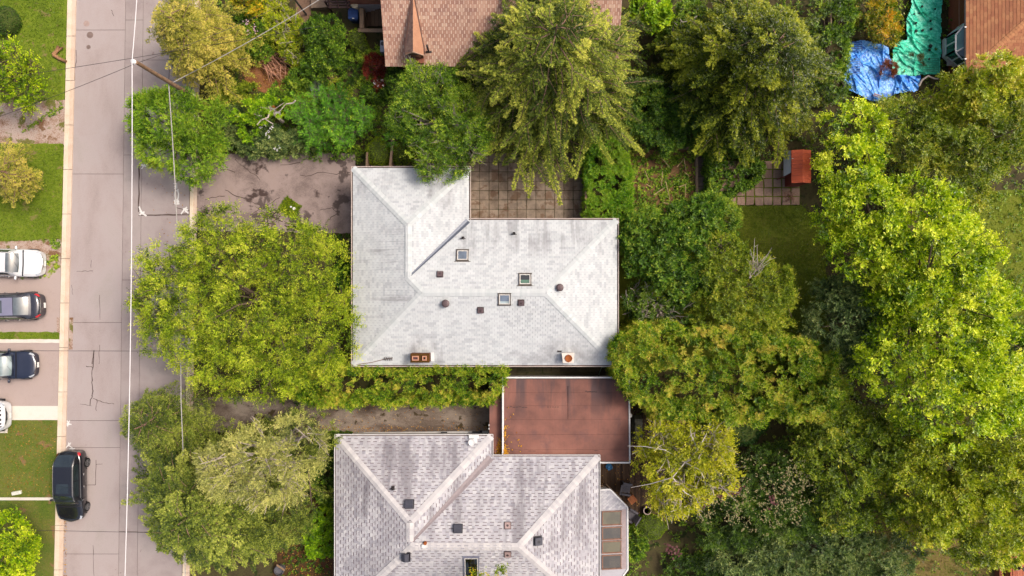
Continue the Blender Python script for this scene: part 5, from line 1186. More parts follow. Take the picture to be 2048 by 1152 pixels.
def boxy(name, label, cat, poly, zt, mat, seed, cr=.4, leaf=(.13,.07), dens=1.0, shoots=12, k=7, group=None, tint=.45, cvar=.15, tip=.3, edge=.15, amp=.25, posts=5, upb=.7, rag=0):
    """a clipped hedge or ground planting filling a picture outline up to height zt"""
    r = np.random.default_rng(seed); P_ = [WX(x,y,zt*.8) for x,y in (ease(poly, rag, 20, random.Random(seed)) if rag else poly)]; xs=[p[0] for p in P_]; ys=[p[1] for p in P_]
    A_ = .5*abs(sum(P_[i][0]*P_[(i+1)%len(P_)][1]-P_[(i+1)%len(P_)][0]*P_[i][1] for i in range(len(P_))))
    n = int(A_/(cr*cr)*1.05*dens); X, Y = scatter(P_, n, r); cx, cy = sum(xs)/len(xs), sum(ys)/len(ys)
    Z = zt-cr*.5+amp*(np.sin(X*1.7+seed)*np.sin(Y*1.9+seed))*.6+r.normal(0,amp*.4,n); C = np.stack([X,Y,Z],-1)
    # sides: walk round the outline at several heights
    sc = []
    for i in range(len(P_)):
        a, b_ = np.array(P_[i]), np.array(P_[(i+1)%len(P_)]); L_ = np.linalg.norm(b_-a); m_ = int(L_/(cr*.9))+1
        for q in range(m_):
            for zz in np.arange(cr*.5, zt-cr*.4, cr*.95):
                p = a+(b_-a)*(q+r.random())/m_; sc.append((p[0]+r.normal(0,.08), p[1]+r.normal(0,.08), zz))
    sc = np.array(sc) if sc else np.zeros((0,3)); D = np.tile([0,0,1.0],(n,1))
    if len(sc):
        d2 = sc-np.array([cx,cy,0]); d2[:,2] = .5; D = np.concatenate([D, nz(d2)]); C = np.concatenate([C, sc])
    n = len(C); root = Vector((cx,cy,0)); T = empty(name, root, 0, label, cat, group)
    ct = tint+r.normal(0,cvar,n)+.10*np.sin(C[:,0]*1.3+seed)*np.sin(C[:,1]*1.1+seed)
    rd = r.normal(0,1,(n,shoots,3)); rd[...,2] = np.abs(rd[...,2])*.7; sdv = nz(nz(rd)*.9+D[:,None,:]*.7); ln = cr*r.uniform(.7,1.4,(n,shoots))
    V, T_ = leaves_on_shoots(np.repeat(C,shoots,0), sdv.reshape(-1,3), ln.reshape(-1), k, leaf[0], leaf[1], r, tip=tip, t0=np.repeat(ct,shoots), upb=upb)
    quad_mesh('crown', V, T_, mat, T); lines = []
    for i in range(posts):
        p = C[r.integers(len(C))]; wood_tubes('stem', [([Vector((p[0],p[1],0)), Vector((p[0],p[1],zt*.7))], .05, .03)], bark, T)
    return T
def feather(name, label, cat, stems, mat, seed, group=None, nfr=9, frl=1.0, k=16, leaf=(.24,.085), tint=.5, tip=.2, zt=2.6, sc=.35, upb=1.1):
    """upright stems each topped by a whorl of long feather leaves; stems are picture points"""
    r = np.random.default_rng(seed); S0, D, Ln, T0, lines = [], [], [], [], []
    cx = sum(s[0] for s in stems)/len(stems); cy = sum(s[1] for s in stems)/len(stems); root = W(cx,cy,zt*.5); root.z = 0; T = empty(name, root, 0, label, cat, group)
    for s in stems:
        z = zt*r.uniform(.65,1.08); p = W(s[0], s[1], z); t = tint+r.normal(0,.14); lines.append(([Vector((p.x,p.y,0)), p], .03, .015))
        for q in range(nfr):
            a = q*2.4+r.normal(0,.25); e = r.uniform(.05,.75); S0.append(p-Vector((0,0,q*sc/nfr*2))); D.append((math.cos(a)*math.cos(e), math.sin(a)*math.cos(e), math.sin(e))); Ln.append(frl*r.uniform(.6,1.15)); T0.append(t+.1*(e-.3))
            lines.append(([S0[-1], S0[-1]+Vector(D[-1])*Ln[-1]*.8], .010, .004))
    V, T_ = leaves_on_shoots(np.array([tuple(q) for q in S0]), np.array(D), np.array(Ln), k, leaf[0], leaf[1], r, ang=62, tip=tip, t0=np.array(T0), upb=upb, droop=.35, tvar=.08)
    quad_mesh('crown', V, T_, mat, T); wood_tubes('stems', lines, bark, T); return T
def mossy(name, label, cat, px, py, rx_, ry_, zt, mat, seed, lump=.10, group=None, tint=.5, fine=.045, hgt=None):
    """a tightly clipped dome: a lumpy solid with a skin of tiny leaves"""
    r = np.random.default_rng(seed); zc = zt*.45; c = W(px,py,zt*.7); a = M2(rx_,zt*.7); b_ = M2(ry_,zt*.7); T = empty(name, (c.x,c.y,0), 0, label, cat, group)
    ph = r.uniform(0,6,4)
    def f(d): return 1+lump*(np.sin(d[...,0]*6+ph[0])*np.sin(d[...,1]*5+ph[1])+.6*np.sin(d[...,0]*11+ph[2])*np.sin(d[...,2]*9+d[...,1]*8+ph[3]))
    n = int(a*b_*math.pi*2.6/(fine*fine)*.55); z = r.uniform(-.75,1,n); th = r.uniform(0,6.283,n); q = np.sqrt(1-z*z); d = np.stack([q*np.cos(th),q*np.sin(th),z],-1); R_ = f(d)
    S = np.array([a,b_,zt-zc]); C = np.array([c.x,c.y,zc])+d*S*R_[:,None]; C = C[C[:,2] > .02]; d = d[:len(C)] if False else nz((C-np.array([c.x,c.y,zc]))/S)
    D = nz(d*.8+r.normal(0,.6,d.shape)); t0 = tint+.22*(f(d)-1)/max(lump,.01)*.5+r.normal(0,.08,len(C))
    V, T_ = leaves_on_shoots(C-d*.03, D, np.full(len(C),fine*1.6), 2, fine*2.0, fine*1.1, r, t0=t0, upb=.5, tvar=.10, tip=.1)
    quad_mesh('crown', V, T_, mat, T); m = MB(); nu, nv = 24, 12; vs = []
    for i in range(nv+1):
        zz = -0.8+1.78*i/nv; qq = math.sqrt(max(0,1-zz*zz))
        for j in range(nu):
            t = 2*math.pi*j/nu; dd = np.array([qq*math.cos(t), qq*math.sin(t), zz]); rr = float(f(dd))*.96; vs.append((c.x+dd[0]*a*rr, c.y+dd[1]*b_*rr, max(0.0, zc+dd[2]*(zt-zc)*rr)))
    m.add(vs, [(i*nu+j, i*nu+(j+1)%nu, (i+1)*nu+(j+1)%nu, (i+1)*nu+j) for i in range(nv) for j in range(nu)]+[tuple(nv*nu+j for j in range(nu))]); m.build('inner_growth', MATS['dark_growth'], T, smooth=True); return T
def cover(name, polys, mat, seed, hmax=.4, leaf=(.13,.07), sh=.28, k=6, tint=.4, m_=4, label=None, z0=.02):
    """low growth nobody could count, over given picture outlines"""
    r = np.random.default_rng(seed); Vs, Ts = [], []
    for (poly, nn) in polys:
        P_ = [WX(x,y,0.1) for x,y in poly]; X, Y = scatter(P_, nn, r); C = np.stack([X,Y,z0+r.uniform(0,hmax,nn)*(.5+.5*np.sin(X*2.1)*np.sin(Y*1.7))],-1); t = tint+r.normal(0,.15,nn)+.14*np.sin(X*1.2+1)*np.sin(Y*1.5)
        d = r.normal(0,1,(nn,m_,3)); d[...,2] = np.abs(d[...,2])*.6+.25
        V, T_ = leaves_on_shoots(np.repeat(C,m_,0), d.reshape(-1,3), sh*r.uniform(.6,1.3,nn*m_), k, leaf[0], leaf[1], r, t0=np.repeat(t,m_), upb=.8); Vs.append(V); Ts.append(T_)
    o = quad_mesh(name, np.concatenate(Vs), np.concatenate(Ts), mat); o['kind'] = 'stuff'
    if label: o['label'] = label
    return o
def grass(name, polys, mat, seed, blade=(.11,.028), z0=.1, label=None, tall=1.0):
    r = np.random.default_rng(seed); Vs, Ts = [], []
    for poly, nn, tint in polys:
        P_ = [WX(x,y,z0) for x,y in poly]; X, Y = scatter(P_, nn, r); C = np.stack([X,Y,np.full(nn,z0-.01)],-1)
        d = r.normal(0,.9,(nn,3)); d[:,2] = np.abs(d[:,2])*.4+.35; d = nz(d); s_ = nz(np.cross(d, r.normal(0,1,(nn,3)))); l = (blade[0]*r.uniform(.5,1.5,nn)*tall)[:,None]; w_ = blade[1]*r.uniform(.6,1.3,nn)[:,None]
        V = np.stack([C-s_*w_, C+s_*w_, C+d*l],1); Vs.append(V); patchy = .16*np.sin(X*.9+seed)*np.sin(Y*1.1)+.10*np.sin(X*2.9)*np.sin(Y*2.3+seed)
        Ts.append(tint+patchy+r.normal(0,.12,nn)); TOTAL[0] += nn
    o = quad_mesh(name, np.concatenate(Vs), np.concatenate(Ts), mat); o['kind'] = 'stuff'
    if label: o['label'] = label
    return o
# ------------------------------------------------------------------ leaf colours
def Lf(r, g, b, k=1.05): c = P(r, g, b, k*.82); return (c[0]*.885, c[1], c[2]*.62, 1.0)
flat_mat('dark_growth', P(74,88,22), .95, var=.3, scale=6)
LM = {}
def lm(n, *cols, **kw): LM[n] = leaf_mat('leaf_'+n, list(cols), **kw); return LM[n]
lm('locust', Lf(48,60,16), Lf(88,106,28), Lf(128,142,38), Lf(162,168,52), Lf(190,182,80))
lm('juniper', Lf(76,76,32), Lf(116,112,50), Lf(150,140,70), Lf(182,162,92), Lf(204,172,110))
lm('willow', Lf(46,70,16), Lf(80,110,30), Lf(112,140,40), Lf(142,164,60), Lf(160,160,66))
lm('fir', Lf(50,60,34), Lf(82,92,46), Lf(116,122,60), Lf(150,150,80), Lf(180,172,104))
lm('pine_pale', Lf(94,96,70), Lf(132,130,92), Lf(164,156,108), Lf(190,178,126), Lf(210,190,146))
lm('spruce', Lf(40,50,28), Lf(74,84,40), Lf(110,116,54), Lf(152,150,72), Lf(194,180,100))
lm('darkever', Lf(34,44,18), Lf(62,72,26), Lf(96,102,34), Lf(132,132,46), Lf(160,152,62))
lm('maple', Lf(58,82,14), Lf(100,126,22), Lf(144,162,28), Lf(184,192,36), Lf(218,210,80))
lm('olive', Lf(50,62,20), Lf(78,94,28), Lf(108,122,38), Lf(142,148,50), Lf(172,160,68))
lm('gold', Lf(80,92,20), Lf(116,128,30), Lf(152,158,40), Lf(182,178,56), Lf(200,176,80))
lm('apple', Lf(34,54,24), Lf(56,82,32), Lf(80,108,40), Lf(108,130,50), Lf(146,150,62))
lm('bluegrey', Lf(46,62,46), Lf(70,86,60), Lf(96,112,76), Lf(126,134,92), Lf(164,162,122))
lm('cedar', Lf(48,74,18), Lf(78,106,26), Lf(112,134,36), Lf(150,158,52), Lf(182,172,78), Lf(186,156,84))
lm('cedar_green', Lf(42,72,18), Lf(66,102,24), Lf(90,128,32), Lf(114,146,40), Lf(146,158,62))
lm('birch', Lf(82,86,18), Lf(118,122,28), Lf(150,148,36), Lf(180,168,50), Lf(202,182,84))
lm('darkgreen', Lf(28,42,20), Lf(46,66,28), Lf(68,90,38), Lf(92,114,48), Lf(130,142,64))
lm('garden', Lf(38,58,20), Lf(62,86,30), Lf(92,118,40), Lf(126,146,52), Lf(170,174,74))
lm('sumac', Lf(36,66,24), Lf(58,96,34), Lf(84,126,44), Lf(122,156,54), Lf(206,204,56))
lm('redmaple', Lf(62,20,22), Lf(92,30,30), Lf(118,42,40), Lf(140,60,50))
lm('sage', P(96,110,100,1.2), P(130,144,134,1.2), P(164,174,162,1.2))
lm('autumn', Lf(64,80,18), Lf(100,116,28), Lf(142,142,36), Lf(196,160,44), Lf(204,140,50))
lm('brown_dead', Lf(120,86,62), Lf(160,120,92), Lf(196,160,128))
lm('lime', Lf(66,96,16), Lf(102,134,26), Lf(142,166,38), Lf(192,200,56))
lm('moss', Lf(54,72,12), Lf(84,100,18), Lf(110,124,26), Lf(136,138,38))
lm('yew', Lf(24,44,26), Lf(38,62,34), Lf(54,80,42))
lm('grass_bright', Lf(84,100,30,1.8), Lf(106,128,36,1.8), Lf(134,150,50,1.8), Lf(160,154,90,1.8), trans=.25, gloss=.05)
lm('grass_dry', Lf(76,96,28,1.5), Lf(106,122,40,1.5), Lf(136,132,62,1.5), Lf(166,138,88,1.5), trans=.2, gloss=.03)
lm('grass_back', Lf(62,78,16), Lf(92,108,24), Lf(120,130,34), Lf(136,130,56), trans=.25, gloss=.03)
lm('petal', P(240,236,240,1.6), P(250,246,250,1.6)); lm('petal_pink', P(226,180,200,1.6), P(244,206,220,1.6)); lm('plume', P(176,168,120,1.9), P(206,196,150,1.9), P(176,150,110,1.9)); lm('plume_mauve', P(104,66,68,1.8), P(130,92,92,1.8))

TR = 'trees around the houses'
# ---- west side
mossy('round_shrub', 'dark round clipped shrub on the lawn at the top left corner', 'shrub', 6, 38, 24, 28, 1.3, LM['darkgreen'], 301, tint=.4, lump=.05)
broad('small_tree', 'bright green young tree with long whippy branches left of the road', 'tree', [(28,160,42,46,4.2,1.6),(68,142,24,22,3.4,2.4),(22,122,28,28,4.4,2),(60,186,30,24,3.2,1.8)], LM['maple'], 302, cr=.42, leaf=(.16,.10), dens=.65, tint=.42, bk=bark, twig=14, inner=.2, limbs=18, shl=(.9,1.9))
conifer('small_tree', 'orange tinged feathery tree on the lawn left of the road', 'tree', 16, 345, [60,58,60,62,60,58,60,58], 4.6, 1.2, LM['juniper'], 303, nb=40, tint=.55, sh=.3, leaf=(.11,.04))
broad('small_tree', 'yellow green leafy tree at the bottom left corner', 'tree', [(12,1095,52,66,4.6,1.2),(40,1125,30,34,3.8,1.2)], LM['maple'], 304, cr=.42, leaf=(.17,.11), tint=.45, bk=bark)
# ---- east side of the road
conifer('juniper_tree', 'tall yellowish brown feathery conifer at the top beside the road', 'tree', 402, 85, [84,92,110,100,80,84,112,96], 8.2, 1.2, LM['juniper'], 305, nb=100, sh=.36, leaf=(.13,.05), tint=.48, wood=.4, cvar=.16, power=.7)
broad('willow_tree', 'fresh green fine leaved tree overhanging the road below the leaning looking pole', 'tree', [(352,262,80,78,4.8,1.2),(392,320,44,40,4.0,1.0),(318,235,46,48,4.3,1.4),(420,250,34,50,3.6,1.0)], LM['willow'], 306, cr=.5, leaf=(.17,.055), k=12, ang=32, dens=1.2, tint=.5, upb=.5)
broad('locust_tree', 'very large yellow green tree filling the space between road and pale roof', 'tree', [(520,610,170,165,8.6,2.2),(400,610,120,130,7.4,2.0),(348,590,62,84,6.2,2.4),(600,540,95,90,7.4,2.4),(450,500,90,70,6.8,2.0),(610,680,95,95,7.6,2.0),(500,730,110,70,6.6,1.8),(562,446,28,26,5.4,3.0)], LM['locust'], 307, cr=.58, leaf=(.14,.06), k=10, tint=.5, dens=.80, twig=14, bk=bark, trunk_px=(520,600), limbs=40, inner=.35, cvar=.25)
conifer('fir_tree', 'large olive green conifer with pointed boughs reaching over the road at the bottom left', 'tree', 440, 990, [190,160,150,150,170,200,210,205,190,190,190,200], 8.6, .8, LM['fir'], 308, nb=135, sh=.31, droop=.24, leaf=(.15,.065), tint=.42, cvar=.18, power=.72, wood=.35)
conifer('fir_tree', 'small olive conifer beside the road just below the large yellow green tree', 'tree', 330, 835, [100,80,60,72,96,85,80,90], 6.0, .8, LM['fir'], 309, nb=50, sh=.42, leaf=(.14,.05), tint=.38, wood=.4)
broad('pine_tree', 'pale greyish yellow pine crown rising in the middle of the bottom left trees', 'tree', [(520,930,104,66,10.2,6.0),(590,895,60,56,9.2,6),(455,935,48,40,9.0,6.0),(540,975,66,30,8.8,6)], LM['pine_pale'], 310, cr=.5, leaf=(.15,.045), k=11, ang=34, tint=.48, trunk_px=(520,915), twig=16, bk=bark_p, cvar=.14)
broad('small_tree', 'mid green bushy tree between the pale pine and the dashed roof', 'tree', [(600,870,66,46,5.4,2.0),(560,1020,80,60,6.2,2.0)], LM['fir'], 311, cr=.45, leaf=(.14,.06), tint=.36)
boxy('shrub', 'lime green fern like shrub tight against the left wall of the dashed roofed house', 'shrub', [(616,1050),(648,1020),(668,1028),(668,1100),(622,1110)], .9, LM['lime'], 312, cr=.28, leaf=(.2,.09), tint=.25)
boxy('shrub', 'dark green shrub in the gap between the pine and the dashed roof', 'shrub', [(648,890),(668,880),(668,1000),(640,1000),(628,950)], 1.0, LM['garden'], 313, cr=.3, tint=.3)
# hedge under the main house
boxy('cedar_hedge', 'long cedar hedge with orange yellow tips below the pale roof, left of the garage', 'hedge', [(606,752),(680,738),(770,744),(900,738),(1008,736),(1004,768),(978,800),(890,804),(760,800),(640,806),(600,792)], 3.2, LM['cedar'], 314, rag=5, cr=.36, leaf=(.13,.06), k=8, tint=.42, cvar=.2, amp=.5, shoots=14)
boxy('cedar_hedge', 'wide bank of tall cedars with yellow and orange tips right of the pale roof', 'hedge', [(1246,680),(1300,662),(1400,664),(1470,684),(1560,690),(1650,716),(1676,770),(1640,826),(1560,824),(1420,826),(1300,812),(1248,786),(1234,740)], 4.6, LM['cedar'], 315, rag=14, cr=.40, leaf=(.15,.065), k=8, tint=.42, cvar=.22, dens=1.25, amp=1.1, shoots=14)
boxy('cedar_hedge', 'clipped bright green block of cedar at the right end of the patio', 'hedge', [(1180,285),(1246,272),(1256,350),(1258,430),(1240,440),(1176,432)], 2.0, LM['cedar_green'], 316, cr=.28, leaf=(.14,.06), tint=.62, rag=3, dens=1.3, amp=.15, shoots=14)
# garden in the top middle
broad('shrub', 'rose bush with pink and white blooms at the edge of the mulch path', 'shrub', [(500,62,32,52,2.4,.2),(515,100,22,20,1.8,.1)], LM['garden'], 317, cr=.34, leaf=(.14,.09), tint=.5, trunk=False)
broad('small_tree', 'golden yellow leaved little tree at the top edge above the roses', 'tree', [(498,6,24,20,3.4,1.0)], LM['autumn'], 318, cr=.32, leaf=(.17,.12), tint=.52)
broad('shrub', 'olive yellow spreading shrub left of the worn concrete path', 'shrub', [(560,52,34,38,1.9,.2),(588,92,26,32,1.7,.2),(545,15,30,20,1.6,.2)], LM['gold'], 319, cr=.32, leaf=(.15,.055), tint=.36, twig=10, bk=bark_p)
broad('shrub', 'tall glossy dark green shrub left of the stairs', 'shrub', [(650,70,36,40,2.8,.3),(655,115,30,30,2.4,.2),(632,140,24,34,1.9,.1)], LM['garden'], 320, cr=.32, leaf=(.15,.08), tint=.28)
mossy('round_shrub', 'round olive shrub below the stair rail', 'shrub', 712, 76, 17, 19, 1.2, LM['olive'], 321, tint=.45, lump=.14)
mossy('round_shrub', 'small round olive shrub leaning against the larger one under the stair rail', 'shrub', 724, 94, 13, 13, .9, LM['olive'], 322, tint=.45, lump=.12)
broad('red_maple', 'dark red japanese maple beside the corner of the brown roof', 'tree', [(752,136,22,24,1.6,.3),(762,160,14,16,1.3,.3)], LM['redmaple'], 323, cr=.24, leaf=(.12,.04), k=9, tint=.45, twig=4)
broad('shrub', 'blue green large leaved shrub in the corner below the brown roof eave', 'shrub', [(795,160,24,20,1.5,.2)], LM['darkgreen'], 324, cr=.26, leaf=(.17,.11), tint=.5)
broad('shrub', 'low green shrub with tiny white blooms under the red maple', 'shrub', [(752,180,26,22,1.0,.1)], LM['garden'], 325, cr=.24, leaf=(.12,.07), tint=.25, trunk=False)
broad('sage_shrub', 'silvery blue sage shrub in the middle of the flower garden', 'shrub', [(632,182,15,15,1.1,.2)], LM['sage'], 326, cr=.2, leaf=(.13,.03), k=9, tint=.5, trunk=False)
for i, (q, lab, mt, tn) in enumerate([([(575,185,30,24,1.2,.1),(545,200,24,16,1.1,.1)], 'mounded yellow green shrub below the pile of cut branches', 'garden', .5), ([(600,165,26,22,1.5,.1)], 'light flecked green shrub between twig pile and silvery sage', 'garden', .55), ([(675,180,22,20,1.0,.1)], 'low olive shrub right of the dead branch', 'olive', .42),
        ([(480,195,40,30,1.4,.1)], 'rusty green shrub between the leaning pole and the mulch path', 'olive', .5), ([(610,215,40,26,1.3,.1),(660,205,24,22,1.2,.1)], 'soft olive shrub behind the feathery green plants', 'olive', .40), ([(472,245,30,34,1.8,.2)], 'blue green shrub right of the fine leaved roadside tree', 'bluegrey', .45),
        ([(700,140,18,34,.7,.05)], 'low patch of green plants left of the red maple', 'garden', .35), ([(740,115,22,20,1.0,.1)], 'yellow flecked shrub above the red maple', 'garden', .6), ([(590,285,40,24,1.6,.2)], 'greyish brown green shrub at the top edge of the old asphalt', 'bluegrey', .55)]):
    broad('shrub', lab, 'shrub', q, LM[mt], 330+i, cr=.27, leaf=(.13,.06), tint=tn, trunk=False)
broad('pruned_tree', 'lime leaved pruned tree with bare pale limbs above the old asphalt', 'tree', [(505,225,34,22,2.6,1.6),(498,255,16,24,2.2,1.2),(552,212,26,16,2.5,1.5)], LM['lime'], 345, cr=.28, leaf=(.14,.08), dens=.8, tint=.42, bk=bark_p, limbs=10, inner=.1)
broad('shrub', 'dark shrub with scattered white blooms along the top of the old asphalt', 'shrub', [(515,272,46,34,1.6,.1),(548,292,34,20,1.3,.1),(480,285,24,20,1.2,.1)], LM['bluegrey'], 346, cr=.3, leaf=(.13,.08), tint=.42, trunk=False)
ss = random.Random(5); stems = []
for _ in range(46): 
    a = ss.uniform(0,6.28); q = math.sqrt(ss.random()); stems.append((656+q*78*math.cos(a), 236+q*50*math.sin(a)))
feather('sumac_thicket', 'thicket of bright green feather leaved plants with yellow tips above the old asphalt', 'shrub', stems, LM['sumac'], 347, tint=.42, frl=.95, zt=2.4, nfr=10, leaf=(.22,.085))
feather('sumac_shrub', 'small feather leaved plant above the fence beside the clipped dome', 'shrub', [(790,262),(806,272),(780,278),(812,258),(796,245)], LM['sumac'], 348, tint=.3, frl=.9, zt=2.0, leaf=(.22,.08))
mossy('topiary', 'clipped moss green dome shrub left of the fence at the top of the pale roof', 'shrub', 757, 303, 27, 28, 1.7, LM['moss'], 349, tint=.62, lump=.06)
mossy('topiary', 'clipped moss green dome shrub right of the fence at the top of the pale roof', 'shrub', 800, 305, 22, 26, 1.5, LM['moss'], 350, tint=.5, lump=.06)
broad('crabapple_tree', 'green rounded tree with bare grey twigs overhanging the top of the pale roof', 'tree', [(868,225,84,82,6.0,1.8),(880,305,62,50,5.4,2.4),(845,190,56,48,5.6,2),(860,338,24,22,4.9,3.6),(925,260,50,70,5.6,2)], LM['garden'], 351, cr=.42, leaf=(.12,.06), tint=.46, twig=14, bk=flat_mat('grey_twig', P(150,136,130), .9), trunk_px=(870,240), cvar=.2)
conifer('spruce_tree', 'huge spruce with radiating boughs reaching from the brown roof to the patio', 'tree', 1100, 130, [232,222,210,200,205,215,215,225,240,235,235,235], 10.5, 1.2, LM['spruce'], 352, nb=150, sh=.27, droop=.26, step=.11, leaf=(.15,.065), tint=.40, cvar=.2, power=.62, wood=.9, thick=1.2, bk=bark_r)
conifer('evergreen_tree', 'huge dark olive evergreen right of the spruce', 'tree', 1490, 145, [180,190,190,180,180,180,180,165,160,170,180,180], 9.6, .8, LM['darkever'], 353, nb=150, sh=.32, droop=.26, step=.12, leaf=(.16,.08), tint=.40, cvar=.22, power=.65, wood=.3)
broad('shrub', 'dense dark shrub bank above the weedy bed', 'shrub', [(1320,262,76,44,2.6,.2),(1290,215,60,50,3.0,.3),(1375,225,50,60,3.0,.3)], LM['apple'], 354, cr=.36, leaf=(.14,.08), tint=.34)
broad('shrub', 'bright lime leafed vine between the spruce and evergreen at the top edge', 'shrub', [(1312,38,26,16,2.6,1.4),(1285,15,18,22,2.4,1.2),(1328,30,14,18,2.7,1.4)], LM['lime'], 355, cr=.28, leaf=(.2,.15), tint=.5, trunk=False)
broad('shrub', 'grey green small leaved shrub with a curled bare branch at the top edge', 'shrub', [(1382,42,30,36,3.0,.5),(1350,80,34,30,2.4,.4)], LM['garden'], 356, cr=.3, leaf=(.12,.08), tint=.5, twig=8, bk=bark_p)
boxy('ivy_hedge', 'glossy dark leaved hedge right of the stepping slab path', 'hedge', [(1424,300),(1478,290),(1520,340),(1500,368),(1470,378),(1448,392),(1424,384)], 1.7, LM['garden'], 357, cr=.3, leaf=(.13,.10), tint=.34, amp=.25)
# ---- right side
broad('maple_tree', 'very large bright yellow green maple running down the right side', 'tree', [(1790,440,122,80,8.4,2.5),(1712,425,84,62,7.6,2.5),(1850,520,120,90,8.8,2.5),(1740,500,90,56,7.4,2.5),(1880,620,120,100,9.2,2.5),(1850,720,140,95,9.4,2.5),(1900,800,120,80,8.8,2.5),(1800,590,70,60,7.6,3),(1692,335,56,48,6.6,2.0),(1700,262,62,44,6.2,2),(1965,720,70,110,8.2,2.5)], LM['maple'], 360, cr=.50, leaf=(.17,.12), k=8, dens=.8, tint=.52, cvar=.24, trunk_px=(1840,600), limbs=50, shoots=14, inner=.25, upb=.6)
broad('ash_tree', 'dark olive tree behind the blue tarpaulin and bright maple', 'tree', [(1800,275,96,66,5.8,1.5),(1880,325,100,80,6.6,1.5),(1950,285,86,84,7.0,1.8),(2015,240,54,80,6.8,1.8),(1905,395,54,36,6.0,1.8)], LM['olive'], 361, cr=.5, leaf=(.17,.08), tint=.54, trunk_px=(1900,320), cvar=.18)
broad('rowan_tree', 'yellow and orange tinged tree in front of the orange brown roof', 'tree', [(1930,185,50,36,6.6,2.6),(1975,150,38,28,7.2,3.4),(1892,215,42,32,5.8,2.2),(1995,190,36,36,6.6,2.6),(1925,220,46,32,6.4,2.6)], LM['gold'], 362, cr=.42, leaf=(.17,.09), tint=.55, cvar=.2)
broad('shrub', 'orange tipped shrubs between the evergreen and the tarpaulins', 'shrub', [(1752,40,38,32,2.4,.3),(1730,10,46,24,2.4,.3),(1775,72,18,16,1.9,.2)], LM['autumn'], 363, cr=.34, leaf=(.13,.07), tint=.38, cvar=.26)
broad('shrub', 'green bushy thicket left of the blue tarpaulin', 'shrub', [(1656,110,30,60,3.0,.3),(1662,35,36,44,3.0,.3),(1672,165,18,34,2.4,.3)], LM['garden'], 364, cr=.4, leaf=(.14,.08), tint=.36, cvar=.2)
broad('lilac_tree', 'blue grey green bushy tree on the left flank of the bright maple', 'tree', [(1700,640,78,86,5.6,1.2),(1680,590,50,40,4.8,1.2),(1735,700,50,50,5.0,1.2)], LM['bluegrey'], 365, cr=.42, leaf=(.16,.09), tint=.45, cvar=.18, upb=1.0)
broad('apple_tree', 'dark green apple tree right of the pale roof', 'tree', [(1330,500,86,72,4.6,1.2),(1390,450,60,50,4.2,1.2),(1290,470,44,44,4.0,1.2),(1360,560,60,44,4.4,1.4)], LM['apple'], 366, cr=.42, leaf=(.19,.12), tint=.46, k=7, cvar=.14)
broad('pear_tree', 'olive green tree with dead silvery twigs on its upper right side', 'tree', [(1480,585,100,84,5.2,1.2),(1440,530,70,56,4.8,1.2),(1530,610,54,60,4.6,1.2),(1440,640,60,40,4.6,1.2)], LM['olive'], 367, cr=.42, leaf=(.15,.07), tint=.5, twig=10, cvar=.16)
broad('plum_tree', 'sparse dark tree with a few yellow leaves between the apple tree and the cedars', 'tree', [(1320,625,66,42,3.8,1.0),(1285,605,36,34,3.4,1.0)], LM['darkgreen'], 368, cr=.36, leaf=(.13,.08), dens=.55, tint=.55, twig=14, bk=bark_p, cvar=.28)
broad('shrub', 'green small tree joining the lawn and the stepping slab path', 'shrub', [(1410,420,36,28,3.4,.6),(1440,440,40,30,3.4,.8)], LM['apple'], 369, cr=.34, leaf=(.13,.08), tint=.62)
mossy('yew_shrub', 'smooth dark yew dome below the cedar bank', 'shrub', 1468, 850, 66, 44, 1.9, LM['yew'], 370, tint=.5, lump=.07, fine=.06)
broad('birch_tree', 'yellow leaved birch with white branches over the deck', 'tree', [(1350,920,72,64,6.6,2.4),(1405,890,52,42,6.8,2.8),(1318,880,38,34,6.0,2.4),(1350,985,54,34,5.8,2.4),(1425,950,38,34,6.2,2.6)], LM['birch'], 371, cr=.42, leaf=(.14,.09), dens=.85, tint=.5, twig=20, bk=bark_p, trunk_px=(1370,925), limbs=20, shl=(.8,1.7), inner=.2)
broad('buddleia', 'dark green shrub with cream plumes at its branch tips', 'shrub', [(1540,970,90,76,3.9,.5),(1470,1030,80,66,3.7,.4),(1580,1010,60,66,3.8,.5),(1430,960,40,36,3.0,.5)], LM['darkgreen'], 372, cr=.4, leaf=(.2,.05), k=9, tint=.42, ang=38, cvar=.14)
broad('elaeagnus', 'broad grey green bushy shrub along the bottom edge', 'shrub', [(1600,1090,150,56,3.6,.4),(1720,1120,110,56,3.4,.4),(1500,1110,80,46,3.2,.4),(1640,1160,170,50,3.6,.4)], LM['bluegrey'], 373, cr=.4, leaf=(.19,.07), tint=.46, ang=44, cvar=.14)
broad('hazel_tree', 'mid green tree below the bright maple', 'tree', [(1690,900,110,86,5.6,1.4),(1640,840,70,50,5.0,1.4),(1700,1000,90,60,4.8,1.2),(1790,900,70,70,5.2,1.4)], LM['olive'], 374, cr=.46, leaf=(.16,.09), tint=.38, cvar=.16)
broad('linden_tree', 'large golden green tree in the bottom right', 'tree', [(1900,960,120,100,7.4,1.8),(1980,900,90,90,7.6,1.8),(1850,1000,80,70,6.6,1.8),(1960,1040,100,80,7.0,1.8),(2020,980,60,110,7.0,1.8)], LM['gold'], 375, cr=.48, leaf=(.17,.09), tint=.38, cvar=.16, trunk_px=(1930,970), limbs=30)
broad('shrub', 'green shrub at the right edge beyond the bright maple', 'shrub', [(2030,700,26,46,2.6,.3)], LM['garden'], 376, cr=.36, tint=.3)
mossy('round_shrub', 'moss green clipped shrub below the birch at the deck corner', 'shrub', 1300, 1055, 32, 24, 1.3, LM['moss'], 377, tint=.45, lump=.14)
broad('shrub', 'green leafy shrub beside the sunroom', 'shrub', [(1272,1085,20,32,1.3,.1)], LM['garden'], 378, cr=.28, tint=.35, trunk=False)
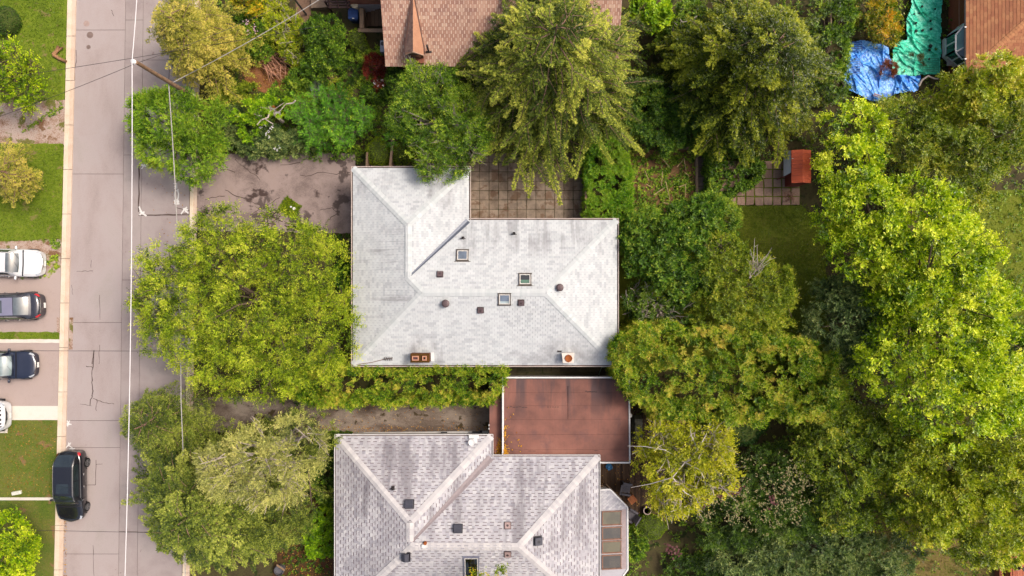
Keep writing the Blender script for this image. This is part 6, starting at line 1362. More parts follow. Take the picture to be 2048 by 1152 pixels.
broad('small_tree', 'yellow leaved tree whose twig tips reach over the dark skylight at the bottom edge', 'tree', [(960,1350,140,176,9.5,5.4),(954,1178,30,30,7.6,6.2)], LM['autumn'], 379, cr=.42, tint=.42, dens=.6, trunk_px=(960,1350), limbs=20)
broad('shrub', 'low dark shrubs below the deck corner along the bottom edge', 'shrub', [(1390,1140,60,30,1.2,.1)], LM['darkgreen'], 380, cr=.34, tint=.4, trunk=False)
broad('shrub', 'fern clump against the left wall of the pale roofed house', 'shrub', [(690,555,18,34,1.2,.1)], LM['sumac'], 381, cr=.3, leaf=(.2,.06), tint=.15, trunk=False)

# blooms and plumes: parts of their shrubs would be far too many, each shrub carries one part of them
def find(lab): return next(o for o in bpy.data.objects if o.get('label') == lab)
def blooms(lab, pts, z, mat, r0, name='blooms', n=7, size=.09, spread=.10):
    T = find(lab); r = np.random.default_rng(r0); Vs, Ts = [], []
    for x, y in pts:
        p = np.array(W(x, y, z)); C = p+r.normal(0,spread,(n,3))*np.array([1,1,.3]); d = nz(r.normal(0,1,(n,3))*np.array([1,1,.3])); s_ = nz(np.cross(d,[0,0,1.0]))
        V = np.stack([C, C+d*size*.5+s_*size*.4, C+d*size, C+d*size*.5-s_*size*.4],1); Vs.append(V); Ts.append(r.random(n))
    quad_mesh(name, np.concatenate(Vs), np.concatenate(Ts), mat, T)
blooms('dark shrub with scattered white blooms along the top of the old asphalt', [(522,256),(530,250),(536,262),(541,256),(533,268),(538,274),(549,296),(555,300),(558,294),(527,243),(545,253)], 1.75, LM['petal'], 1, spread=.05, n=5)
blooms('rose bush with pink and white blooms at the edge of the mulch path', [(493,48),(507,55),(497,65),(510,62),(495,42)], 2.5, LM['petal_pink'], 2, spread=.07, n=7)
blooms('low green shrub with tiny white blooms under the red maple', [(750,162),(764,161),(757,170),(766,171),(749,167)], 1.1, LM['petal'], 3, spread=.03, n=4)
bp = ss; pl_pts = []
for _ in range(420):
    a = bp.uniform(0,6.28); q = math.sqrt(bp.random()); cx, cy, ax_, ay_ = bp.choice([(1545,950,84,46),(1470,1000,84,52),(1590,975,44,46),(1530,1030,80,40),(1430,1000,60,50)]); pl_pts.append((cx+q*ax_*math.cos(a), cy+q*ay_*math.sin(a)))
blooms('dark green shrub with cream plumes at its branch tips', pl_pts, 4.0, LM['plume'], 4, name='plumes', n=3, size=.085, spread=.06)
blooms('dark green shrub with cream plumes at its branch tips', [(1480,978),(1466,984),(1438,990),(1410,1005),(1404,1000),(1545,1002),(1340,1095),(1352,1105)], 4.05, LM['plume_mauve'], 5, name='mauve_plumes', n=16, size=.2, spread=.16)

# ---- ground cover and grass
cover('undergrowth', [([(1240,720),(1700,680),(1760,1000),(1700,1200),(1250,1200),(1262,820)], 1100), ([(1250,-100),(1900,-100),(1900,260),(1600,330),(1250,300)], 1300), ([(430,-60),(480,-60),(480,180),(560,210),(640,180),(775,130),(900,160),(925,330),(430,312)], 1500), ([(1600,280),(2150,260),(2150,1250),(1640,1250),(1640,740),(1650,420)], 2000)], LM['garden'], 401, label='tangled low green growth under the trees and shrubs', tint=.5)
cover('bed_weeds', [([(1254,302),(1390,302),(1390,438),(1254,438)], 420)], LM['garden'], 402, label='loose weeds and vegetables growing in the square bed', hmax=.25, z0=.18, sh=.2, tint=.55)
cover('drive_weeds', [([(LX,548),(100,545),(100,556),(LX,562)],90),([(92,520),(118,505),(118,545),(96,548)],40),([(100,478),(122,478),(122,500),(106,498)],30),([(60,250),(126,205),(124,222),(40,270)],50)], LM['garden'], 405, label='weeds growing over the gravel drives', hmax=.08, sh=.12, z0=.08, leaf=(.09,.05), tint=.7)
cover('ivy', [([(640,866),(668,862),(720,866),(720,882),(640,882)], 120), ([(560,1090),(668,1100),(668,1160),(560,1160)], 60), ([(655,470),(705,468),(705,640),(690,640)],120), ([(560,800),(1000,792),(1000,806),(560,806)],90)], LM['garden'], 403, label='ivy and small weeds along the house foot', hmax=.2, sh=.2, tint=.3)
grass('grass', [([(LX,-120),(130,-120),(124,206),(LX,212)],26000,.42),([(LX,290),(125,290),(120,482),(LX,484)],22000,.45),([(LX,664),(118,664),(118,678),(LX,678)],1500,.5)], LM['grass_bright'], 411, label='bright green mown grass left of the road')
grass('grass', [([(LX,842),(112,842),(106,994),(LX,994)],14000,.45),([(LX,1002),(108,1002),(100,1260),(LX,1260)],15000,.45)], LM['grass_dry'], 412, label='dry patchy grass at the lower left', blade=(.09,.022))
grass('grass', [([(1440,410),(1610,405),(1660,470),(1650,700),(1560,740),(1560,640),(1450,480)],12000,.45),([(1910,390),(2120,380),(2120,760),(2000,760)],12000,.55)], LM['grass_back'], 413, z0=.03, label='shaded mossy lawn between the trees', blade=(.09,.022))
grass('grass', [([(1745,1000),(2060,1000),(2060,1200),(1745,1200)],9000,.55)], LM['grass_dry'], 414, z0=.03, label='thin yellowing grass at the bottom right', blade=(.09,.022))
print('LEAVES', TOTAL[0])
# ------------------------------------------------------------------ pole, cables and loose things
pole_wood = ground_mat('pole_wood', [P(120,92,72), P(156,124,98), P(176,142,114)], 2, 16, .5, stretch=(1,1,.2)); insul = flat_mat('white_insulator', P(248,246,244), .3, var=.03)
pb = W(418,212,0); PH = 8.7
U = empty('utility_pole', pb, 0, 'tall wooden utility pole with a white insulator on top, left of the garden', 'utility pole')
m = MB(); m.tube([pb, pb+Vector((0,0,PH*.5)), pb+Vector((0,0,PH))], .155, .10, 12); m.build('pole', pole_wood, U)
m = MB(); m.lathe((pb.x-.12,pb.y+.02,PH-.05), [(.05,0),(.13,.04),(.06,.08),(.13,.12),(.06,.16),(.12,.2),(.04,.24)], 12); m.build('insulator', insul, U)
m = MB(); m.tube([(pb.x-.12,pb.y+.02,PH-.9),(pb.x-.12,pb.y+.02,PH-.05)], .05); m.build('cable_guard', insul, U)
for z, dx_ in ((2.4,.16),(1.5,.15),(5.0,-.15)):
    m = MB(); m.rbox((pb.x+dx_,pb.y+.03,z), .12,.09,.12); m.build('bracket', insul if z < 4 else flat_mat('rust_bracket', P(150,80,50), .6), U)
m = MB()
for k in range(9): m.tube([(pb.x-.2,pb.y-.02,3+k*.55),(pb.x+.2,pb.y-.02,3+k*.55)], .012)
m.build('climbing_step', flat_mat('step_iron', P(110,92,84), .6), U)
def cable(pts, r, mat, lab, sag=None, name='overhead_cable'):
    m = MB(); m.tube(pts, r, r, 6); o = m.build(name, mat); tag(o, lab, 'cable', 'overhead cables'); return o
white_c = flat_mat('white_cable', P(252,248,250), .5, var=.02); black_c = flat_mat('black_cable', P(60,50,54), .6); grey_c = flat_mat('grey_cable', P(190,184,178), .6)
top = Vector((pb.x-.12,pb.y+.02,PH+.2))
def arc(a, c, sag, n=16): return [a.lerp(c, i/n)-Vector((0,0,sag*4*(i/n)*(1-i/n))) for i in range(n+1)]
cable(arc(top, W(281,-560,8.9), .5), .023, white_c, 'thick white overhead cable running up the road from the pole top')
cable(arc(top, W(228,1700,8.4), .5, 24), .025, white_c, 'thick white overhead cable running down the road from the pole top')
mid = Vector((pb.x-.15,pb.y,5.0))
cable(arc(mid, W(362,800,4.9), .35, 20)+arc(W(362,800,4.9), W(366,1500,5.0), .4, 8)[1:], .03, grey_c, 'grey service cable hanging over the right edge of the road')
cable(arc(mid, W(346,-300,5.0), .3), .022, black_c, 'black service cable above the right lane at the top')
cable(arc(top-Vector((0,0,.4)), W(-300,330,6.0), .5), .014, black_c, 'thin black wire from the pole top down to the left')
cable(arc(top-Vector((0,0,.4)), W(640,-30,4.5), .5), .014, black_c, 'thin black wire from the pole top up to the right')
cable(arc(W(-200,186,6.0), W(640,52,5.6), .3), .014, black_c, 'thin black wire crossing the road just above the pole top')
cable(arc(W(-300,701,5.6), W(520,703,5.6), .1), .013, black_c, 'thin wire crossing the road above the navy car')
cable(arc(W(-300,1055,5.6), W(500,1070,5.6), .1), .013, black_c, 'thin wire crossing the road below the black hatchback')
cable(arc(Vector((pb.x,pb.y,5.0)), W(650,-8,4.0), .25), .022, grey_c, 'pale service wire crossing the rose bush and olive shrub')
# log and litter on the left
m = MB(); m.tube([W(133,124,.16),W(120,118,.18),W(107,110,.2)], .10,.12,8); m.tube([W(107,110,.2),W(114,101,.24),W(117,92,.24)], .13,.10,8); m.tube([W(110,106,.26),W(119,99,.3),W(126,94,.28)], .08,.05,8)
tag(m.build('fallen_log', flat_mat('dry_log', P(170,126,88), .9, var=.3, scale=12), smooth=True), 'forked dry brown log lying on the grass at the kerb', 'log')
m = MB(); q = W(35,985,.1); m.rbox((q.x,q.y,.1), .62,.24,.16, math.radians(10), bev=.03); tag(m.build('white_box', flat_mat('white_box', P(242,240,224), .6)), 'small white box lying on the dry grass above the thin white edging', 'box')
# weedy square with two white caps in the driveway
m = MB(); m.prism([WX(575,394,.06),WX(603,412,.06),WX(588,436,.06),WX(560,418,.06)][::-1], 0, .07); o = m.build('moss_square', MATS['lawn_back_surface']); o['kind'] = 'structure'
cover('moss', [([(574,393),(604,412),(588,437),(556,419)],150)], LM['moss'], 420, hmax=.10, sh=.12, z0=.05, tint=.4, leaf=(.09,.05), label='mossy weeds filling the tilted square in the driveway')
for x, y, r_, lab in ((589,417.5,.10,'larger white pipe cap on the mossy square in the driveway'),(583,414,.065,'smaller white pipe cap on the mossy square in the driveway')):
    m = MB(); m.lathe(W(x,y,.08), [(r_*.8,-.04),(r_*.8,.08),(r_,.08),(r_,.13),(r_*.85,.15),(.01,.15)], 16); tag(m.build('pipe_cap', insul), lab, 'pipe cap', 'white caps')
# fences above the pale roof and beside the patio
def fence(p, q, h, lab, mat, nb, thick=.05):
    a, c = W(*p, h), W(*q, h); L_ = (c-a).length; t = empty('fence', ((a.x+c.x)/2,(a.y+c.y)/2,0), 0, lab, 'fence'); d = (c-a)/L_; nn = Vector((-d.y,d.x,0))
    for k in range(nb):
        s_ = a+d*(L_*k/nb+.01); e = a+d*(L_*(k+1)/nb-.01); m = MB(); m.prism([tuple((s_+nn*thick*.3).xy),tuple((e+nn*thick*.3).xy),tuple((e-nn*thick*.3).xy),tuple((s_-nn*thick*.3).xy)][::-1], .05, h-.05); m.build('board', mat, t)
    m = MB(); m.prism([tuple((a+nn*thick).xy),tuple((c+nn*thick).xy),tuple((c-nn*thick).xy),tuple((a-nn*thick).xy)][::-1], h-.049, h); m.build('top_rail', mat, t)
    m = MB()
    for f in (0,.5,1): s_ = a.lerp(c,f); m.box(s_.x-.06,s_.x+.06,s_.y-.06,s_.y+.06,0,h-.06)
    m.build('post', mat, t)
fence((786,272),(780,334),1.7,'grey fence seen edge on between the two clipped domes',wood_grey,12,.075)
fence((734,306),(733,334),1.5,'short grey fence seen edge on left of the clipped domes',wood_grey,6,.06)
fence((1172,384),(1173,438),1.7,'grey fence seen edge on between the patio and the cedar block',wood_grey,10,.07)
fence((1662,12),(1663,85),1.6,'pale thin fence left of the tarpaulins',wood_grey,12,.05)
m = MB(); m.prism([WX(1391,298,.35),WX(1396,298,.35),WX(1397,470,.35),WX(1392,470,.35)][::-1], 0, .35); tag(m.build('bed_edging', wood_grey), 'long weathered board along the right side of the weedy bed', 'edging board')
m = MB(); m.prism([WX(1326,293,.35),WX(1380,292,.35),WX(1380,298,.35),WX(1326,299,.35)][::-1], 0, .35); tag(m.build('bed_edging', wood_grey), 'short pale board at the top right of the weedy bed', 'edging board')
m = MB(); m.prism([WX(1416,330,.5),WX(1422,330,.5),WX(1422,402,.5),WX(1416,402,.5)][::-1], 0, .5); tag(m.build('planter_edge', flat_mat('black_edge', P(42,36,36), .8)), 'dark low edging between the slab path and the ivy hedge', 'edging board')
m = MB(); m.prism([WX(1425,335,.9),WX(1430,335,.9),WX(1430,398,.9),WX(1425,398,.9)][::-1], 0, .9); tag(m.build('hedge_rail', flat_mat('mossy_rail', P(128,120,52), .9)), 'mossy yellow green rail along the front of the ivy hedge', 'rail')
cane = flat_mat('garden_cane', P(206,176,132), .8)
for i, (a, c) in enumerate([((1322,315),(1340,335)),((1368,316),(1372,342)),((1325,343),(1323,372)),((1331,362),(1340,400)),((1307,390),(1330,375)),((1290,342),(1298,362)),((1370,345),(1378,352)),((1358,374),(1374,368)),((1326,405),(1343,409)),((1371,368),(1371,395)),((1292,368),(1302,374)),((1354,334),(1366,320))]):
    m = MB(); m.tube([W(*a,.8), W(*c,.28)], .024); tag(m.build('garden_cane', cane), ['cane from upper middle','leaning cane upper right','upright cane in the centre','long cane below the centre','slanting cane lower left','thin cane at the left','short cane at the right','level cane at the right','low cane at the bottom','straight cane right of centre','tiny cane far left','short cane top right'][i]+' of the weedy bed', 'garden cane', 'canes in the weedy bed')
# pile of cut branches, dead bush, bare limbs
def sticks(name, lab, cat, cx, cy, rp, n, mat, seed, ln=(.6,1.3), z=.5, ang=None, r0=.022):
    r = random.Random(seed); T = empty(name, W(cx,cy,0), 0, lab, cat)
    for i in range(n):
        a = r.uniform(0,6.28) if ang is None else math.radians(ang+r.gauss(0,26)); q = math.sqrt(r.random())*rp; b_ = r.uniform(0,6.28); p = W(cx+q*math.cos(b_), cy+q*math.sin(b_), r.uniform(.08,z)); L_ = r.uniform(*ln)/2; d = Vector((math.cos(a),math.sin(a),r.uniform(-.2,.2)))
        m = MB(); m.tube([p-d*L_, p+Vector((r.gauss(0,.05),r.gauss(0,.05),.03)), p+d*L_], r0*r.uniform(.7,1.6), r0*.4, 5); m.build('branch', mat, T)
sticks('branch_pile', 'pile of cut pinkish brown branches on the mulch', 'branch pile', 552, 132, 24, 60, flat_mat('cut_branch', P(206,150,120), .9, var=.25, scale=9), 21, (.5,1.5), .7, -50, .026)
sticks('dead_bush', 'fanned dead pale twigs of an uprooted shrub right of the glossy green shrub', 'dead shrub', 655, 152, 13, 55, flat_mat('dead_twig', P(200,160,130), .9, var=.2), 22, (.3,.8), .9, -62, .016)
m = MB(); m.tube([W(644,128,1.0),W(646,140,.7),W(656,150,.5),W(668,172,.3)], .06,.03,6); m.build('dead_stem', flat_mat('dead_stem', P(170,140,112), .9), find('fanned dead pale twigs of an uprooted shrub right of the glossy green shrub'))
T = find('lime leaved pruned tree with bare pale limbs above the old asphalt'); m = MB()
for pts, a, b_ in [([W(566,244,.4),W(545,226,1.4),W(538,215,2.2)], .11,.10),([W(538,218,2.2),W(520,214,2.4)], .05,.03),([W(540,220,2.0),W(536,235,2.4),W(522,240,2.5),W(514,250,2.5)], .06,.03),([W(545,222,1.8),W(558,224,2.3),(W(572,208,2.5))], .05,.02),([W(572,208,2.5),W(586,206,2.5),W(591,201,2.6)], .04,.05),([W(524,232,2.4),W(514,231,2.5)], .03,.02),([W(530,238,2.4),W(546,248,2.0)], .04,.03)]: m.tube(pts, a, b_, 7)
m.build('bare_limb', bark_p, T)
st = empty('garden_ornament', W(548,224), 0, 'white and orange garden ornament under the pruned tree', 'garden ornament')
m = MB(); q = W(541,216,.9); m.lathe((q.x,q.y,0), [(.2,0),(.12,.3),(.22,.7),(.2,.85),(.1,.95)], 12); q = W(554,227,.7); m.lathe((q.x,q.y,0), [(.18,0),(.1,.2),(.2,.55),(.12,.75)], 12); m.build('figure', insul, st)
m = MB(); q = W(544,212,1.0); m.lathe((q.x,q.y,0), [(.1,0),(.1,.7),(.14,.9),(.05,1.0)], 10); m.build('terracotta', orange, st)
# curled bare branches
m = MB(); m.tube([W(1361,39,3.1),W(1364,44,3.2),W(1372,43,3.25),W(1380,42,3.3),(W(1390,52,3.2)),W(1394,58,3.1)], .03,.02,6); m.tube([W(1380,42,3.3),W(1386,38,3.35),W(1394,32,3.3)], .05,.04,6)
T = find('grey green small leaved shrub with a curled bare branch at the top edge'); m.build('bare_branch', bark_p, T)
T = find('olive green tree with dead silvery twigs on its upper right side'); m = MB(); r = random.Random(9)
for k in range(13):
    a = math.radians(r.uniform(25,120)); L_ = r.uniform(30,64); x0_, y0_ = 1506+r.uniform(-12,14), 545+r.uniform(-10,14); pts = [W(x0_+math.cos(a)*L_*f+r.gauss(0,1), y0_-math.sin(a)*L_*f+r.gauss(0,1), 4.4+.7*f) for f in (0,.35,.7,1)]; m.tube(pts, .03,.010,5)
    for f in (1,2): m.tube([pts[f], pts[f]+Vector((r.uniform(-.3,.3),r.uniform(.1,.4),.05))], .014,.006,4)
m.build('dead_twig', bark_p, T)
T = find('yellow leaved birch with white branches over the deck'); m = MB()
for pts in [((1370,925),(1395,900),(1412,870),(1420,845)),((1370,925),(1410,905),(1430,920)),((1370,925),(1345,955),(1300,968),(1262,975)),((1370,925),(1330,900),(1290,893),(1255,892)),((1370,925),(1400,940),(1410,960),(1412,990)),((1330,958),(1312,985)),((1395,900),(1382,870),(1380,850)),((1345,955),(1370,985),(1395,1000))]:
    n = len(pts); m.tube([W(x,y,4.6+1.6*(1-abs(i/(n-1)-.3))) for i,(x,y) in enumerate(pts)], .04,.012,6)
m.build('white_limb', flat_mat('birch_bark', P(236,224,214), .8, var=.15, scale=10), T)
# shed
SH = empty('garden_shed', W(1594,336,0), 0, 'small red roofed shed with a white front panel beside the evergreen', 'shed')
redm = ground_mat('red_metal_roof', [P(196,84,50,1.6), P(212,98,60,1.6), P(200,90,66,1.6)], 1.4, 10, .4, rough=.5); redw = flat_mat('red_shed_wall', P(168,70,62), .6, var=.12, scale=3)
zz = 1.9; a0_, a1_ = W(1583,300,zz), W(1622,366,zz); m = MB(); ridge = (a0_.x+a1_.x)/2
n_ = 9
for k in range(n_):
    y0_, y1_ = a1_.y+(a0_.y-a1_.y)*k/n_, a1_.y+(a0_.y-a1_.y)*(k+1)/n_-.012; mm = MB(); mm.add([(a0_.x,y0_,zz),(ridge,y0_,zz+.22),(a1_.x,y0_,zz),(a0_.x,y1_,zz),(ridge,y1_,zz+.22),(a1_.x,y1_,zz)]+[(a0_.x,y0_,zz-.04),(ridge,y0_,zz+.18),(a1_.x,y0_,zz-.04),(a0_.x,y1_,zz-.04),(ridge,y1_,zz+.18),(a1_.x,y1_,zz-.04)], [(0,1,4,3),(1,2,5,4),(6,9,10,7),(7,10,11,8),(0,6,7,1),(1,7,8,2),(3,4,10,9),(4,5,11,10),(0,3,9,6),(2,8,11,5)]); mm.build('roof_panel', redm, SH)
b0, b1 = W(1567,0,0).x, W(1622,0,0).x; m = MB(); m.box(W(1569,0,0).x, a1_.x-.06, a1_.y+.04, a0_.y-.06, 0, zz-.06); m.build('wall', redw, SH)
m = MB(); xw_ = W(1569,0,0).x; wp = [W(1567.5,353,1.2), W(1582,345,1.8), W(1582,301,1.8), W(1567.5,301,1.2)]; m.add(wp+[q-Vector((0,0,.04)) for q in wp], [(0,1,2,3),(7,6,5,4),(0,4,5,1),(1,5,6,2),(2,6,7,3),(3,7,4,0)]); m.build('white_panel', white_m, SH); m = MB(); [m.box(q.x-.02+.03,q.x+.05,q.y-.03,q.y+.03,0,1.18) for q in (wp[0],wp[3])]; m.build('panel_post', redw, SH)
m = MB(); m.tube([(a0_.x,a0_.y-.55,zz+.03),(a1_.x,a0_.y-.55,zz+.03)], .015); m.build('roof_seam', white_m, SH)
sticks('brushwood', 'little heap of pinkish sticks and stones below the red shed', 'brushwood', 1578, 392, 10, 14, flat_mat('pink_stick', P(170,120,100), .9), 23, (.3,.8), .3)
# tarpaulins
def tarp(name, lab, poly, mat, seed, h=.18, res=1.5, folds=16, ang=.6):
    poly = ease(poly, 1.8, 9, random.Random(seed))
    r = np.random.default_rng(seed); xs=[p[0] for p in poly]; ys=[p[1] for p in poly]; nx, ny = int((max(xs)-min(xs))/res)+1, int((max(ys)-min(ys))/res)+1
    gx, gy = np.meshgrid(np.linspace(min(xs),max(xs),nx), np.linspace(min(ys),max(ys),ny)); Z = np.full(gx.shape, .35)
    for _ in range(10):
        a = r.uniform(0,np.pi); cx, cy = r.uniform(min(xs),max(xs)), r.uniform(min(ys),max(ys)); Z += h*.5*r.uniform(.3,1)*np.exp(-((gx-cx)**2+(gy-cy)**2)/r.uniform(14,30)**2)
    for _ in range(folds*4):      # long sharp creases
        a = r.uniform(0,np.pi) if r.random() < .45 else ang+r.normal(0,.35); cx, cy = r.uniform(min(xs),max(xs)), r.uniform(min(ys),max(ys)); wd_ = r.uniform(1.2,3.2); L_ = r.uniform(12,46)
        u = (gx-cx)*np.cos(a)+(gy-cy)*np.sin(a); v = -(gx-cx)*np.sin(a)+(gy-cy)*np.cos(a)+r.normal(0,.004)*u*u; Z += r.uniform(.05,.17)*np.exp(-np.abs(v)/wd_)*np.exp(-(u/L_)**4)
    Z += r.normal(0,.006,Z.shape); ins = inside(poly, gx+r.normal(0,.3,gx.shape), gy); m = MB(); idx = {}
    vs = []; fs = []
    for j in range(ny-1):
        for i in range(nx-1):
            if ins[j,i] and ins[j,i+1] and ins[j+1,i] and ins[j+1,i+1]:
                f = []
                for (a, b_) in ((j,i),(j+1,i),(j+1,i+1),(j,i+1)):
                    if (a,b_) not in idx: idx[(a,b_)] = len(vs); vs.append(tuple(W(gx[a,b_], gy[a,b_], float(Z[a,b_]))))
                    f.append(idx[(a,b_)])
                fs.append(tuple(f))
    m.add(vs, fs); o = m.build(name, mat, None, smooth=False); tag(o, lab, 'tarpaulin'); return o
def tarp_mat(name, cs):
    m, nt, out = newmat(name); v = wpos(nt); a = noise(nt, v, 1.1, 5, .6, .6); b_ = noise(nt, v, 2.2, 4, .55, 2.2); r = ramp(nt, cs); nt.links.new(mapr(nt, b_, .32, .68), r.inputs[0])  # lighter crease highlights are put into the colour, following the bump
    finish(nt, out, r.outputs[0], .36, b_, .5, .08, .5); MATS[name] = m; return m
tg = tarp_mat('green_tarp', [P(30,150,120,1.25), P(56,198,160,1.25), P(112,228,196,1.25)]); tb = tarp_mat('blue_tarp', [P(28,92,184,1.15), P(70,144,222,1.15), P(130,186,242,1.15)])
tarp('tarpaulin', 'crumpled turquoise green tarpaulin running up to the top edge', [(1822,-60),(1885,-60),(1883,75),(1880,148),(1820,152),(1782,150),(1784,120),(1790,84),(1812,78),(1814,70),(1813,40),(1822,18)], tg, 31, ang=.5)
tarp('tarpaulin', 'crumpled bright blue tarpaulin left of the green one', [(1698,84),(1724,78),(1762,88),(1778,96),(1782,118),(1784,150),(1842,150),(1838,182),(1800,186),(1762,204),(1740,200),(1686,176),(1692,130)], tb, 32, ang=1.1)
rungs = flat_mat('dark_slit', P(24,52,60), .8)
def ladder(lab, x0_, x1_, y0_, y1_, n, mat):
    T = empty('rack', W((x0_+x1_)/2,(y0_+y1_)/2,0), 0, lab, 'rack')
    for k in range(n):
        y = y0_+(y1_-y0_)*k/(n-1); m = MB(); m.tube([W(x0_,y,.62),W(x1_,y,.62)], .03,.03,5); m.build('slat', mat, T)
    for x in (x0_, x1_): m = MB(); m.tube([W(x,y0_,.6),W(x,y1_,.6)], .025,.025,5); m.build('side_rail', mat, T)
ladder('green slatted rack under the turquoise tarpaulin edge', 1846, 1877, 117, 143, 7, flat_mat('green_slat', P(60,186,150), .5)); ladder('blue slatted rack on the blue tarpaulin', 1694, 1720, 118, 147, 7, flat_mat('blue_slat', P(120,164,230), .5)); ladder('dark blue slatted rack half hidden at the top of the blue tarpaulin', 1700, 1724, 84, 102, 5, flat_mat('blue_slat_dark', P(50,90,160), .5))
broad('dead_plant', 'reddish brown withered plant where the blue and green tarpaulins meet', 'plant', [(1776,138,15,16,1.1,.4)], lm('russet', Lf(70,30,24), Lf(112,54,44), Lf(146,84,66)), 441, cr=.22, leaf=(.14,.03), trunk=False, tint=.5)
broad('dead_plant', 'dark withered weeds growing through the turquoise tarpaulin', 'plant', [(1832,124,16,22,1.0,.5)], lm('drygreen', Lf(44,50,40), Lf(74,78,60), Lf(96,90,66)), 442, cr=.2, dens=.35, leaf=(.12,.03), trunk=False, tint=.4, inner=.0)
holes = flat_mat('tarp_hole', P(18,44,32), .9); m = MB()
for x, y, r_ in ((1832,46,.09),(1828,28,.07),(1832,62,.11),(1845,61,.10),(1844,13,.09),(1861,42,.08),(1862,58,.1),(1870,18,.07),(1838,27,.06),(1861,92,.14),(1859,100,.1),(1858,118,.08)):
    m.lathe(W(x,y,.60), [(r_,0),(r_*.8,.05),(r_*.3,.06)], 7)
o = m.build('tarpaulin_hole', holes); tag(o, 'dark tears and dips scattered over the turquoise tarpaulin', 'tears', None); o['kind'] = 'stuff'
m = MB(); m.tube([W(1838,172,.5),W(1844,160,.7),W(1856,152,.8),W(1868,157,.7),W(1876,158,.6)], .07,.05,7); tag(m.build('bare_branch', bark_p, smooth=True), 'bent bare pale branch at the lower right of the tarpaulins', 'branch')
m = MB(); m.tube([W(1748,187,.7),W(1764,193,.7)], .05,.05,6); m.tube([W(1746,190,.7),W(1762,196,.7)], .04,.04,6); tag(m.build('metal_pipe', flat_mat('pink_pipe', P(200,160,150), .5)), 'pair of pinkish pipes at the lower edge of the blue tarpaulin', 'pipes')
# deck furniture
gx_ = piece_mat('grey_plastic', [P(92,88,94), P(112,108,114), P(104,98,106)], rough=.6)
def armchair(px, py, rz, lab):
    p = W(px, py, .8); T = empty('garden_chair', (p.x,p.y,.4), rz, lab, 'chair', 'grey deck chairs'); M = world_of(T)
    def put(m, n): xf(m, M); m.build(n, gx_, T)
    for k in range(5): m = MB(); m.box(-.27+k*.108, -.27+k*.108+.1, -.27, .25, .40, .43); put(m, 'seat_slat')
    for s_ in (-1,1):
        m = MB(); m.rbox((s_*.35,-.02,.60), .13,.62,.045, bev=.02); put(m, 'armrest')
        for y in (-.25,.22): m = MB(); m.rbox((s_*.33,y,0), .06,.07,.60); put(m, 'leg')
    for k in range(5):
        m = MB(); x = -.27+k*.108; m.add([(x,.24,.42),(x+.1,.24,.42),(x+.1,.42,1.0),(x,.42,1.0),(x,.27,.42),(x+.1,.27,.42),(x+.1,.45,1.0),(x,.45,1.0)], [(3,2,1,0),(4,5,6,7),(0,1,5,4),(1,2,6,5),(2,3,7,6),(3,0,4,7)]); put(m, 'back_slat')
    m = MB(); m.rbox((0,.43,.98), .66,.09,.07, bev=.02); put(m, 'back_rail')
armchair(1252, 977, math.radians(80), 'grey slatted plastic armchair above the small orange table')
armchair(1262, 1030, math.radians(-122), 'grey slatted plastic armchair below the small orange table')
p = W(1264.5,999,.8); T = empty('side_table', (p.x,p.y,.4), math.radians(38), 'small square orange wooden table between the two grey armchairs', 'table'); M = world_of(T)
om = piece_mat('orange_wood', [P(178,104,58), P(198,120,70)], rough=.7)
for k in range(4): m = MB(); m.box(-.24+k*.12, -.24+k*.12+.112, -.24, .24, .42, .45); xf(m, M).build('tabletop_slat', om, T)
for sx in (-1,1):
    for sy in (-1,1): m = MB(); m.box(sx*.2-.025,sx*.2+.025,sy*.2-.025,sy*.2+.025,0,.419); xf(m, M).build('leg', om, T)
p = W(1294.5,1021,.75); T = empty('flower_pot', (p.x,p.y,.4), 0, 'round pot with a pale rim standing at the right of the deck', 'pot'); m = MB(); m.lathe((p.x,p.y,.4), [(.16,0),(.24,.34),(.26,.36),(.26,.39),(.22,.39),(.2,.3),(.01,.3)], 24); m.build('pot', flat_mat('dark_pot', P(60,58,62), .7), T)
m = MB(); m.lathe((p.x,p.y,.79), [(.262,0),(.265,.02),(.215,.02),(.21,0)], 24); m.build('rim', flat_mat('pale_rim', P(206,180,170), .6), T)
m = MB(); q = W(1219,934,.7); rr_ = random.Random(3)
for k in range(3): m.tube([(q.x+.16*math.cos(t*.7)+rr_.gauss(0,.03), q.y+.14*math.sin(t*.7)+rr_.gauss(0,.03), .44+k*.06+.02*math.sin(t)) for t in range(10)], .03,.03,6)
m.rbox((q.x,q.y-.1,.42), .16,.3,.14); tag(m.build('garden_hose', flat_mat('blue_hose', P(30,130,190), .4)), 'coiled bright blue garden hose on the deck below the flat roof', 'hose')
T = empty('covered_barbecue', W(1277,860,0), 0, 'grey fabric covered barbecue between the garage and the birch', 'barbecue'); gc = ground_mat('grey_cover', [P(98,96,84), P(132,128,114), P(116,112,100)], 1.5, 8, .4, bump=.6)
m = MB(); q0, q1 = W(1268,884,1.4), W(1288,836,1.4); vs = []
n1, n2 = 8, 16
for j in range(n2+1):
    for i in range(n1+1):
        fx, fy = i/n1, j/n2; e = min(fx,1-fx,fy,1-fy); vs.append((q0.x+(q1.x-q0.x)*fx+.02*math.sin(j*1.7), q0.y+(q1.y-q0.y)*fy, (1.4 if e > .01 else .45)-.10*abs(math.sin(fy*7+fx*3))*(e > .01)))
m.add(vs, [(j*(n1+1)+i, j*(n1+1)+i+1, (j+1)*(n1+1)+i+1, (j+1)*(n1+1)+i) for j in range(n2) for i in range(n1)]); m.build('cover', gc, T, smooth=False)
m = MB()
for x in (q0.x+.1, q1.x-.1):
    for y in (q0.y+.15, q1.y-.15): m.box(x-.03,x+.03,y-.03,y+.03,.4,1.2)
m.build('leg', blackp, T)
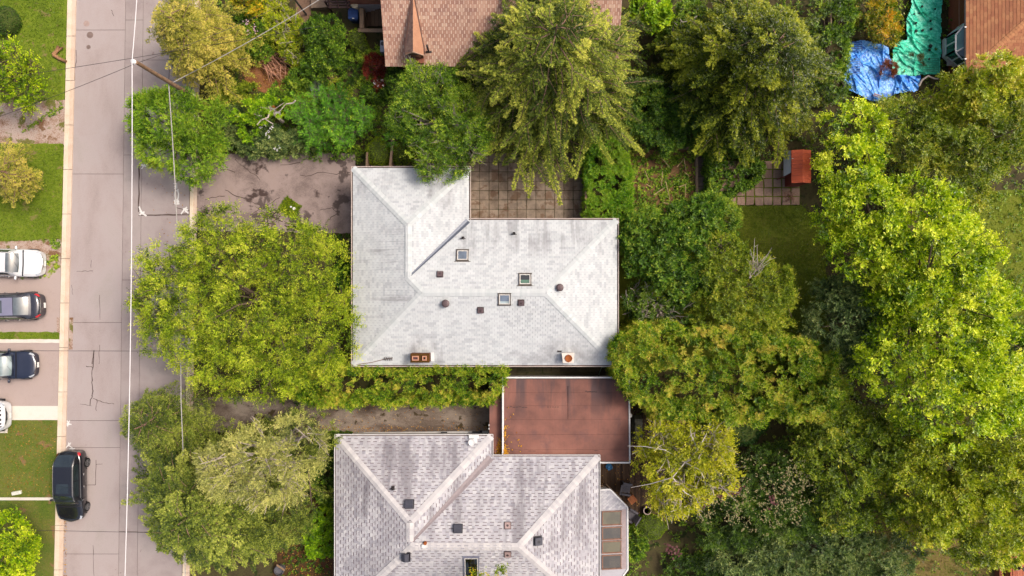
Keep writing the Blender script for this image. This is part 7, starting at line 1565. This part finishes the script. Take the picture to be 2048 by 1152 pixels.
T = empty('corner_bench', W(1350,828,0), 0, 'pale L shaped wooden bench on the deck under the cedar edge', 'bench'); pw = piece_mat('pale_bench_wood', [P(186,146,118), P(204,164,134)], gs=14)
for x0_,x1_,y0_,y1_ in ((1311,1345,812,815.5),(1311,1345,816.2,819.5),(1346,1354,811,836),(1355,1363,811,846),(1364,1372,811,846)):
    m = MB(); m.prism([WX(x0_,y0_,.85),WX(x1_,y0_,.85),WX(x1_,y1_,.85),WX(x0_,y1_,.85)][::-1], .81, .85); m.build('seat_board', pw, T)
m = MB()
for x, y in ((1314,815),(1342,815),(1350,832),(1368,842),(1368,815)): q = W(x,y,.8); m.box(q.x-.04,q.x+.04,q.y-.04,q.y+.04,.4,.805)
m.build('leg', pw, T)
T = empty('wooden_table', W(1325,840,0), 0, 'pale square wooden table beside the corner bench, half under the birch', 'table')
for k in range(5): x0_ = 1312+k*5.4; m = MB(); m.prism([WX(x0_,832,1.1),WX(x0_+5.1,832,1.1),WX(x0_+5.1,856,1.1),WX(x0_,856,1.1)][::-1], 1.06, 1.1); m.build('tabletop_board', pw, T)
m = MB()
for x, y in ((1315,835),(1336,835),(1315,853),(1336,853)): q = W(x,y,1.0); m.box(q.x-.03,q.x+.03,q.y-.03,q.y+.03,.4,1.055)
m.build('leg', pw, T)
m = MB(); q = W(1241,1057,.6); m.rbox((q.x,q.y,.4), .75,.09,.18); tag(m.build('deck_edge_board', white_m), 'short white board at the lower edge of the deck beside the sunroom', 'board')
# red deck at the bottom right
RD = empty('deck', W(2040,1130,0), 0, 'reddish brown deck with slatted railing at the bottom right corner', 'deck')
za = .9
for k in range(16):
    x0_ = 2026+k*4.6; m = MB(); m.prism([WX(x0_,1088,za),WX(x0_+4.35,1088,za),WX(x0_+4.35,1400,za),WX(x0_,1400,za)][::-1], za-.04, za); m.build('board', deck_r, RD)
m = MB(); m.prism([WX(1999,1100,.5),WX(2006,1100,.5),WX(2006,1400,.5),WX(1999,1400,.5)][::-1], 0, .5); m.build('lower_rail', deck_r, RD)
m = MB(); a = W(2023,1096,za+.95); c = W(2023,1400,za+.95); m.box(a.x-.07,a.x+.05,c.y,a.y,za+.88,za+.95); m.build('handrail', deck_r, RD)
for k in range(64):
    y = W(0,1100,.5).y-k*.13; m = MB(); m.tube([(W(2008,0,.3).x,y,.35),(W(2023,0,1.7).x,y+.0,1.75)], .026,.026,4); m.build('baluster', deck_r, RD)
T = empty('patio_stand', W(2036,1125,0), 0, 'round dark wire stand on the red deck at the bottom right corner', 'stand'); q = W(2036,1133,.95)
m = MB(); m.lathe((q.x,q.y,za+.002), [(.28,0),(.28,.03),(.25,.03),(.25,0)], 20); m.tube([(q.x,q.y,za),(q.x,q.y,za+.7)], .03); m.tube([(q.x-.25,q.y,za+.02),(q.x+.25,q.y,za+.02)], .015); m.tube([(q.x,q.y-.25,za+.02),(q.x,q.y+.25,za+.02)], .015); m.build('base', iron, T); m = MB(); m.disc((q.x,q.y+.1,za+.7), .2,.05,16); m.build('top', black_v, T)
# bits at the lower left garden
m = MB(); q = W(557,1142,.5); m.lathe((q.x,q.y,0), [(.3,0),(.34,.45),(.3,.5),(.28,.3),(.01,.3)], 20); tag(m.build('water_butt', flat_mat('grey_tub', P(104,104,112), .6)), 'round grey tub under the conifer at the bottom edge', 'tub')
m = MB(); m.tube([W(553,1130,.5),W(569,1141,.5)], .07,.07,4); tag(m.build('wooden_post', wood_grey), 'short piece of pale timber beside the grey tub', 'timber')
m = MB(); q = W(1219,1040,.0)
# yellow leaves collected on the flat roof
r = np.random.default_rng(77); Vs = []; 
for cx, cy, sx, sy, n, z in ((1009,907,4,9,330,zg+.03),(1010,864,2,9,60,zg+.03),(999,900,4,12,160,2.33),(1030,895,14,10,14,zg+.03),(1018,843,6,40,10,zg+.03)):
    x = cx+r.normal(0,sx*.8,n); y = np.clip(cy+r.normal(0,sy,n),760,912); keep = (x > 1008) if z > 2.5 else (x < 1003); x, y = x[keep], y[keep]; C = np.array([tuple(W(a,b_,z)) for a,b_ in zip(x,y)]); C[:,2] += r.uniform(0,.06,len(C)); d = nz(r.normal(0,1,(len(C),3))*[1,1,.25]); s_ = nz(np.cross(d,[0,0,1.0])); Vs.append(np.stack([C-s_*.03,C+s_*.03,C+d*.10],1))
V = np.concatenate(Vs); o = quad_mesh('fallen_leaves', V, r.random(len(V)), leaf_mat('leaf_fallen', [Lf(150,84,20,1.3), Lf(200,130,40,1.3), Lf(226,170,80,1.3)])); o['kind'] = 'stuff'; o['label'] = 'orange yellow leaves gathered against the white edge of the red flat roof'
# fallen leaves on lawns, paths and the drive
Vs = []
for poly, n, z in (([(10,850),(110,850),(104,990),(10,990)],260,.13),([(570,850),(720,850),(720,868),(570,868)],260,.06),([(480,100),(560,100),(600,180),(480,180)],500,.07),([(560,1080),(668,1080),(668,1152),(560,1152)],300,.05),([(126,1000),(134,1000),(132,1152),(122,1152)],120,.05),([(600,806),(960,806),(960,866),(600,866)],160,.06),([(720,853),(980,853),(980,864),(720,864)],200,.06),([(1200,930),(1300,930),(1300,1050),(1200,1050)],150,.42),([(300,360),(380,360),(380,700),(300,700)],60,.05)):
    x, y = scatter(poly, n, r); C = np.array([tuple(W(a,b_,z)) for a,b_ in zip(x,y)]); d = nz(r.normal(0,1,(n,3))*[1,1,.2]); s_ = nz(np.cross(d,[0,0,1.0])); l = r.uniform(.06,.12,n)[:,None]; Vs.append(np.stack([C-s_*l*.3,C+s_*l*.3,C+d*l],1))
V = np.concatenate(Vs); o = quad_mesh('leaf_litter', V, r.random(len(V)), leaf_mat('leaf_litter', [Lf(110,60,34,1.4), Lf(170,110,70,1.4), Lf(206,160,110,1.4)])); o['kind'] = 'stuff'; o['label'] = 'scattered brown fallen leaves on paths, mulch and lawn'
